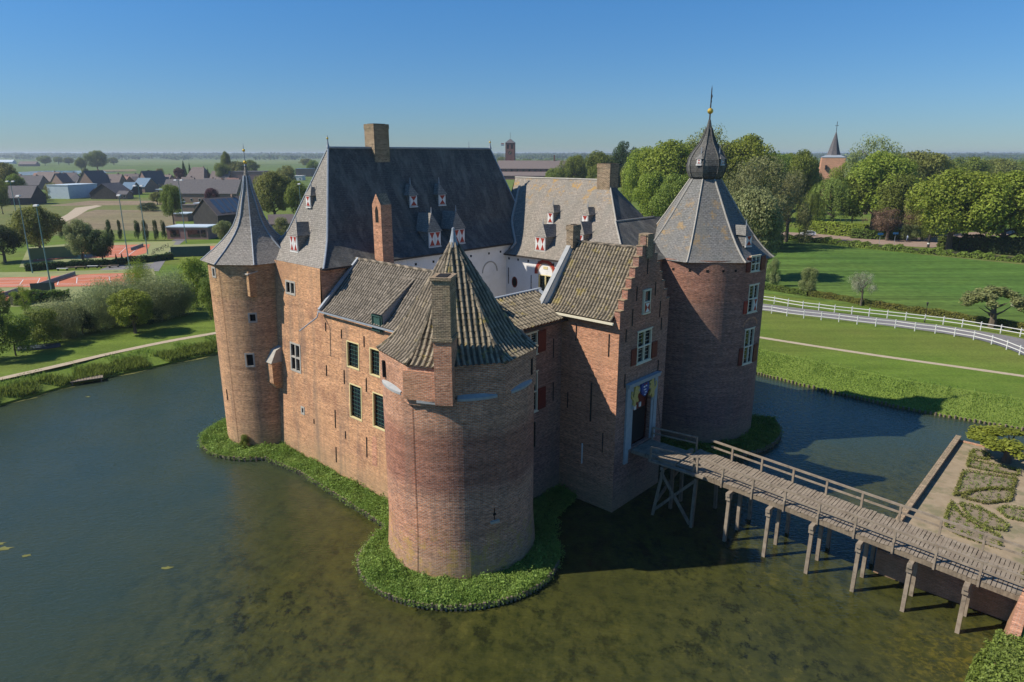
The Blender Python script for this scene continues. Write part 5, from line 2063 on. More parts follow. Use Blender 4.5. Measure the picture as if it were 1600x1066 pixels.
def plant(kind, loc, h, wd, mat, label, group=None, var=None, dep=None, rot=None, name=None):
    global TCOUNT
    TCOUNT += 1
    var = TCOUNT % 3 if var is None else var
    n, size = SPEC[kind]
    cm, tm = proto(kind, var, n, size)
    nm, cat = CATN[kind]
    root = empty(name or nm, loc, rot if rot is not None else (TCOUNT * 2.399) % 6.283, label, cat, group)
    root.scale = (wd, (dep or wd), h)
    c = link("foliage" if kind in ('bush', 'spray') else "crown", cm, root)
    c.material_slots[0].link = 'OBJECT'
    c.material_slots[0].material = LM[mat]
    link("trunk" if kind not in ('bush', 'spray') else "stem", tm, root)
    return root


def tree(kind, px, yb, yt, hw, mat, label, group=None, z=GZ, **k):
    """stand a plant on the ground under picture point (px, yb), as tall and wide as it shows"""
    p = at(px, yb, z)
    h = hgt(p, yt) - z
    wd = 2 * hw * depth(p) / FPX
    return plant(kind, p, h, wd, mat, label, group, **k)


LB = "shrubs along the left bank"
for a in [
    ('spray', 250, 500, 424, 42, 'silver', "tall silvery willow shrub just left of the slim corner tower"),
    ('spray', 198, 508, 426, 40, 'silver', "silvery willow shrub behind the young round tree"),
    ('spray', 150, 516, 440, 38, 'silver', "silvery willow shrub left of the young round tree"),
    ('spray', 105, 528, 462, 36, 'silver', "lower silvery shrub in the middle of the left bank row"),
    ('bush', 70, 540, 480, 34, 'mid', "green bush behind the dark upturned boat"),
    ('bush', 25, 556, 486, 36, 'mid', "dense green bush at the left edge of the bank row"),
    ('bush', -15, 565, 470, 34, 'dark', "darker bush cut by the left picture edge"),
    ('bush', 308, 482, 398, 32, 'bright', "bright yellow-green bush touching the slim corner tower"),
    ('bush', 330, 500, 430, 22, 'mid', "shaded green bush tucked against the slim corner tower"),
    ('spray', 285, 492, 440, 26, 'willow', "grey-green shrub between the silvery shrubs and the bright bush"),
    ('bush', 225, 506, 465, 30, 'dark', "dark low bush at the foot of the silvery shrubs"),
    ('bush', 130, 522, 478, 26, 'dark', "dark undergrowth bush below the left silvery shrub"),
    ('spray', 272, 494, 418, 34, 'silver', "silvery shrub filling the row between tall willow shrub and bright bush"),
    ('spray', 172, 506, 432, 34, 'silver', "silvery shrub rising behind its two left neighbours"),
    ('spray', 80, 524, 468, 36, 'willow', "olive-grey shrub behind the low bushes of the left row"),
    ('sparse', 42, 500, 445, 16, 'bright', "thin young tree with pale leaves behind the left bushes"),
    ('tall', 5, 520, 450, 18, 'mid', "slender green tree at the far left behind the bushes"),
    ('spray', 222, 470, 400, 22, 'bright', "bright upright shrub in front of the second floodlight mast"),
]:
    tree(a[0], a[1], a[2], a[3], a[4], a[5], a[6], LB)
tree('broad', 212, 521, 452, 36, 'bright', "young round tree on a bare trunk on the left lawn", var=1)

# tall grass and reeds on the banks, plants on the berms
def blades(name, pts, hmin, hmax, wd, mat, seed, lean=.35, kind='stuff'):
    r = np.random.default_rng(seed)
    P = np.array(pts)
    n = len(P)
    th = r.uniform(0, 2 * PI, n)
    h = r.uniform(hmin, hmax, n)
    side = np.stack([np.cos(th), np.sin(th), 0 * th], 1) * (wd * r.uniform(.6, 1.4, n))[:, None]
    ln = r.normal(0, lean, (n, 2)) * h[:, None]
    tip = P + np.concatenate([ln, h[:, None]], 1)
    mid = P + np.concatenate([ln * .35, h[:, None] * .6], 1)
    V = np.stack([P - side, P + side, mid + side * .7, tip, mid - side * .7], 1).reshape(-1, 3)
    i = np.arange(n) * 5
    F = np.concatenate([np.stack([i, i + 1, i + 2, i + 4], 1), np.stack([i + 4, i + 2, i + 3, i + 3], 1)])
    F4 = F[:n]
    F3 = F[n:, :3]
    me = bpy.data.meshes.new(name)
    me.vertices.add(len(V))
    me.vertices.foreach_set("co", V.astype(np.float32).ravel())
    loops = np.concatenate([F4.ravel(), F3.ravel()]).astype(np.int32)
    me.loops.add(len(loops))
    me.loops.foreach_set("vertex_index", loops)
    me.polygons.add(2 * n)
    me.polygons.foreach_set("loop_start", np.concatenate([np.arange(n) * 4, n * 4 + np.arange(n) * 3]).astype(np.int32))
    a = me.attributes.new("tone", 'FLOAT', 'FACE')
    tn = np.clip(r.normal(.5, .25, n), 0, 1)
    a.data.foreach_set("value", np.concatenate([tn, tn]).astype(np.float32))
    me.materials.append(mat)
    me.update(calc_edges=True)
    o = link(name, me)
    o['kind'] = kind
    return o


pf = ([0, .1, .35, .7, 1.0], [.25, .34, .75, 1.2, GZ])
def bank_points(n, fmin, fmax, cond, seed, clump=.0):
    r = random.Random(seed)
    out = []
    segs = [i for i in range(len(outer)) if cond(outer[i][0])]
    lens = [(outer[(i + 1) % len(outer)][0].xy - outer[i][0].xy).length for i in segs]
    while len(out) < n:
        i = r.choices(segs, lens)[0]
        t = r.random()
        (q0, n0), (q1, n1) = outer[i], outer[(i + 1) % len(outer)]
        q = q0.lerp(q1, t)
        nn = n0.lerp(n1, t)
        f = r.uniform(fmin, fmax)
        x, y = q.x + nn.x * q.z * f, q.y + nn.y * q.z * f
        if clump and math.sin(x * .9 + 1.3 * math.sin(y * .7)) + math.sin(y * 1.7 + x * .4) < r.uniform(-2, 1.2) * clump:
            continue
        out.append((x, y, float(np.interp(f, *pf)) - .03))
    return out


rightc = lambda q: q.x > 20 and q.y > 45
leftc = lambda q: q.x < -30 and q.y > 55
blades("tall_grass", bank_points(26000, .02, .95, rightc, 1, .0), .08, .22, .04, LM['reed'], 1)
blades("tall_grass", bank_points(5000, .1, 1.1, rightc, 2, .8), .12, .35, .03, LM['berm'], 2)
blades("reeds", bank_points(13000, .0, .5, leftc, 3, .4), .3, .8, .04, LM['reed'], 3, .3)
blades("reeds", bank_points(9000, .05, .9, leftc, 4, .3), .15, .4, .03, LM['reed'], 4, .3)
# floating fringe of weed along the left bank
m = MB()
for i in range(len(outer)):
    (q0, n0), (q1, n1) = outer[i], outer[(i + 1) % len(outer)]
    if leftc(q0) and leftc(q1):
        k0, k1 = .35 + .35 * math.sin(i * 1.7), .35 + .35 * math.sin((i + 1) * 1.7)
        m.face([(q0.x, q0.y, .012), (q1.x, q1.y, .012), (q1.x - n1.x * k1, q1.y - n1.y * k1, .012), (q0.x - n0.x * k0, q0.y - n0.y * k0, .012)])
M['algae'] = noisy('floating_algae', (.13, .13, .03), (.17, .17, .05), 3, .8, coord='pos')
o = m.build("algae_fringe", M['algae'])
o['kind'] = 'stuff'


def berm_plants(name, poly, n, solid, seed, mat='berm'):
    r = random.Random(seed)
    xs = [p[0] for p in poly]
    ys = [p[1] for p in poly]
    cx_, cy_ = sum(xs) / len(xs), sum(ys) / len(ys)
    pts, nrm, sz, tn = [], [], [], []
    tries = 0
    while tries < n:
        x, y = r.uniform(min(xs) - .3, max(xs) + .3), r.uniform(min(ys) - .3, max(ys) + .3)
        jx, jy = x + r.uniform(-.28, .28), y + r.uniform(-.28, .28)
        if not inpoly(jx, jy, poly) or solid(x, y):
            continue
        tries += 1
        d_ = .5 + .5 * math.sin(x * 1.9 + 2 * math.sin(y * 1.3)) * math.sin(y * 2.3 + x * .6)
        if d_ < .2 and r.random() < .6:
            continue
        tall = r.random() < .06
        hh = .04 + .4 * d_ * r.random() ** 1.4 + .08 * r.random() + (.35 * r.random() if tall else 0)
        tone = min(1, max(0, r.gauss(.35 + .3 * d_, .2)))
        s0 = r.uniform(.03, .055) * (1.5 if tall else 1)
        for k in range(7):
            p = W(x + r.gauss(0, .09), y + r.gauss(0, .09), .3 + hh * r.random() ** .6)
            if not inpoly(x, y, poly):
                p.z -= .12
            pts.append(p)
            nrm.append((r.gauss(0, .6), r.gauss(0, .6), 1))
            sz.append(s0 * r.uniform(.7, 1.4))
            tn.append(min(1, max(0, tone + r.gauss(0, .12))))
    V, F = quads(np.array(pts), np.array(nrm, float), np.array(sz), .5, seed, 1.2)
    o = link(name, fast_mesh(name, V, F, [LM[mat]], np.array(tn)))
    o['kind'] = 'stuff'


solid1 = lambda x, y: (math.hypot(x - C1[0], y - C1[1]) < 4.85) or math.hypot(x - C4[0], y - C4[1]) < 3.8 or (0 < x < 26.4 and y > .05) or y > 2.9 and x < 24
berm_plants("berm_plants", berm1, 34000, solid1, 5)
berm_plants("berm_plants", berm2, 8000, lambda x, y: math.hypot(x - C2[0], y - C2[1]) < 5.85 or y > 36, 6, 'mid')

# hedges: a box of leaves on a dark core
def hedge(name, line, wd, ht, mat, label, cat="hedge", group=None, dens=90, size=.11, z=GZ, wave=.08, parent=None, smooth=True):
    L = smooth_line(line, 6) if smooth else [Vector(p) for p in line]
    seg = [(b - a).length for a, b in zip(L[:-1], L[1:])]
    tot = sum(seg)
    n = int(tot * (wd + 2 * ht) * dens)
    r = np.random.default_rng(int(tot * 100) % 9999)
    cum = np.concatenate([[0], np.cumsum(seg)])
    t = r.random(n) * tot
    X = np.interp(t, cum, [p.x for p in L])
    Y = np.interp(t, cum, [p.y for p in L])
    i = np.clip(np.searchsorted(cum, t) - 1, 0, len(seg) - 1)
    D = np.array([(b - a).normalized()[:2] for a, b in zip(L[:-1], L[1:])])[i]
    Nn = np.stack([D[:, 1], -D[:, 0]], 1)
    hv = ht * (1 + wave * np.sin(t * .7) + wave * np.sin(t * 2.3))
    which = r.random(n)
    ptop = wd / (wd + 2 * ht)
    u = r.uniform(-.5, .5, n) * wd
    zz = r.random(n) * hv
    side = np.where(r.random(n) < .5, -1., 1.)
    istop = which < ptop
    off = np.where(istop, u, side * wd / 2 * r.uniform(.88, 1.05, n))
    zc = np.where(istop, hv * r.uniform(.93, 1.04, n), zz)
    P = np.stack([X + Nn[:, 0] * off, Y + Nn[:, 1] * off, z + zc], 1)
    nr = np.where(istop[:, None], np.array([[0, 0, 1.]]), np.stack([Nn[:, 0] * side, Nn[:, 1] * side, 0 * side + .25], 1))
    V, F = quads(P, nr, size, .65, 3, .9)
    o = link(name, fast_mesh(name, V, F, [LM[mat]], np.clip(r.normal(.5, .22, len(F)), 0, 1)), parent)
    if not parent:
        tag(o, label, cat, group)
    m = MB()
    k = wd * .36
    for a, b in zip(L[:-1], L[1:]):
        d = (b - a).normalized()
        q = Vector((d.y, -d.x, 0)) * k
        m.hexa([(p.x, p.y, z - .05 if j < 4 else z + ht * .86) for j, p in enumerate([a - q, b - q, b + q, a + q] * 2)])
    m.build("core", M['hedge_core'], o)
    return o


M['hedge_core'] = noisy('hedge_twigs', (.03, .035, .015), (.05, .05, .025), 5, .95)
hedge("hedge", [at(*p) for p in ((1120, 446), (1190, 452), (1230, 458), (1262, 463))], 1.0, .95, 'hedge', "low green hedge beside the broad tower at the meadow edge", group="hedges round the meadow")
hedge("hedge", [at(*p) for p in ((1264, 463), (1320, 471), (1360, 479), (1450, 492), (1520, 503), (1600, 517), (1680, 532))], .95, .9, 'hedge_y', "long low yellowish hedge running behind the white fence", group="hedges round the meadow")
hedge("hedge", [at(*p) for p in ((1180, 372), (1262, 377), (1340, 386), (1420, 394), (1520, 403), (1640, 414))], 2.6, 1.1, 'mid', "ragged rough hedge between the meadow and the village road", group="hedges round the meadow", size=.22, dens=26, wave=.25)
hedge("hedge", [at(*p) for p in ((1252, 362), (1300, 367), (1352, 371.5))], 3.0, 3.6, 'bright', "tall clipped bright green hedge behind the white car", group="clipped hedges by the village road", size=.3, dens=16, wave=.03)
hedge("hedge", [at(*p) for p in ((1330, 372), (1370, 374), (1412, 374))], 2.4, 2.4, 'hedge', "lower green hedge right of the tall clipped hedge", group="clipped hedges by the village road", size=.3, dens=16)
hedge("hedge", [at(*p) for p in ((1465, 388), (1482, 389.5), (1498, 391))], 2.2, 3.0, 'hedge', "short bright clipped hedge at the road corner", group="clipped hedges by the village road", size=.28, dens=18, wave=.03)
hedge("hedge", [at(*p) for p in ((1500, 392), (1545, 396), (1598, 400), (1660, 405))], 2.2, 4.0, 'dark', "long dark clipped hedge under the chestnut trees", group="clipped hedges by the village road", size=.28, dens=18, wave=.03)
hedge("hedge", [at(*p) for p in ((20, 478), (50, 473), (110, 469))], 1.4, 1.8, 'hedge', "dark hedge with a sunlit top beside the near clay court", group="hedges of the sports ground", size=.2, dens=30)
hedge("hedge", [at(*p) for p in ((40, 424), (100, 419), (180, 415), (270, 405))], 1.2, 1.4, 'dark', "dark hedge between the two rows of clay courts", group="hedges of the sports ground", size=.2, dens=30)
for k, (px, wd_) in enumerate(((104, 9), (129, 6), (173, 7), (189, 4), (216, 6), (229, 6), (245, 5), (257, 5))):
    p = at(px, 376, GZ)
    plant('bush', p, 6.0, wd_ * 2 * depth(p) / FPX, 'dark', "clipped dark bushes along the back fence of the clay courts", "clipped bushes behind the courts")

# parterre planting
for k, (poly, lab) in enumerate(BEDS):
    g_ = [ga(*p) for p in poly]
    cx = sum(p[0] for p in g_) / len(g_)
    cy = sum(p[1] for p in g_) / len(g_)
    m = MB()
    base = ORG
    m.prism([(x - cx, y - cy) for x, y in g_], 0, .03, 0)
    o = m.build("flower_bed", M['soil'])
    o.location = W(cx, cy, 1.422)
    o.rotation_euler = (0, 0, TH)
    tag(o, lab, "flower bed", "beds of the formal garden")
    # low hedge edging
    r = random.Random(k)
    pts, nr = [], []
    for i in range(len(g_)):
        a, b = Vector(g_[i]), Vector(g_[(i + 1) % len(g_)])
        n = int((b - a).length * 150)
        for _ in range(n):
            p = a.lerp(b, r.random()) - Vector((cx, cy))
            pts.append((p.x + r.gauss(0, .06), p.y + r.gauss(0, .06), r.uniform(.02, .24)))
            nr.append((r.gauss(0, .5), r.gauss(0, .5), .8))
    V, F = quads(np.array(pts), np.array(nr), .05, .7, k, .8)
    link("box_edging", fast_mesh("box_edging", V, F, [LM['olive']], np.random.default_rng(k).random(len(F))), o)
    pts, nr = [], []
    xs = [p[0] for p in g_]
    ys = [p[1] for p in g_]
    x = min(xs) + .3
    while x < max(xs):
        y = min(ys) + .3
        while y < max(ys):
            if inpoly(x, y, g_) and r.random() < .85:
                jx, jy = x - cx + r.gauss(0, .07), y - cy + r.gauss(0, .07)
                s = r.uniform(.08, .16)
                for _ in range(34):
                    pts.append((jx + r.gauss(0, s * .7), jy + r.gauss(0, s * .7), .03 + abs(r.gauss(0, s))))
                    nr.append((r.gauss(0, .5), r.gauss(0, .5), .8))
            y += .52
        x += .52
    if pts:
        V, F = quads(np.array(pts), np.array(nr), .045, .6, k + 50, .9)
        link("planting", fast_mesh("planting", V, F, [LM['mid']], np.random.default_rng(k).random(len(F))), o)
p = at(1572, 722, 1.43)
plant('umbrella', p, 2.7, 6.2, 'bright', "low spreading flat-topped tree at the far end of the formal garden", var=0)
# bench under it
bp = at(1594, 716, 1.43)
bn = empty("garden_bench", bp, R_(-20), "dark wooden garden bench in the shade of the spreading tree", "bench")
m = MB()
for k in range(4):
    m.box((-.8, -.2 + k * .12, .43), (.8, -.1 + k * .12, .46))
m.build("seat", M['wood_dark'], bn)
m = MB()
for k in range(3):
    m.box((-.8, .3, .55 + k * .14), (.8, .33, .65 + k * .14))
m.build("backrest", M['wood_dark'], bn)
for x in (-.7, .7):
    m = MB()
    m.box((x - .04, -.2, 0), (x + .04, .34, .43))
    m.build("leg", M['wood_dark'], bn)
# green growth on and before the retaining wall
for (a_, b_, z_, h, wd, mt, lab) in ((55.4, 16.6, 3.0, 1.5, 2.3, 'bright', "yellow-green climbing bush spilling over the wall beside the bridge end"),
                                     (55.3, 14.6, 2.9, .9, 1.9, 'olive', "small olive bush on the wall top under the bridge-end bush")):
    plant('bush', W(a_, b_, z_), h, wd, mt, lab)
def ivy():
    r = random.Random(3)
    pts, nr = [], []
    for _ in range(34000):
        s = r.uniform(2, 8.1)
        u = r.random()
        z = 2.9 * u
        edge = 8.0 - 1.2 * abs(math.sin(z * 2.2)) * r.random()
        if s > edge:
            continue
        off = .15 + .35 * r.random() + .3 * math.sin(s * 1.7) ** 2
        pts.append(W(54.3 + .12 * z - off, s, z + r.uniform(-.1, .1)))
        nr.append(tuple(-UV_ + Vector((0, 0, .6))))
    for _ in range(20000):
        s = r.uniform(2, 8.2)
        a_ = 54.3 + r.random() * 3
        pts.append(W(a_, s, 3.1 + .5 * r.random()))
        nr.append((0, 0, 1.))
    V, F = quads(np.array(pts), np.array(nr), .06, .7, 9, 1.1)
    o = link("ivy", fast_mesh("ivy", V, F, [LM['berm']], np.random.default_rng(1).random(len(F))))
    o['kind'] = 'stuff'
ivy()
# dark upturned boat on the left lawn
bt = at(62, 545, GZ)
bo = empty("rowing_boat", bt, R_(20), "dark upturned rowing boat lying on the lawn before the bushes", "boat")
m = MB()
NS = 14
prev = None
for i in range(NS + 1):
    t = i / NS
    x = -2.3 + 4.6 * t
    wv = .72 * math.sin(PI * min(1, .12 + .88 * t)) ** .55 if t < 1 else .05
    hh = .55 - .12 * abs(t - .45)
    ring = [(x, -wv, .06), (x, -wv * .92, hh * .5), (x, -wv * .5, hh * .92), (x, 0, hh), (x, wv * .5, hh * .92), (x, wv * .92, hh * .5), (x, wv, .06)]
    if prev:
        for a, b, c, d in zip(prev[:-1], prev[1:], ring[1:], ring[:-1]):
            m.face([a, b, c, d])
    else:
        m.face(ring)
    prev = ring
m.face(prev[::-1])
M['boat'] = noisy('tarred_hull', (.03, .045, .06), (.05, .07, .09), 3, .4)
m.build("hull", M['boat'], bo)
m = MB()
m.beam((-2.25, 0, .56), (2.2, 0, .5), .06, .08)
m.build("keel", M['boat'], bo)

# scraps of floating weed on the open water
r = random.Random(8)
m = MB()
for px, py, s in ((5, 857, .5), (41, 868, .32), (-4, 849, .4), (138, 620, .25), (262, 887, .3), (1540, 900, .25)):
    p = at(px, py, .014)
    n = 11
    pts = []
    for k in range(n):
        t = 2 * PI * k / n
        rr = s * r.uniform(.4, 1.1)
        pts.append((p.x + rr * 1.5 * math.cos(t), p.y + rr * .6 * math.sin(t), .014))
    m.face(pts)
o = m.build("floating_weed", M['algae'], merge=False)
o['kind'] = 'stuff'
q = W(C4[0] + 4.0 * math.cos(R_(-62)), C4[1] + 4.0 * math.sin(R_(-62)), .3)
plant('bush', q, 1.3, 1.2, 'mid', "small dark bush growing at the foot of the slim corner tower")
# ------------------------------------------------------------------ white fences along the road
def white_fence(bases, label):
    P = [at(x, y, GZ) for x, y in bases]
    f = empty("white_fence", P[0], 0, label, "fence", "white fences along the estate road")
    o = P[0]
    for p in P:
        m = MB()
        q = p - o
        m.box((q.x - .05, q.y - .05, -.02), (q.x + .05, q.y + .05, 1.2))
        m.box((q.x - .06, q.y - .06, 1.2), (q.x + .06, q.y + .06, 1.23))
        m.build("post", M['white_paint'], f)
    for z0 in (.52, 1.0):
        m = MB()
        for a, b in zip(P[:-1], P[1:]):
            m.beam(a - o + Vector((0, 0, z0)), b - o + Vector((0, 0, z0)), .04, .095)
        m.build("rail", M['white_paint'], f)
    return f


white_fence([(1120, 462), (1141, 465), (1164, 468.5), (1187, 472), (1209.5, 475), (1231, 479), (1254, 482.7), (1279, 485.5), (1303.6, 488.8), (1330.5, 491.5), (1357.5, 494.5), (1386, 497.5), (1414.7, 500.6), (1444.4, 504), (1473.5, 507.5),
             (1503, 511.6), (1531.8, 516.3), (1563, 521.2), (1593.7, 526.7), (1626, 533), (1660, 541)], "white two-railed fence on the meadow side of the curving road")
white_fence([(1120, 479), (1150, 483), (1178, 487), (1205.4, 490), (1229.3, 494.3), (1255.7, 497.6), (1283, 500.3), (1310.4, 503.3), (1339, 507), (1368, 510.2), (1398.4, 513), (1429, 517.6), (1461, 521.2), (1491, 526.2), (1521, 531.4),
             (1549, 538.3), (1572.5, 546.5), (1592.6, 554.8), (1612, 565), (1632, 577)], "white two-railed fence on the moat side of the curving road")
# lamp post behind the fence
def lamp(px, yb, yt, label):
    p = at(px, yb, GZ)
    h = hgt(p, yt) - GZ
    o = empty("street_lamp", p, 0, label, "street lamp")
    m = MB()
    m.lathe((0, 0), [(.09, 0), (.07, .6), (.045, .7), (.04, h - .6)], 8)
    m.build("post", M['iron'], o)
    m = MB()
    m.lathe((0, 0), [(.05, h - .6), (.15, h - .15), (.18, h - .13)], 6)
    m.build("lantern", M['glass'], o)
    m = MB()
    m.lathe((0, 0), [(.2, h - .13), (.05, h), (0, h + .02)], 6)
    m.build("lantern_roof", M['iron'], o)
lamp(1444.5, 504, 472, "black lamp post standing behind the white fence by the meadow hedge")

# saplings and orchard trees round the meadow
ME = "young trees round the meadow"
tree('bush', 1262, 461, 416, 19, 'pale', "pale bushy sapling between hedge and meadow shadow", ME)
tree('sparse', 1345, 478, 424, 24, 'blossom', "thin whitish blossoming sapling beside the yellowish hedge", ME)
tree('bush', 1206, 448, 402, 13, 'pale', "pale sapling peeping out beside the broad tower", ME)
tree('umbrella', 1549, 512, 447, 46, 'pale', "wide blossoming apple tree behind the white fence", ME, var=1)
tree('umbrella', 1612, 520, 455, 32, 'blossom', "blossoming tree cut by the right picture edge", ME, var=2)
# tree hidden beside the big tower whose shade lies on the meadow
p = at(1168, 436, GZ)
plant('tall', p, 17.5, 13.5, 'willow', "tall tree close behind the broad tower, shading the meadow")

# ---- big trees behind the meadow and the castle
BG = "park trees behind the castle"
for a in [
    ('broad', 868, 300, 262, 17, 'mid', "rounded tree in front of the big church nave"),
    ('broad', 900, 304, 243, 26, 'mid', "green tree right of the church nave"),
    ('tall', 932, 312, 236, 26, 'mid', "mid green tree behind the lichened roof ridge"),
    ('tall', 973, 310, 220, 19, 'dark', "darker narrow tree standing above its neighbours near the stout chimney"),
    ('broad', 1002, 340, 230, 32, 'bright', "bright tree just right of the stout chimney"),
    ('broad', 1068, 330, 224, 30, 'bright', "bright crown filling the gap left of the onion dome"),
    ('broad', 1135, 332, 218, 30, 'bright', "yellow-green crown just behind the onion dome on its right"),
    ('broad', 1205, 330, 238, 26, 'mid', "rounded green crown above the grey-green willows"),
    ('broad', 1228, 318, 240, 22, 'bright', "small bright crown on the skyline above the willows"),
    ('broad', 1318, 326, 250, 22, 'bright', "bright crown touching the right side of the old brick tower"),
    ('broad', 1395, 322, 240, 34, 'bright', "bright skyline crown right of the pale poplar"),
    ('broad', 1040, 352, 220, 52, 'bright', "very large bright green chestnut between chimney and onion dome"),
    ('broad', 1088, 350, 250, 34, 'bright', "bright chestnut right behind the onion dome"),
    ('sparse', 1102, 345, 194, 42, 'olive', "tall thin-crowned tree rising behind the onion dome finial"),
    ('broad', 1162, 345, 211, 42, 'bright', "bright uneven tree right of the onion dome"),
    ('willow', 1180, 388, 244, 58, 'willow', "big grey-green willow directly right of the broad tower roof"),
    ('willow', 1228, 378, 268, 38, 'willow', "grey-green willow left of the weeping tree"),
    ('broad', 1246, 345, 235, 24, 'mid', "round mid green tree left of the old brick tower"),
    ('broad', 1262, 335, 262, 16, 'dark', "small dark tree under the old brick tower"),
    ('weeping', 1298, 358, 275, 40, 'weeping', "weeping tree with hanging green curtains below the old brick tower"),
    ('weeping', 1262, 362, 300, 22, 'weeping', "smaller weeping tree left of the hanging green curtains"),
    ('broad', 1330, 358, 268, 26, 'mid', "shaded tree right of the weeping tree"),
    ('sparse', 1352, 335, 208, 40, 'pale', "tall rounded pale poplar right of the old brick tower"),
    ('broad', 1362, 360, 238, 52, 'bright', "massive bright tree in front of the pale poplar"),
    ('broad', 1400, 366, 270, 34, 'mid', "mid green tree right of the massive bright tree"),
    ('broad', 1425, 335, 236, 42, 'olive', "broad olive tree standing behind the dark roofed house"),
    ('sparse', 1385, 376, 324, 34, 'brown', "brown-leaved spreading shrub tree by the road junction"),
    ('broad', 1440, 375, 300, 30, 'olive', "olive tree hiding the dark roofed house"),
    ('broad', 1482, 391, 264, 58, 'bright', "large bright chestnut with its trunk in the meadow verge"),
    ('broad', 1562, 396, 268, 58, 'bright', "large bright chestnut at the right over the dark hedge"),
    ('broad', 1625, 400, 285, 46, 'bright', "bright chestnut cut by the right picture edge"),
    ('broad', 1530, 362, 282, 44, 'olive', "olive tree filling the gap between the two large chestnuts"),
    ('broad', 1455, 318, 246, 36, 'mid', "mid green tree behind the left large chestnut"),
    ('broad', 1500, 312, 244, 36, 'mid', "rounded tree on the skyline above the left large chestnut"),
    ('broad', 1552, 308, 248, 34, 'olive', "olive skyline tree above the right large chestnut"),
    ('broad', 1598, 305, 252, 30, 'mid', "skyline tree at the right picture edge"),
    ('bush', 1420, 376, 350, 16, 'pale', "pale flowering bush between brown shrub tree and chestnut"),
    ('bush', 1450, 378, 345, 16, 'mid', "green bush under the large bright chestnut"),
    ('broad', 1120, 385, 300, 50, 'bright', "bright tree hidden mostly by the broad tower roof"),
    ('broad', 1060, 372, 270, 40, 'mid', "mid green tree behind the connecting slate roof"),
    ('broad', 1018, 362, 268, 28, 'bright', "bright tree behind the dark hipped roof end"),
    ('broad', 985, 330, 255, 18, 'bright', "bright rounded tree behind the stout chimney"),
    ('willow', 1150, 392, 270, 40, 'willow', "willow crown showing between dome and broad tower roof"),
]:
    tree(a[0], a[1], a[2], a[3], a[4] * 1.14, a[5], a[6], BG)
LT = "trees of the sports ground and village"
for a in [
    ('broad', 65, 402, 321, 36, 'olive', "large olive green tree among the floodlight masts"),
    ('broad', 131, 413, 343, 24, 'willow', "pale-topped tree left of the dark round tree by the clay courts"),
    ('broad', 162, 414, 358, 20, 'dark', "dark round tree beside the clay courts"),
    ('broad', 8, 410, 352, 32, 'dark', "dark tree at the left edge by the clay courts"),
    ('conifer', 183, 413, 396, 3.5, 'dark', "left one of two tiny dark conifers by the clay court"),
    ('conifer', 192, 413, 395, 3.5, 'dark', "right one of two tiny dark conifers by the clay court"),
    ('broad', 272, 352, 288, 17, 'mid', "green tree left of the tall mast in the village"),
    ('broad', 246, 320, 300, 11, 'olive', "thin olive tree at the edge of the building plot"),
    ('bush', 232, 330, 316, 18, 'dark', "dark shrubbery at the edge of the building plot"),
    ('broad', 352, 382, 345, 16, 'pale', "pale round tree beside the club house"),
    ('broad', 430, 348, 268, 34, 'olive', "large yellow-green tree between spire and main roof"),
    ('broad', 398, 345, 290, 18, 'olive', "yellow-green tree just right of the slim spire"),
    ('broad', 468, 350, 282, 22, 'mid', "green tree left of the main roof hip"),
    ('bush', 440, 368, 338, 20, 'pale', "pale green bushes below the large yellow-green tree"),
    ('broad', 450, 300, 258, 16, 'olive', "olive tree behind the large yellow-green tree"),
    ('broad', 15, 315, 254, 22, 'olive', "round pale-olive tree at the far left among the houses"),
    ('broad', 30, 318, 272, 16, 'mid', "mid green tree beside the round pale-olive tree"),
    ('broad', 5, 335, 280, 16, 'mid', "green tree at the left picture edge behind the masts"),
    ('bush', 82, 310, 284, 11, 'olive', "olive bush tree before the blue-white hall"),
    ('bush', 65, 312, 300, 14, 'mid', "green bushes between the dark barn and the blue-white hall"),
    ('conifer', 290, 288, 251, 8, 'dark', "dark conifer on the village edge, left one"),
    ('conifer', 299, 287, 254, 5, 'dark', "narrow pointed conifer beside a wider dark one"),
    ('broad', 282, 290, 262, 10, 'copper', "small dark purple tree beside the dark conifers"),
    ('conifer', 327, 288, 262, 4, 'dark', "small pointed conifer between village roofs"),
    ('broad', 332, 320, 294, 12, 'copper', "dark purple-leaved tree in front of the long roof row"),
    ('broad', 356, 285, 237, 9, 'mid', "tall green tree on the village skyline left of the slim spire"),
    ('broad', 348, 288, 254, 13, 'mid', "round green tree left of the pinkish flat building"),
    ('broad', 372, 285, 252, 16, 'olive', "light tree behind the pinkish flat building"),
    ('broad', 392, 276, 250, 14, 'mid', "green tree right behind the slim spire"),
    ('bush', 252, 282, 262, 8, 'olive', "light olive bush tree at the edge of the fields"),
    ('broad', 235, 285, 266, 8, 'dark', "dark tree beside the steep roofed house"),
    ('broad', 135, 283, 262, 6, 'pale', "thin pale tree behind the dark village roofs"),
    ('broad', 153, 268.5, 234.5, 17, 'mid', "large lone tree standing in the polder"),
    ('broad', 128, 269, 246, 9, 'mid', "smaller pointed tree left of the large lone polder tree"),
    ('broad', 178, 258, 246, 9, 'mid', "low tree right of the large lone polder tree"),
    ('broad', 71, 259, 243, 11, 'mid', "pale round tree beside the far farm"),
    ('broad', 92, 257, 245, 8, 'mid', "small tree right of the far farm"),
    ('broad', 108, 258, 246, 9, 'mid', "low tree between farm and pointed polder tree"),
    ('broad', 490, 275, 250, 10, 'mid', "green tree left of the main roof ridge end"),
    ('broad', 480, 262, 248, 12, 'olive', "olive tree behind the white roofed building"),
    ('broad', 785, 262, 245, 10, 'mid', "small tree behind the bell tower"),
]:
    tree(a[0], a[1], a[2], a[3], a[4], a[5], a[6], LT)


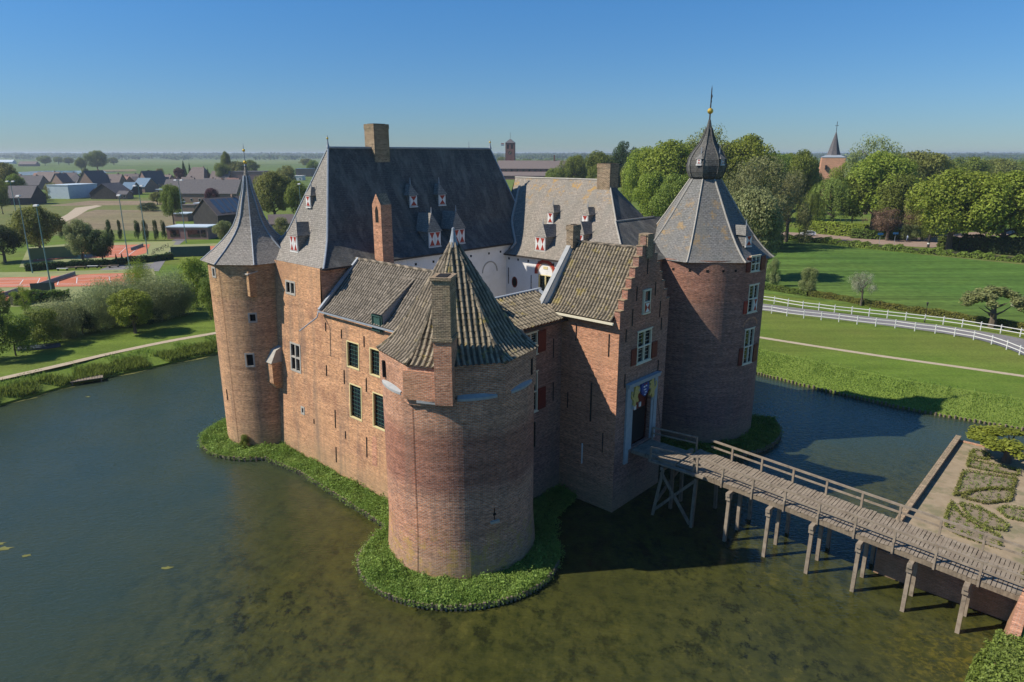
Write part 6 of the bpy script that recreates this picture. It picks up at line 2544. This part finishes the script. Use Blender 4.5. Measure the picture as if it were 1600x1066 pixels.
# ---- floodlight masts
M['mast'] = noisy('galvanised_green_mast', (.13, .22, .22), (.17, .27, .27), 3, .5, metal=.2)
def mast(px, yb, yt, label, heads=1):
    p = at(px, yb, GZ)
    h = hgt(p, yt) - GZ
    o = empty("floodlight_mast", p, 0, label, "floodlight mast", "floodlight masts of the courts")
    m = MB()
    m.lathe((0, 0), [(.13, 0), (.10, h * .5), (.07, h)], 8)
    m.build("pole", M['mast'], o)
    m = MB()
    m.beam((-.9 if heads > 1 else -.4, 0, h), (.9 if heads > 1 else .4, 0, h), .09, .09)
    m.build("crossarm", M['mast'], o)
    for k in range(heads):
        x = 0 if heads == 1 else (-.8 if k == 0 else .8)
        m = MB()
        m.hexa([(x - .38, -.35, h - .05), (x + .38, -.35, h - .05), (x + .38, .3, h + .05), (x - .38, .3, h + .05), (x - .3, -.25, h + .22), (x + .3, -.25, h + .22), (x + .3, .25, h + .25), (x - .3, .25, h + .25)])
        m.build("floodlight", M['white_paint'], o)
for a in [(33, 374, 284, "floodlight mast behind the large olive tree at the far left", 2), (51, 427, 307, "floodlight mast left of the nearest one", 1), (82, 462, 322, "nearest floodlight mast beside the near clay court", 1),
          (203, 422, 306, "slim floodlight mast right of the dark round tree", 1), (231, 398, 291, "floodlight mast with two lamps left of the car park", 2), (291, 380, 282, "floodlight mast with two lamps before the club house", 2),
          (474, 372, 288, "floodlight mast mostly hidden by trees left of the main roof", 1)]:
    mast(*a)

# ---- houses
M['roof_dark'] = noisy('dark_roof_tiles', (.085, .08, .085), (.12, .11, .11), 1.2, .8)
M['roof_brown'] = noisy('brown_roof_tiles', (.14, .11, .10), (.18, .145, .13), 1.2, .8)
M['roof_red'] = noisy('red_brown_roof_tiles', (.20, .11, .085), (.26, .15, .12), 1.2, .8)
M['roof_blue'] = noisy('blue_metal_roof', (.10, .17, .24), (.14, .21, .28), 1, .5)
M['house_wall'] = noisy('house_brick', (.22, .15, .12), (.28, .19, .15), 1, .9)
M['house_dark'] = noisy('tarred_boards', (.035, .035, .035), (.06, .055, .05), 1, .9)
M['house_light'] = noisy('pale_cladding', (.42, .50, .56), (.50, .57, .62), .5, .6)
M['pink_wall'] = noisy('pinkish_brick', (.28, .16, .14), (.34, .20, .17), 1, .9)
VG = "houses of the village"


def house(px, yb, wpx, rot, L, Wd, eave, ridge, roof, wallm, label, name="house", cat="house", group=VG, hip=0.0, win=True, chim=True, dormer_=False, z=GZ):
    p = at(px, yb, z)
    if wpx:
        L = wpx * depth(p) / FPX
    o = empty(name, p, R_(rot), label, cat, group)
    h, w2_ = L / 2, Wd / 2
    m = MB()
    m.box((-h, -w2_, -.1), (h, w2_, eave))
    if ridge > eave and not hip:
        for s in (-1, 1):
            m.face([(s * h, -w2_, eave), (s * h, w2_, eave), (s * h, 0, ridge - .1)])
    m.build("wall", M[wallm], o)
    if ridge > eave:
        r = MB()
        e = .35
        k = hip * w2_
        A, B, C_, D = (-h - e, -w2_ - e, eave - .12), (h + e, -w2_ - e, eave - .12), (h + e, w2_ + e, eave - .12), (-h - e, w2_ + e, eave - .12)
        P, Q = (-h - e + k, 0, ridge), (h + e - k, 0, ridge)
        up = Vector((0, 0, .16))
        for f in ((A, B, Q, P), (C_, D, P, Q), (B, C_, Q), (D, A, P)) if hip else ((A, B, Q, P), (C_, D, P, Q)):
            n = len(f)
            r.face([tuple(Vector(q) + up) for q in f])
            r.face([tuple(q) for q in f][::-1])
            for i in range(n):
                a_, b_ = Vector(f[i]), Vector(f[(i + 1) % n])
                r.face([a_, b_, b_ + up, a_ + up])
        ro = r.build("roof", M[roof], o, merge=False)
        if chim:
            c = MB()
            c.box((h * .5, -.35, ridge - .6), (h * .5 + .7, .35, ridge + .9))
            c.build("chimney", M['house_wall'], ro)
    else:
        r = MB()
        r.box((-h - .2, -w2_ - .2, eave), (h + .2, w2_ + .2, eave + .3))
        r.build("roof", M[roof], o)
    if win:
        n = max(2, int(L / 4))
        for i in range(n):
            x = -h + L * (i + .5) / n
            wm = MB()
            wm.box((x - .6, -w2_ - .06, .9), (x + .6, -w2_ - .01, 2.2))
            wo_ = wm.build("window", M['white_paint'], o)
            gm = MB()
            gm.box((x - .5, -w2_ - .09, 1.0), (x + .5, -w2_ - .05, 2.1))
            gm.build("pane", M['glass'], wo_)
    return o


house(32, 319, 55, 8, 0, 14, 3.2, 8.5, 'roof_dark', 'house_dark', "long dark barn with a dark roof at the left", "barn", "barn", win=False, chim=False)
o = house(116, 309, 38, -12, 0, 20, 7.0, 7.0, 'house_light', 'house_light', "pale blue flat-roofed hall at the edge of the building plot", "hall", "hall", win=False)
house(50, 296, 40, 4, 0, 14, 3, 9, 'roof_dark', 'house_wall', "low wide house with a dark roof behind the bushes at the left")
house(80, 290, 36, -6, 0, 13, 3.2, 10, 'roof_brown', 'house_wall', "wide brown roofed house left of the pale blue hall")
house(98, 292, 18, 70, 14, 12, 3.2, 9.5, 'roof_dark', 'house_wall', "dark roofed gabled house behind the pale blue hall")
house(122, 290, 22, 12, 0, 12, 3, 8.6, 'roof_dark', 'house_wall', "dark hipped house above the pale blue hall", hip=.9)
house(150, 297, 0, 78, 16, 15, 3, 12.5, 'roof_dark', 'house_wall', "dark house with a pointed gable right of the pale blue hall")
house(181, 296, 27, -4, 0, 12, 3, 10, 'roof_brown', 'house_wall', "brown roofed house in the middle of the village row")
house(176, 310, 0, 84, 14, 15, 2.8, 8.0, 'roof_dark', 'house_dark', "dark gabled shed at the edge of the building plot", "barn", "barn", win=False, chim=False)
house(206, 304, 17, 0, 0, 12, 3, 7, 'roof_blue', 'house_dark', "small blue roofed shed, the left one", "shed", "shed", win=False, chim=False)
house(229, 300, 20, -8, 0, 14, 3.4, 8.5, 'roof_blue', 'house_wall', "wider blue roofed shed, the right one", "shed", "shed", win=False, chim=False)
house(208, 288, 20, 10, 0, 11, 3, 8, 'roof_brown', 'house_wall', "small brown house behind the blue roofed sheds")
house(240, 293, 0, 60, 15, 13, 2.6, 11.5, 'roof_dark', 'house_wall', "steep dark roofed house with a tall gable")
house(313, 288, 30, -5, 0, 16, 4, 13, 'roof_brown', 'house_wall', "large brown roofed house behind the long roof row", hip=.4)
house(348, 288, 28, 0, 0, 13, 4, 10, 'roof_brown', 'house_wall', "brown roofed house left of the pinkish flat building")
house(322, 316, 118, -4, 0, 12, 4.5, 11, 'roof_dark', 'house_wall', "long dark terrace roof across the village", "terraced_houses", "terrace")
house(259, 304, 16, 0, 0, 10, 3, 3, 'house_light', 'house_wall', "small flat white roofed annex beside the long terrace")
house(394, 287, 50, 3, 0, 22, 9.5, 9.5, 'roof_dark', 'pink_wall', "pinkish flat-roofed apartment building behind the slim spire", "apartment_building", "building")
house(478, 276, 26, 6, 0, 15, 8, 8, 'roof_blue', 'house_wall', "small flat-roofed building left of the main castle roof", "apartment_building", "building")
house(468, 282, 14, 0, 0, 10, 4, 4, 'white_paint', 'white_paint', "low white building before the small flat-roofed one")
house(441, 362, 0, 20, 7, 6, 2.6, 5.2, 'roof_brown', 'house_wall', "small grey-brown shed roof left of the main roof hip", "shed", "shed", win=False, chim=False)
house(46, 260, 26, 3, 0, 14, 4, 9, 'roof_brown', 'pink_wall', "far red farm house in the polder at the left")
house(10, 256, 26, 0, 0, 14, 4, 9, 'house_light', 'house_light', "far pale farm shed at the left picture edge", "barn", "barn", win=False, chim=False)
house(1412, 352, 0, 35, 17, 11, 4.5, 12.5, 'roof_dark', 'house_wall', "dark roofed house half hidden behind the large chestnut")
for a_ in [
    (66, 286, 20, -8, 11, 3, 8, 'roof_red', "reddish house between the two wide roofs at the left"),
    (112, 284, 16, 20, 11, 3, 7.5, 'roof_brown', "small brown house peeping over the pale blue hall"),
    (136, 293, 16, -30, 11, 3, 8, 'roof_dark', "low dark house tight behind the right end of the pale blue hall"),
    (163, 290, 15, 60, 11, 3, 8.5, 'roof_brown', "brown gabled house between the pointed gable and the middle row"),
    (197, 294, 17, -15, 11, 3, 8, 'roof_red', "reddish roofed house left of the small brown house"),
    (218, 293, 16, 25, 11, 3, 7.5, 'roof_dark', "dark house above the gap of the blue sheds"),
    (262, 292, 18, -10, 12, 3, 8.5, 'roof_brown', "brown house right of the steep dark roofed one"),
    (276, 298, 14, 70, 11, 3, 8, 'roof_red', "reddish gabled house under the purple and dark conifers"),
    (296, 296, 18, 5, 11, 3, 8, 'roof_brown', "brown low house before the large hipped roof"),
    (330, 299, 18, -12, 11, 3, 8, 'roof_dark', "dark low house just above the middle of the terrace"),
    (366, 296, 16, 12, 11, 3, 7.5, 'roof_red', "reddish house below the pinkish apartment building"),
    (24, 287, 20, 8, 12, 3, 7.5, 'roof_brown', "brown roofed house among the far left trees"),
    (155, 308, 12, -5, 7, 2.5, 4.5, 'roof_dark', "small dark shed joined to the right side of the pale blue hall"),
    (196, 311, 14, 4, 7, 2.5, 4.2, 'roof_dark', "small dark shed between gabled shed and blue sheds"),
]:
    house(a_[0], a_[1], a_[2], a_[3], 0, a_[4], a_[5], a_[6], a_[7], 'house_wall', a_[8])
# club house: flat roof with open front
cl = house(303, 372, 64, -2, 0, 7, 3.3, 3.3, 'house_light', 'pink_wall', "long red flat-roofed club house beside the sports ground", "club_house", "club house", win=False)
m = MB()
hL = 64 * depth(at(303, 372)) / FPX / 2
for x0, x1 in ((-hL + 1.0, -hL + 3.6), (-hL + 6, -hL + 9.5), (-hL + 9.9, hL - .6)):
    m.box((x0, -3.56, .8), (x1, -3.5, 2.7))
m.build("window_band", M['glass'], cl)
# house with solar roof
sp_ = house(352, 352, 0, 62, 15, 12, 4.0, 9.2, 'roof_brown', 'house_dark', "brown house with bluish solar panels on its roof near the slim spire", win=False)
m = MB()
for k in range(5):
    x = -5.8 + k * 2.3
    f = lambda x_, t: (x_, -6.35 + 6.35 * t, 3.88 + 5.32 * t + .25)
    m.face([f(x, .12), f(x + 1.9, .12), f(x + 1.9, .9), f(x, .9)])
M['solar'] = noisy('solar_panel', (.05, .09, .14), (.08, .13, .19), 1, .15, bump=0, spec=.8)
m.build("solar_panel", M['solar'], sp_, merge=False)
# garden sheds and garages below the terrace
for i, (px, yb, wp, roof, lab) in enumerate(((290, 345, 22, 'house_light', "flat white garage left of the solar roof"), (300, 330, 20, 'roof_brown', "brown flat shed in the gardens before the terrace"), (318, 327, 18, 'house_light', "white flat garage before the purple tree"),
                                             (278, 326, 14, 'house_light', "small white flat garage beside the tall village mast"), (330, 340, 18, 'roof_dark', "dark flat shed left of the solar roof house"))):
    house(px, yb, wp, -3, 0, 6, 2.6, 2.6, roof, 'house_wall', lab, "garage", "garage", "garages and sheds of the gardens", win=False)
# court furniture: green tennis nets, screens, benches
def net(x0, y0, x1, y1, label, h=.8, mat='court_net'):
    a, b = at(x0, y0), at(x1, y1)
    o = empty("tennis_net", a, 0, label, "tennis net", "nets of the clay courts")
    d = b - a
    for q in (Vector((0, 0, 0)), d):
        m = MB()
        m.lathe((q.x, q.y), [(.06, 0), (.05, h + .1), (0, h + .12)], 6)
        m.build("post", M['mast'], o)
    m = MB()
    m.beam(Vector((0, 0, h * .5)), d + Vector((0, 0, h * .5)), .02, h * .8)
    m.build("net", M['mast'], o)
    m = MB()
    m.beam(Vector((0, 0, h * .95)), d + Vector((0, 0, h * .95)), .04, .09)
    m.build("tape", M['white_paint'], o)
net(58, 450, 118, 430, "tennis net across the nearest clay court")
net(205, 392, 224, 385, "tennis net on the back clay court at the right")
net(-10, 470, 30, 456, "tennis net at the left edge of the sports ground")
for x0, y0, x1, y1, h, lab in ((50, 463, 88, 461, 2.2, "dark green wind screen beside the nearest mast"), (48, 406, 122, 401, 2.6, "long olive wind screen at the back courts"), (268, 402, 330, 400, 2.4, "green wind screen of the right clay court")):
    a, b = at(x0, y0), at(x1, y1)
    m = MB()
    m.beam(Vector((0, 0, h / 2)), (b - a) + Vector((0, 0, h / 2)), .06, h)
    o = m.build("wind_screen", M['green_frame'] if h < 2.5 else M['court_green'])
    o.location = a
    tag(o, lab, "wind screen", "wind screens of the courts")
for k, (px, py) in enumerate(((58, 421), (72, 421), (98, 423), (112, 421), (126, 420), (145, 419), (165, 419), (178, 418))):
    p = at(px, py)
    lab = ["white bench at the left end of the court-side row", "dark bench second in the court-side row", "pink-white bench in the court-side row left of the net post", "dark bench just left of the net post", "grey bench right of the net post",
           "bench with a pale seat in the middle of the court-side row", "dark bench last but one in the court-side row", "dark bench at the right end of the court-side row"][k]
    o = empty("court_bench", p, R_(3), lab, "bench", "benches along the courts")
    m = MB()
    m.box((-1.1, -.25, .42), (1.1, .25, .5))
    m.build("seat", M['white_paint'] if k in (0, 2, 5) else M['wood_dark'], o)
    for x in (-.9, .9):
        m = MB()
        m.box((x - .06, -.22, 0), (x + .06, .22, .42))
        m.build("leg", M['iron'], o)

# ---- big church with bell tower
cp = at(832, 280, GZ)
cd_ = depth(cp)
k = cd_ / FPX
ch = empty("church", cp, R_(-6), "long brick village church with brown roof behind the castle", "church")
L = 108 * k
m = MB()
zr_, ze, z1_ = hgt(cp, 251) - GZ, hgt(cp, 263) - GZ, hgt(cp, 272) - GZ
m.box((-L / 2, -7, 0), (L / 2, 14, ze))
m.box((-L / 2 + 2, -14, 0), (L / 2 - 2, -7, z1_ - 1))
for s in (-1, 1):
    m.face([(s * L / 2, -7, ze), (s * L / 2, 14, ze), (s * L / 2, 3.5, zr_)])
m.build("wall", M['brick_far'], ch)
m = MB()
m.face([(-L / 2 - .5, -7.6, ze - .3), (L / 2 + .5, -7.6, ze - .3), (L / 2 + .5, 3.5, zr_), (-L / 2 - .5, 3.5, zr_)])
m.face([(-L / 2 - .5, 14.6, ze - .3), (L / 2 + .5, 14.6, ze - .3), (L / 2 + .5, 3.5, zr_), (-L / 2 - .5, 3.5, zr_)])
m.face([(-L / 2 + 1.5, -14.6, z1_ - 1.3), (L / 2 - 1.5, -14.6, z1_ - 1.3), (L / 2 - 1.5, -7, z1_ + 2.2), (-L / 2 + 1.5, -7, z1_ + 2.2)])
m.build("roof", M['roof_brown'], ch, merge=False)
for i in range(12):
    x = -L / 2 + L * (i + .5) / 12
    m = MB()
    m.box((x - .9, -7.1, z1_ + 2.6), (x + .9, -7.01, ze - 1.0))
    m.build("window", M['glass'], ch)
m = MB()
m.box((L * .3, 2.8, zr_ - 1), (L * .3 + 1.2, 4.2, zr_ + 5))
m.build("chimney", M['brick_far'], ch)
tp = at(797.5, 279, GZ)
tw = empty("bell_tower", tp, R_(-6), "square brick bell tower with clock face and low pyramid roof", "bell tower")
h0 = hgt(tp, 223.5) - GZ
w0_ = 7.2 * k
m = MB()
m.box((-w0_, -w0_, 0), (w0_, w0_, h0))
m.build("wall", M['brick_far'], tw)
m = MB()
m.lathe((0, 0), [(w0_ * 1.55, h0), (0, h0 + 6.5 * k)], 4, ph=PI / 4)
m.build("roof", M['roof_dark'], tw)
m = MB()
m.tube([(0, 0, h0 + 6 * k), (0, 0, h0 + 16 * k)], .12, 5)
m.build("cross", M['iron'], tw)
for x in (-.45, .45):
    m = MB()
    m.box((x * w0_ - 1.0, -w0_ - .05, h0 - 9 * k), (x * w0_ + 1.0, -w0_ - .01, h0 - 2.5 * k))
    m.build("belfry_opening", M['void'], tw)
m = MB()
m.prism([(1.7 * math.cos(t), 1.7 * math.sin(t)) for t in np.linspace(0, 2 * PI, 17)[:-1]], 0, 1, 0, T=lambda x, z, d: (x, -w0_ - .02 - .08 * d, h0 - 15 * k + z))
cf = m.build("clock_face", M['house_dark'], tw)
m = MB()
m.beam((0, -w0_ - .12, h0 - 15 * k), (.9, -w0_ - .12, h0 - 15 * k + 1.1), .12, .25)
m.beam((0, -w0_ - .12, h0 - 15 * k), (-.4, -w0_ - .12, h0 - 15 * k - .8), .12, .25)
m.build("clock_hand", M['gold_paint'], cf)
fl = empty("flag", at(788, 279, GZ) + Vector((0, -2, 0)), 0, "small red white and blue flag flying left of the bell tower", "flag")
hf = hgt(at(788, 279, GZ), 224) - GZ
m = MB()
m.tube([(0, 0, 0), (0, 0, hf + 1)], .1, 5)
m.build("flagpole", M['white_paint'], fl)
m = MB()
for i in range(3):
    m.hexa([(-.1 - 3.0, -.03, hf - .7 * (i + 1)), (-.1, -.03, hf - .7 * (i + 1)), (-.1, .03, hf - .7 * (i + 1)), (-3.1, .03, hf - .7 * (i + 1)), (-3.1, -.03, hf - .7 * i), (-.1, -.03, hf - .7 * i), (-.1, .03, hf - .7 * i), (-3.1, .03, hf - .7 * i)], i)
m.build("cloth", [M['red_paint'], M['white_paint'], M['blue_paint']], fl, merge=False)

# ---- old tower with the slender spire
op = at(1294, 312, GZ)
k = depth(op) / FPX
ot = empty("old_church_tower", op, R_(-20), "leaning old brick tower with flared base and slender grey spire among the trees", "church tower")
zt_ = hgt(op, 246) - GZ
zc = hgt(op, 204) - GZ
w1_, w2_ = 21 * k, 16.3 * k
m = MB()
m.hexa([(-w1_, -w1_, 0), (w1_, -w1_, 0), (w1_, w1_, 0), (-w1_, w1_, 0), (-w2_, -w2_, zt_), (w2_, -w2_, zt_), (w2_, w2_, zt_), (-w2_, w2_, zt_)])
m.build("wall", M['house_wall2'] if 'house_wall2' in M else M['brick_gate'], ot)
m = MB()
m.lathe((0, 0), [(w2_ * 1.47, zt_), (w2_ * .78, zt_ + 3.6 * k)], 4, ph=PI / 4)
m.build("roof_skirt", M['lead'], ot)
m = MB()
m.lathe((0, 0), [(w2_ * .66, zt_ + 3.0 * k), (w2_ * .5, zt_ + 10 * k), (0, zc)], 8, ph=PI / 8)
m.build("spire", M['roof_dark'], ot)
m = MB()
m.tube([(0, 0, zc - .5), (0, 0, zc + 13 * k)], .14, 5)
m.tube([(-.9, 0, zc + 7 * k), (.9, 0, zc + 7 * k)], .1, 5)
m.build("cross", M['iron'], ot)
for x in (-3.3,):
    m = MB()
    m.box((x - .5, -w2_ - 1.6, zt_ * .72), (x + .5, -w2_ - .6, zt_ * .82))
    m.build("window", M['void'], ot)

# ---- car, cyclist, signs on the village road
def car(px, py, rot, label):
    p = at(px, py, GZ) + Vector((0, 0, .04))
    c = empty("car", p, R_(rot), label, "car")
    prof = [(-2.05, .35), (-2.1, .75), (-1.95, .95), (-1.2, 1.02), (-.55, 1.48), (1.2, 1.52), (1.85, 1.25), (2.02, .95), (2.05, .4)]
    m = MB()
    n = len(prof)
    def sec(s, f):
        return [(x, s * (.84 if z < 1.05 else .68) * f, z) for x, z in prof]
    L_, R2_ = sec(-1, 1), sec(1, 1)
    for i in range(n - 1):
        m.face([L_[i], L_[i + 1], R2_[i + 1], R2_[i]])
    for S in (L_, R2_):
        low = [S[i] for i in (0, 1, 2, 3, 6, 7, 8)]
        m.face(low)
        m.face([S[3], S[4], S[5], S[6]])
    m.face([L_[0], R2_[0], R2_[-1], L_[-1]])
    b = m.build("body", M['car_paint'], c)
    m = MB()
    for s in (-1, 1):
        y0, y1 = s * .845, s * .70
        for xa, xb, xc, xd in ((-1.0, -.2, -.2, -.48), (-.1, .75, .75, -.1), (.85, 1.7, 1.2, .85)):
            m.face([(xa, y0 * .985 + s * .015, 1.06), (xb, y0 * .985 + s * .015, 1.06), (xc, y1 + s * .012, 1.44), (xd, y1 + s * .012, 1.44)])
    m.face([(-1.22, -.62, 1.04), (-1.22, .62, 1.04), (-.6, .58, 1.46), (-.6, -.58, 1.46)])
    m.build("window", M['glass'], c, merge=False)
    for x in (-1.3, 1.3):
        for s in (-1, 1):
            m = MB()
            m.tube([(x, s * .72, .32), (x, s * .88, .32)], .32, 14)
            wv = m.build("wheel", M['iron'], c)
            m = MB()
            m.tube([(x, s * .87, .32), (x, s * .895, .32)], .19, 10)
            m.build("rim", M['lead'], wv)
    for s in (-1, 1):
        m = MB()
        m.box((-2.12, s * .6 - .16, .68), (-2.05, s * .6 + .16, .84))
        m.build("headlight", M['white_paint'], c)
    return c
g = NG('silver_car_paint')
M['car_paint'] = g.finish((.62, .63, .65), .3, spec=.6)
car(1262, 369, -4, "small silver-white car driving along the hedge on the village road")
# cyclist
cy = at(1417, 378, GZ) + Vector((0, 0, .04))
bk = empty("bicycle", cy, R_(80), "bicycle ridden across the road junction", "bicycle")
for x in (-.52, .52):
    m = MB()
    m.tube([(x + .33 * math.cos(t), 0, .34 + .33 * math.sin(t)) for t in np.linspace(0, 2 * PI, 17)], .025, 5, cap=False)
    m.build("wheel", M['iron'], bk)
m = MB()
for p_, q_ in (((-.52, 0, .34), (-.15, 0, .85)), ((-.15, 0, .85), (.38, 0, .82)), ((.38, 0, .82), (0, 0, .32)), ((0, 0, .32), (-.15, 0, .85)), ((.36, 0, .95), (.52, 0, .34)), ((-.52, 0, .34), (0, 0, .32))):
    m.tube([p_, q_], .025, 5)
m.build("frame", M['blue_paint'], bk)
m = MB()
m.tube([(.34, -.26, 1.0), (.36, 0, .98), (.34, .26, 1.0)], .02, 5)
m.build("handlebar", M['iron'], bk)
m = MB()
m.box((-.28, -.07, .88), (-.02, .07, .93))
m.build("saddle", M['iron'], bk)
# rider as one skinned body
def person_mesh(joints, edges, name):
    me = bpy.data.meshes.new(name)
    me.from_pydata([j[0] for j in joints], edges, [])
    o = link(name, me)
    md = o.modifiers.new("skin", 'SKIN')
    md.use_smooth_shade = True
    for i, j in enumerate(joints):
        me.skin_vertices[0].data[i].radius = (j[1], j[1])
    me.skin_vertices[0].data[0].use_root = True
    o.modifiers.new("sub", 'SUBSURF').levels = 1
    return o
J = [((-.15, 0, .98), .15), ((-.10, 0, 1.15), .14), ((0, 0, 1.38), .16), ((.06, 0, 1.5), .07), ((.09, 0, 1.6), .09), ((.1, 0, 1.72), .105), ((.09, 0, 1.8), .07),
     ((0, .19, 1.40), .06), ((.14, .24, 1.2), .045), ((.32, .24, 1.04), .035), ((0, -.19, 1.40), .06), ((.14, -.24, 1.2), .045), ((.32, -.24, 1.04), .035),
     ((-.1, .1, .95), .1), ((.22, .12, .78), .075), ((.08, .13, .35), .05), ((.2, .13, .28), .04), ((-.1, -.1, .95), .1), ((.26, -.12, .9), .075), ((.02, -.13, .48), .05), ((.14, -.13, .42), .04)]
Ed = [(0, 1), (1, 2), (2, 3), (3, 4), (4, 5), (5, 6), (2, 7), (7, 8), (8, 9), (2, 10), (10, 11), (11, 12), (0, 13), (13, 14), (14, 15), (15, 16), (0, 17), (17, 18), (18, 19), (19, 20)]
rd_ = person_mesh(J, Ed, "person")
rd_.data.materials.append(M['jersey'] if 'jersey' in M else noisy('pale_blue_clothing', (.30, .36, .46), (.36, .42, .52), 3, .8))
rd_.location = cy
rd_.rotation_euler = (0, 0, R_(80))
tag(rd_, "cyclist in pale blue clothing crossing the road junction", "person")
# blue road signs and a dark bollard
def sign(px, yb, yt, label):
    p = at(px, yb, GZ)
    h = hgt(p, yt) - GZ
    o = empty("road_sign", p, 0, label, "road sign", "blue signs at the junction")
    m = MB()
    m.tube([(0, 0, 0), (0, 0, h)], .05, 6)
    m.build("post", M['lead'], o)
    m = MB()
    m.box((-.7, -.1, h - .55), (.7, -.05, h))
    m.build("panel", M['sign_blue'], o)
M['sign_blue'] = noisy('sign_blue', (.03, .14, .32), (.04, .16, .36), 3, .4, bump=0)
sign(1373, 385, 364, "blue direction sign left of the brown shrub tree trunk")
sign(1397, 381, 363, "blue direction sign right of the brown shrub tree trunk")
p = at(1450, 387, GZ)
o = empty("junction_bollard", p, 0, "dark narrow post with a white band at the road junction", "post")
m = MB()
m.lathe((0, 0), [(.3, 0), (.3, 2.4), (.22, 3.2), (0, 3.3)], 10)
m.build("shaft", M['iron'], o)
m = MB()
m.lathe((0, 0), [(.31, .9), (.31, 1.25)], 10)
m.build("band", M['white_paint'], o)
# parked bicycles by the car park
for k, (px, py) in enumerate(((244, 394), (250, 392), (257, 388), (240, 399), (263, 386))):
    p = at(px, py)
    o = empty("parked_bicycle", p, k * .5, "dark bicycle parked among others beside the courts", "bicycle", "bicycles parked beside the courts")
    for x in (-.52, .52):
        m = MB()
        m.tube([(x + .34 * math.cos(t), 0, .36 + .34 * math.sin(t)) for t in np.linspace(0, 2 * PI, 13)], .04, 4, cap=False)
        m.build("wheel", M['iron'], o)
    m = MB()
    for p_, q_ in (((-.52, 0, .34), (-.15, 0, .85)), ((-.15, 0, .85), (.38, 0, .82)), ((.38, 0, .82), (0, 0, .32)), ((.36, 0, 1.0), (.52, 0, .34))):
        m.tube([p_, q_], .04, 4)
    m.build("frame", M['iron'], o)

# ---- far woods
def woods(name, items, mat, n_per, size, seed):
    """items: (x, y, radius, height) crowns that merge into one wood"""
    r = np.random.default_rng(seed)
    Vs, Fs = [], []
    off = 0
    for (x, y, R0, h) in items:
        n = n_per
        d = r.normal(0, 1, (n, 3))
        d /= np.linalg.norm(d, axis=1, keepdims=True)
        d[:, 2] = np.abs(d[:, 2]) * np.where(r.random(n) < .8, 1, -.6)
        lump = 1 + .18 * np.sin(d[:, 0] * 5 + x) * np.sin(d[:, 1] * 5 + y) + .1 * r.normal(0, 1, n)
        P = np.stack([x + d[:, 0] * R0 * lump, y + d[:, 1] * R0 * lump, GZ + h * .5 + d[:, 2] * h * .5 * lump], 1)
        V, F = quads(P, d + np.array([0, 0, .3]), size, .7, int(r.integers(1e6)))
        Vs.append(V)
        Fs.append(F + off)
        off += len(V)
    V, F = np.concatenate(Vs), np.concatenate(Fs)
    o = link(name, fast_mesh(name, V, F, [LM[mat]], np.clip(r.normal(.5, .2, len(F)), 0, 1)))
    o['kind'] = 'stuff'
    return o


r = random.Random(12)
its = []
for _ in range(210):           # wooded village beyond the big trees at the right
    px = r.uniform(880, 1680)
    yb = r.choice([r.uniform(262, 300), r.uniform(252, 270)])
    p = at(px, yb, GZ)
    if 1268 < px < 1325 and yb > 262:
        continue
    its.append((p.x, p.y, r.uniform(6, 11), r.uniform(10, 17)))
woods("distant_wood", its, 'far_mid', 420, .8, 2)
its = []
for _ in range(420):
    px = r.uniform(-80, 1680)
    yb = r.uniform(246.0, 250.5)
    if px < 560 and yb > 248.3 and r.random() < .7:
        continue
    p = at(px, yb, GZ)
    its.append((p.x, p.y, r.uniform(22, 50) * p.y / 2500, r.uniform(12, 20)))
woods("distant_wood", its, 'far', 130, 4.5, 3)
its = []
for k in range(620):
    px = -80 + 1760 * k / 620 + r.uniform(-3, 3)
    p = at(px, r.uniform(244.3, 246.2), GZ)
    its.append((p.x, p.y, r.uniform(50, 90), r.uniform(14, 24)))
woods("distant_wood", its, 'far', 60, 12, 4)
its = []
for k in range(50):
    px = r.uniform(560, 900)
    p = at(px, r.uniform(250, 262), GZ)
    its.append((p.x, p.y, r.uniform(8, 16), r.uniform(8, 14)))
woods("distant_wood", its, 'far_mid', 250, 1.3, 5)
# thin pylon far away
# ---- the air
g = NG('summer_haze')
pv = g.n("VolumePrincipled", {"Color": (.72, .82, .95), "Density": 1.35e-4, "Anisotropy": 0.2})
g.t.links.new(pv.outputs[0], g.out.inputs[1])
m = MB()
m.box((-FAR - 50, -400, -2.0), (FAR + 50, 9100, 36.0))
o = m.build("haze", g.m)
o['kind'] = 'stuff'
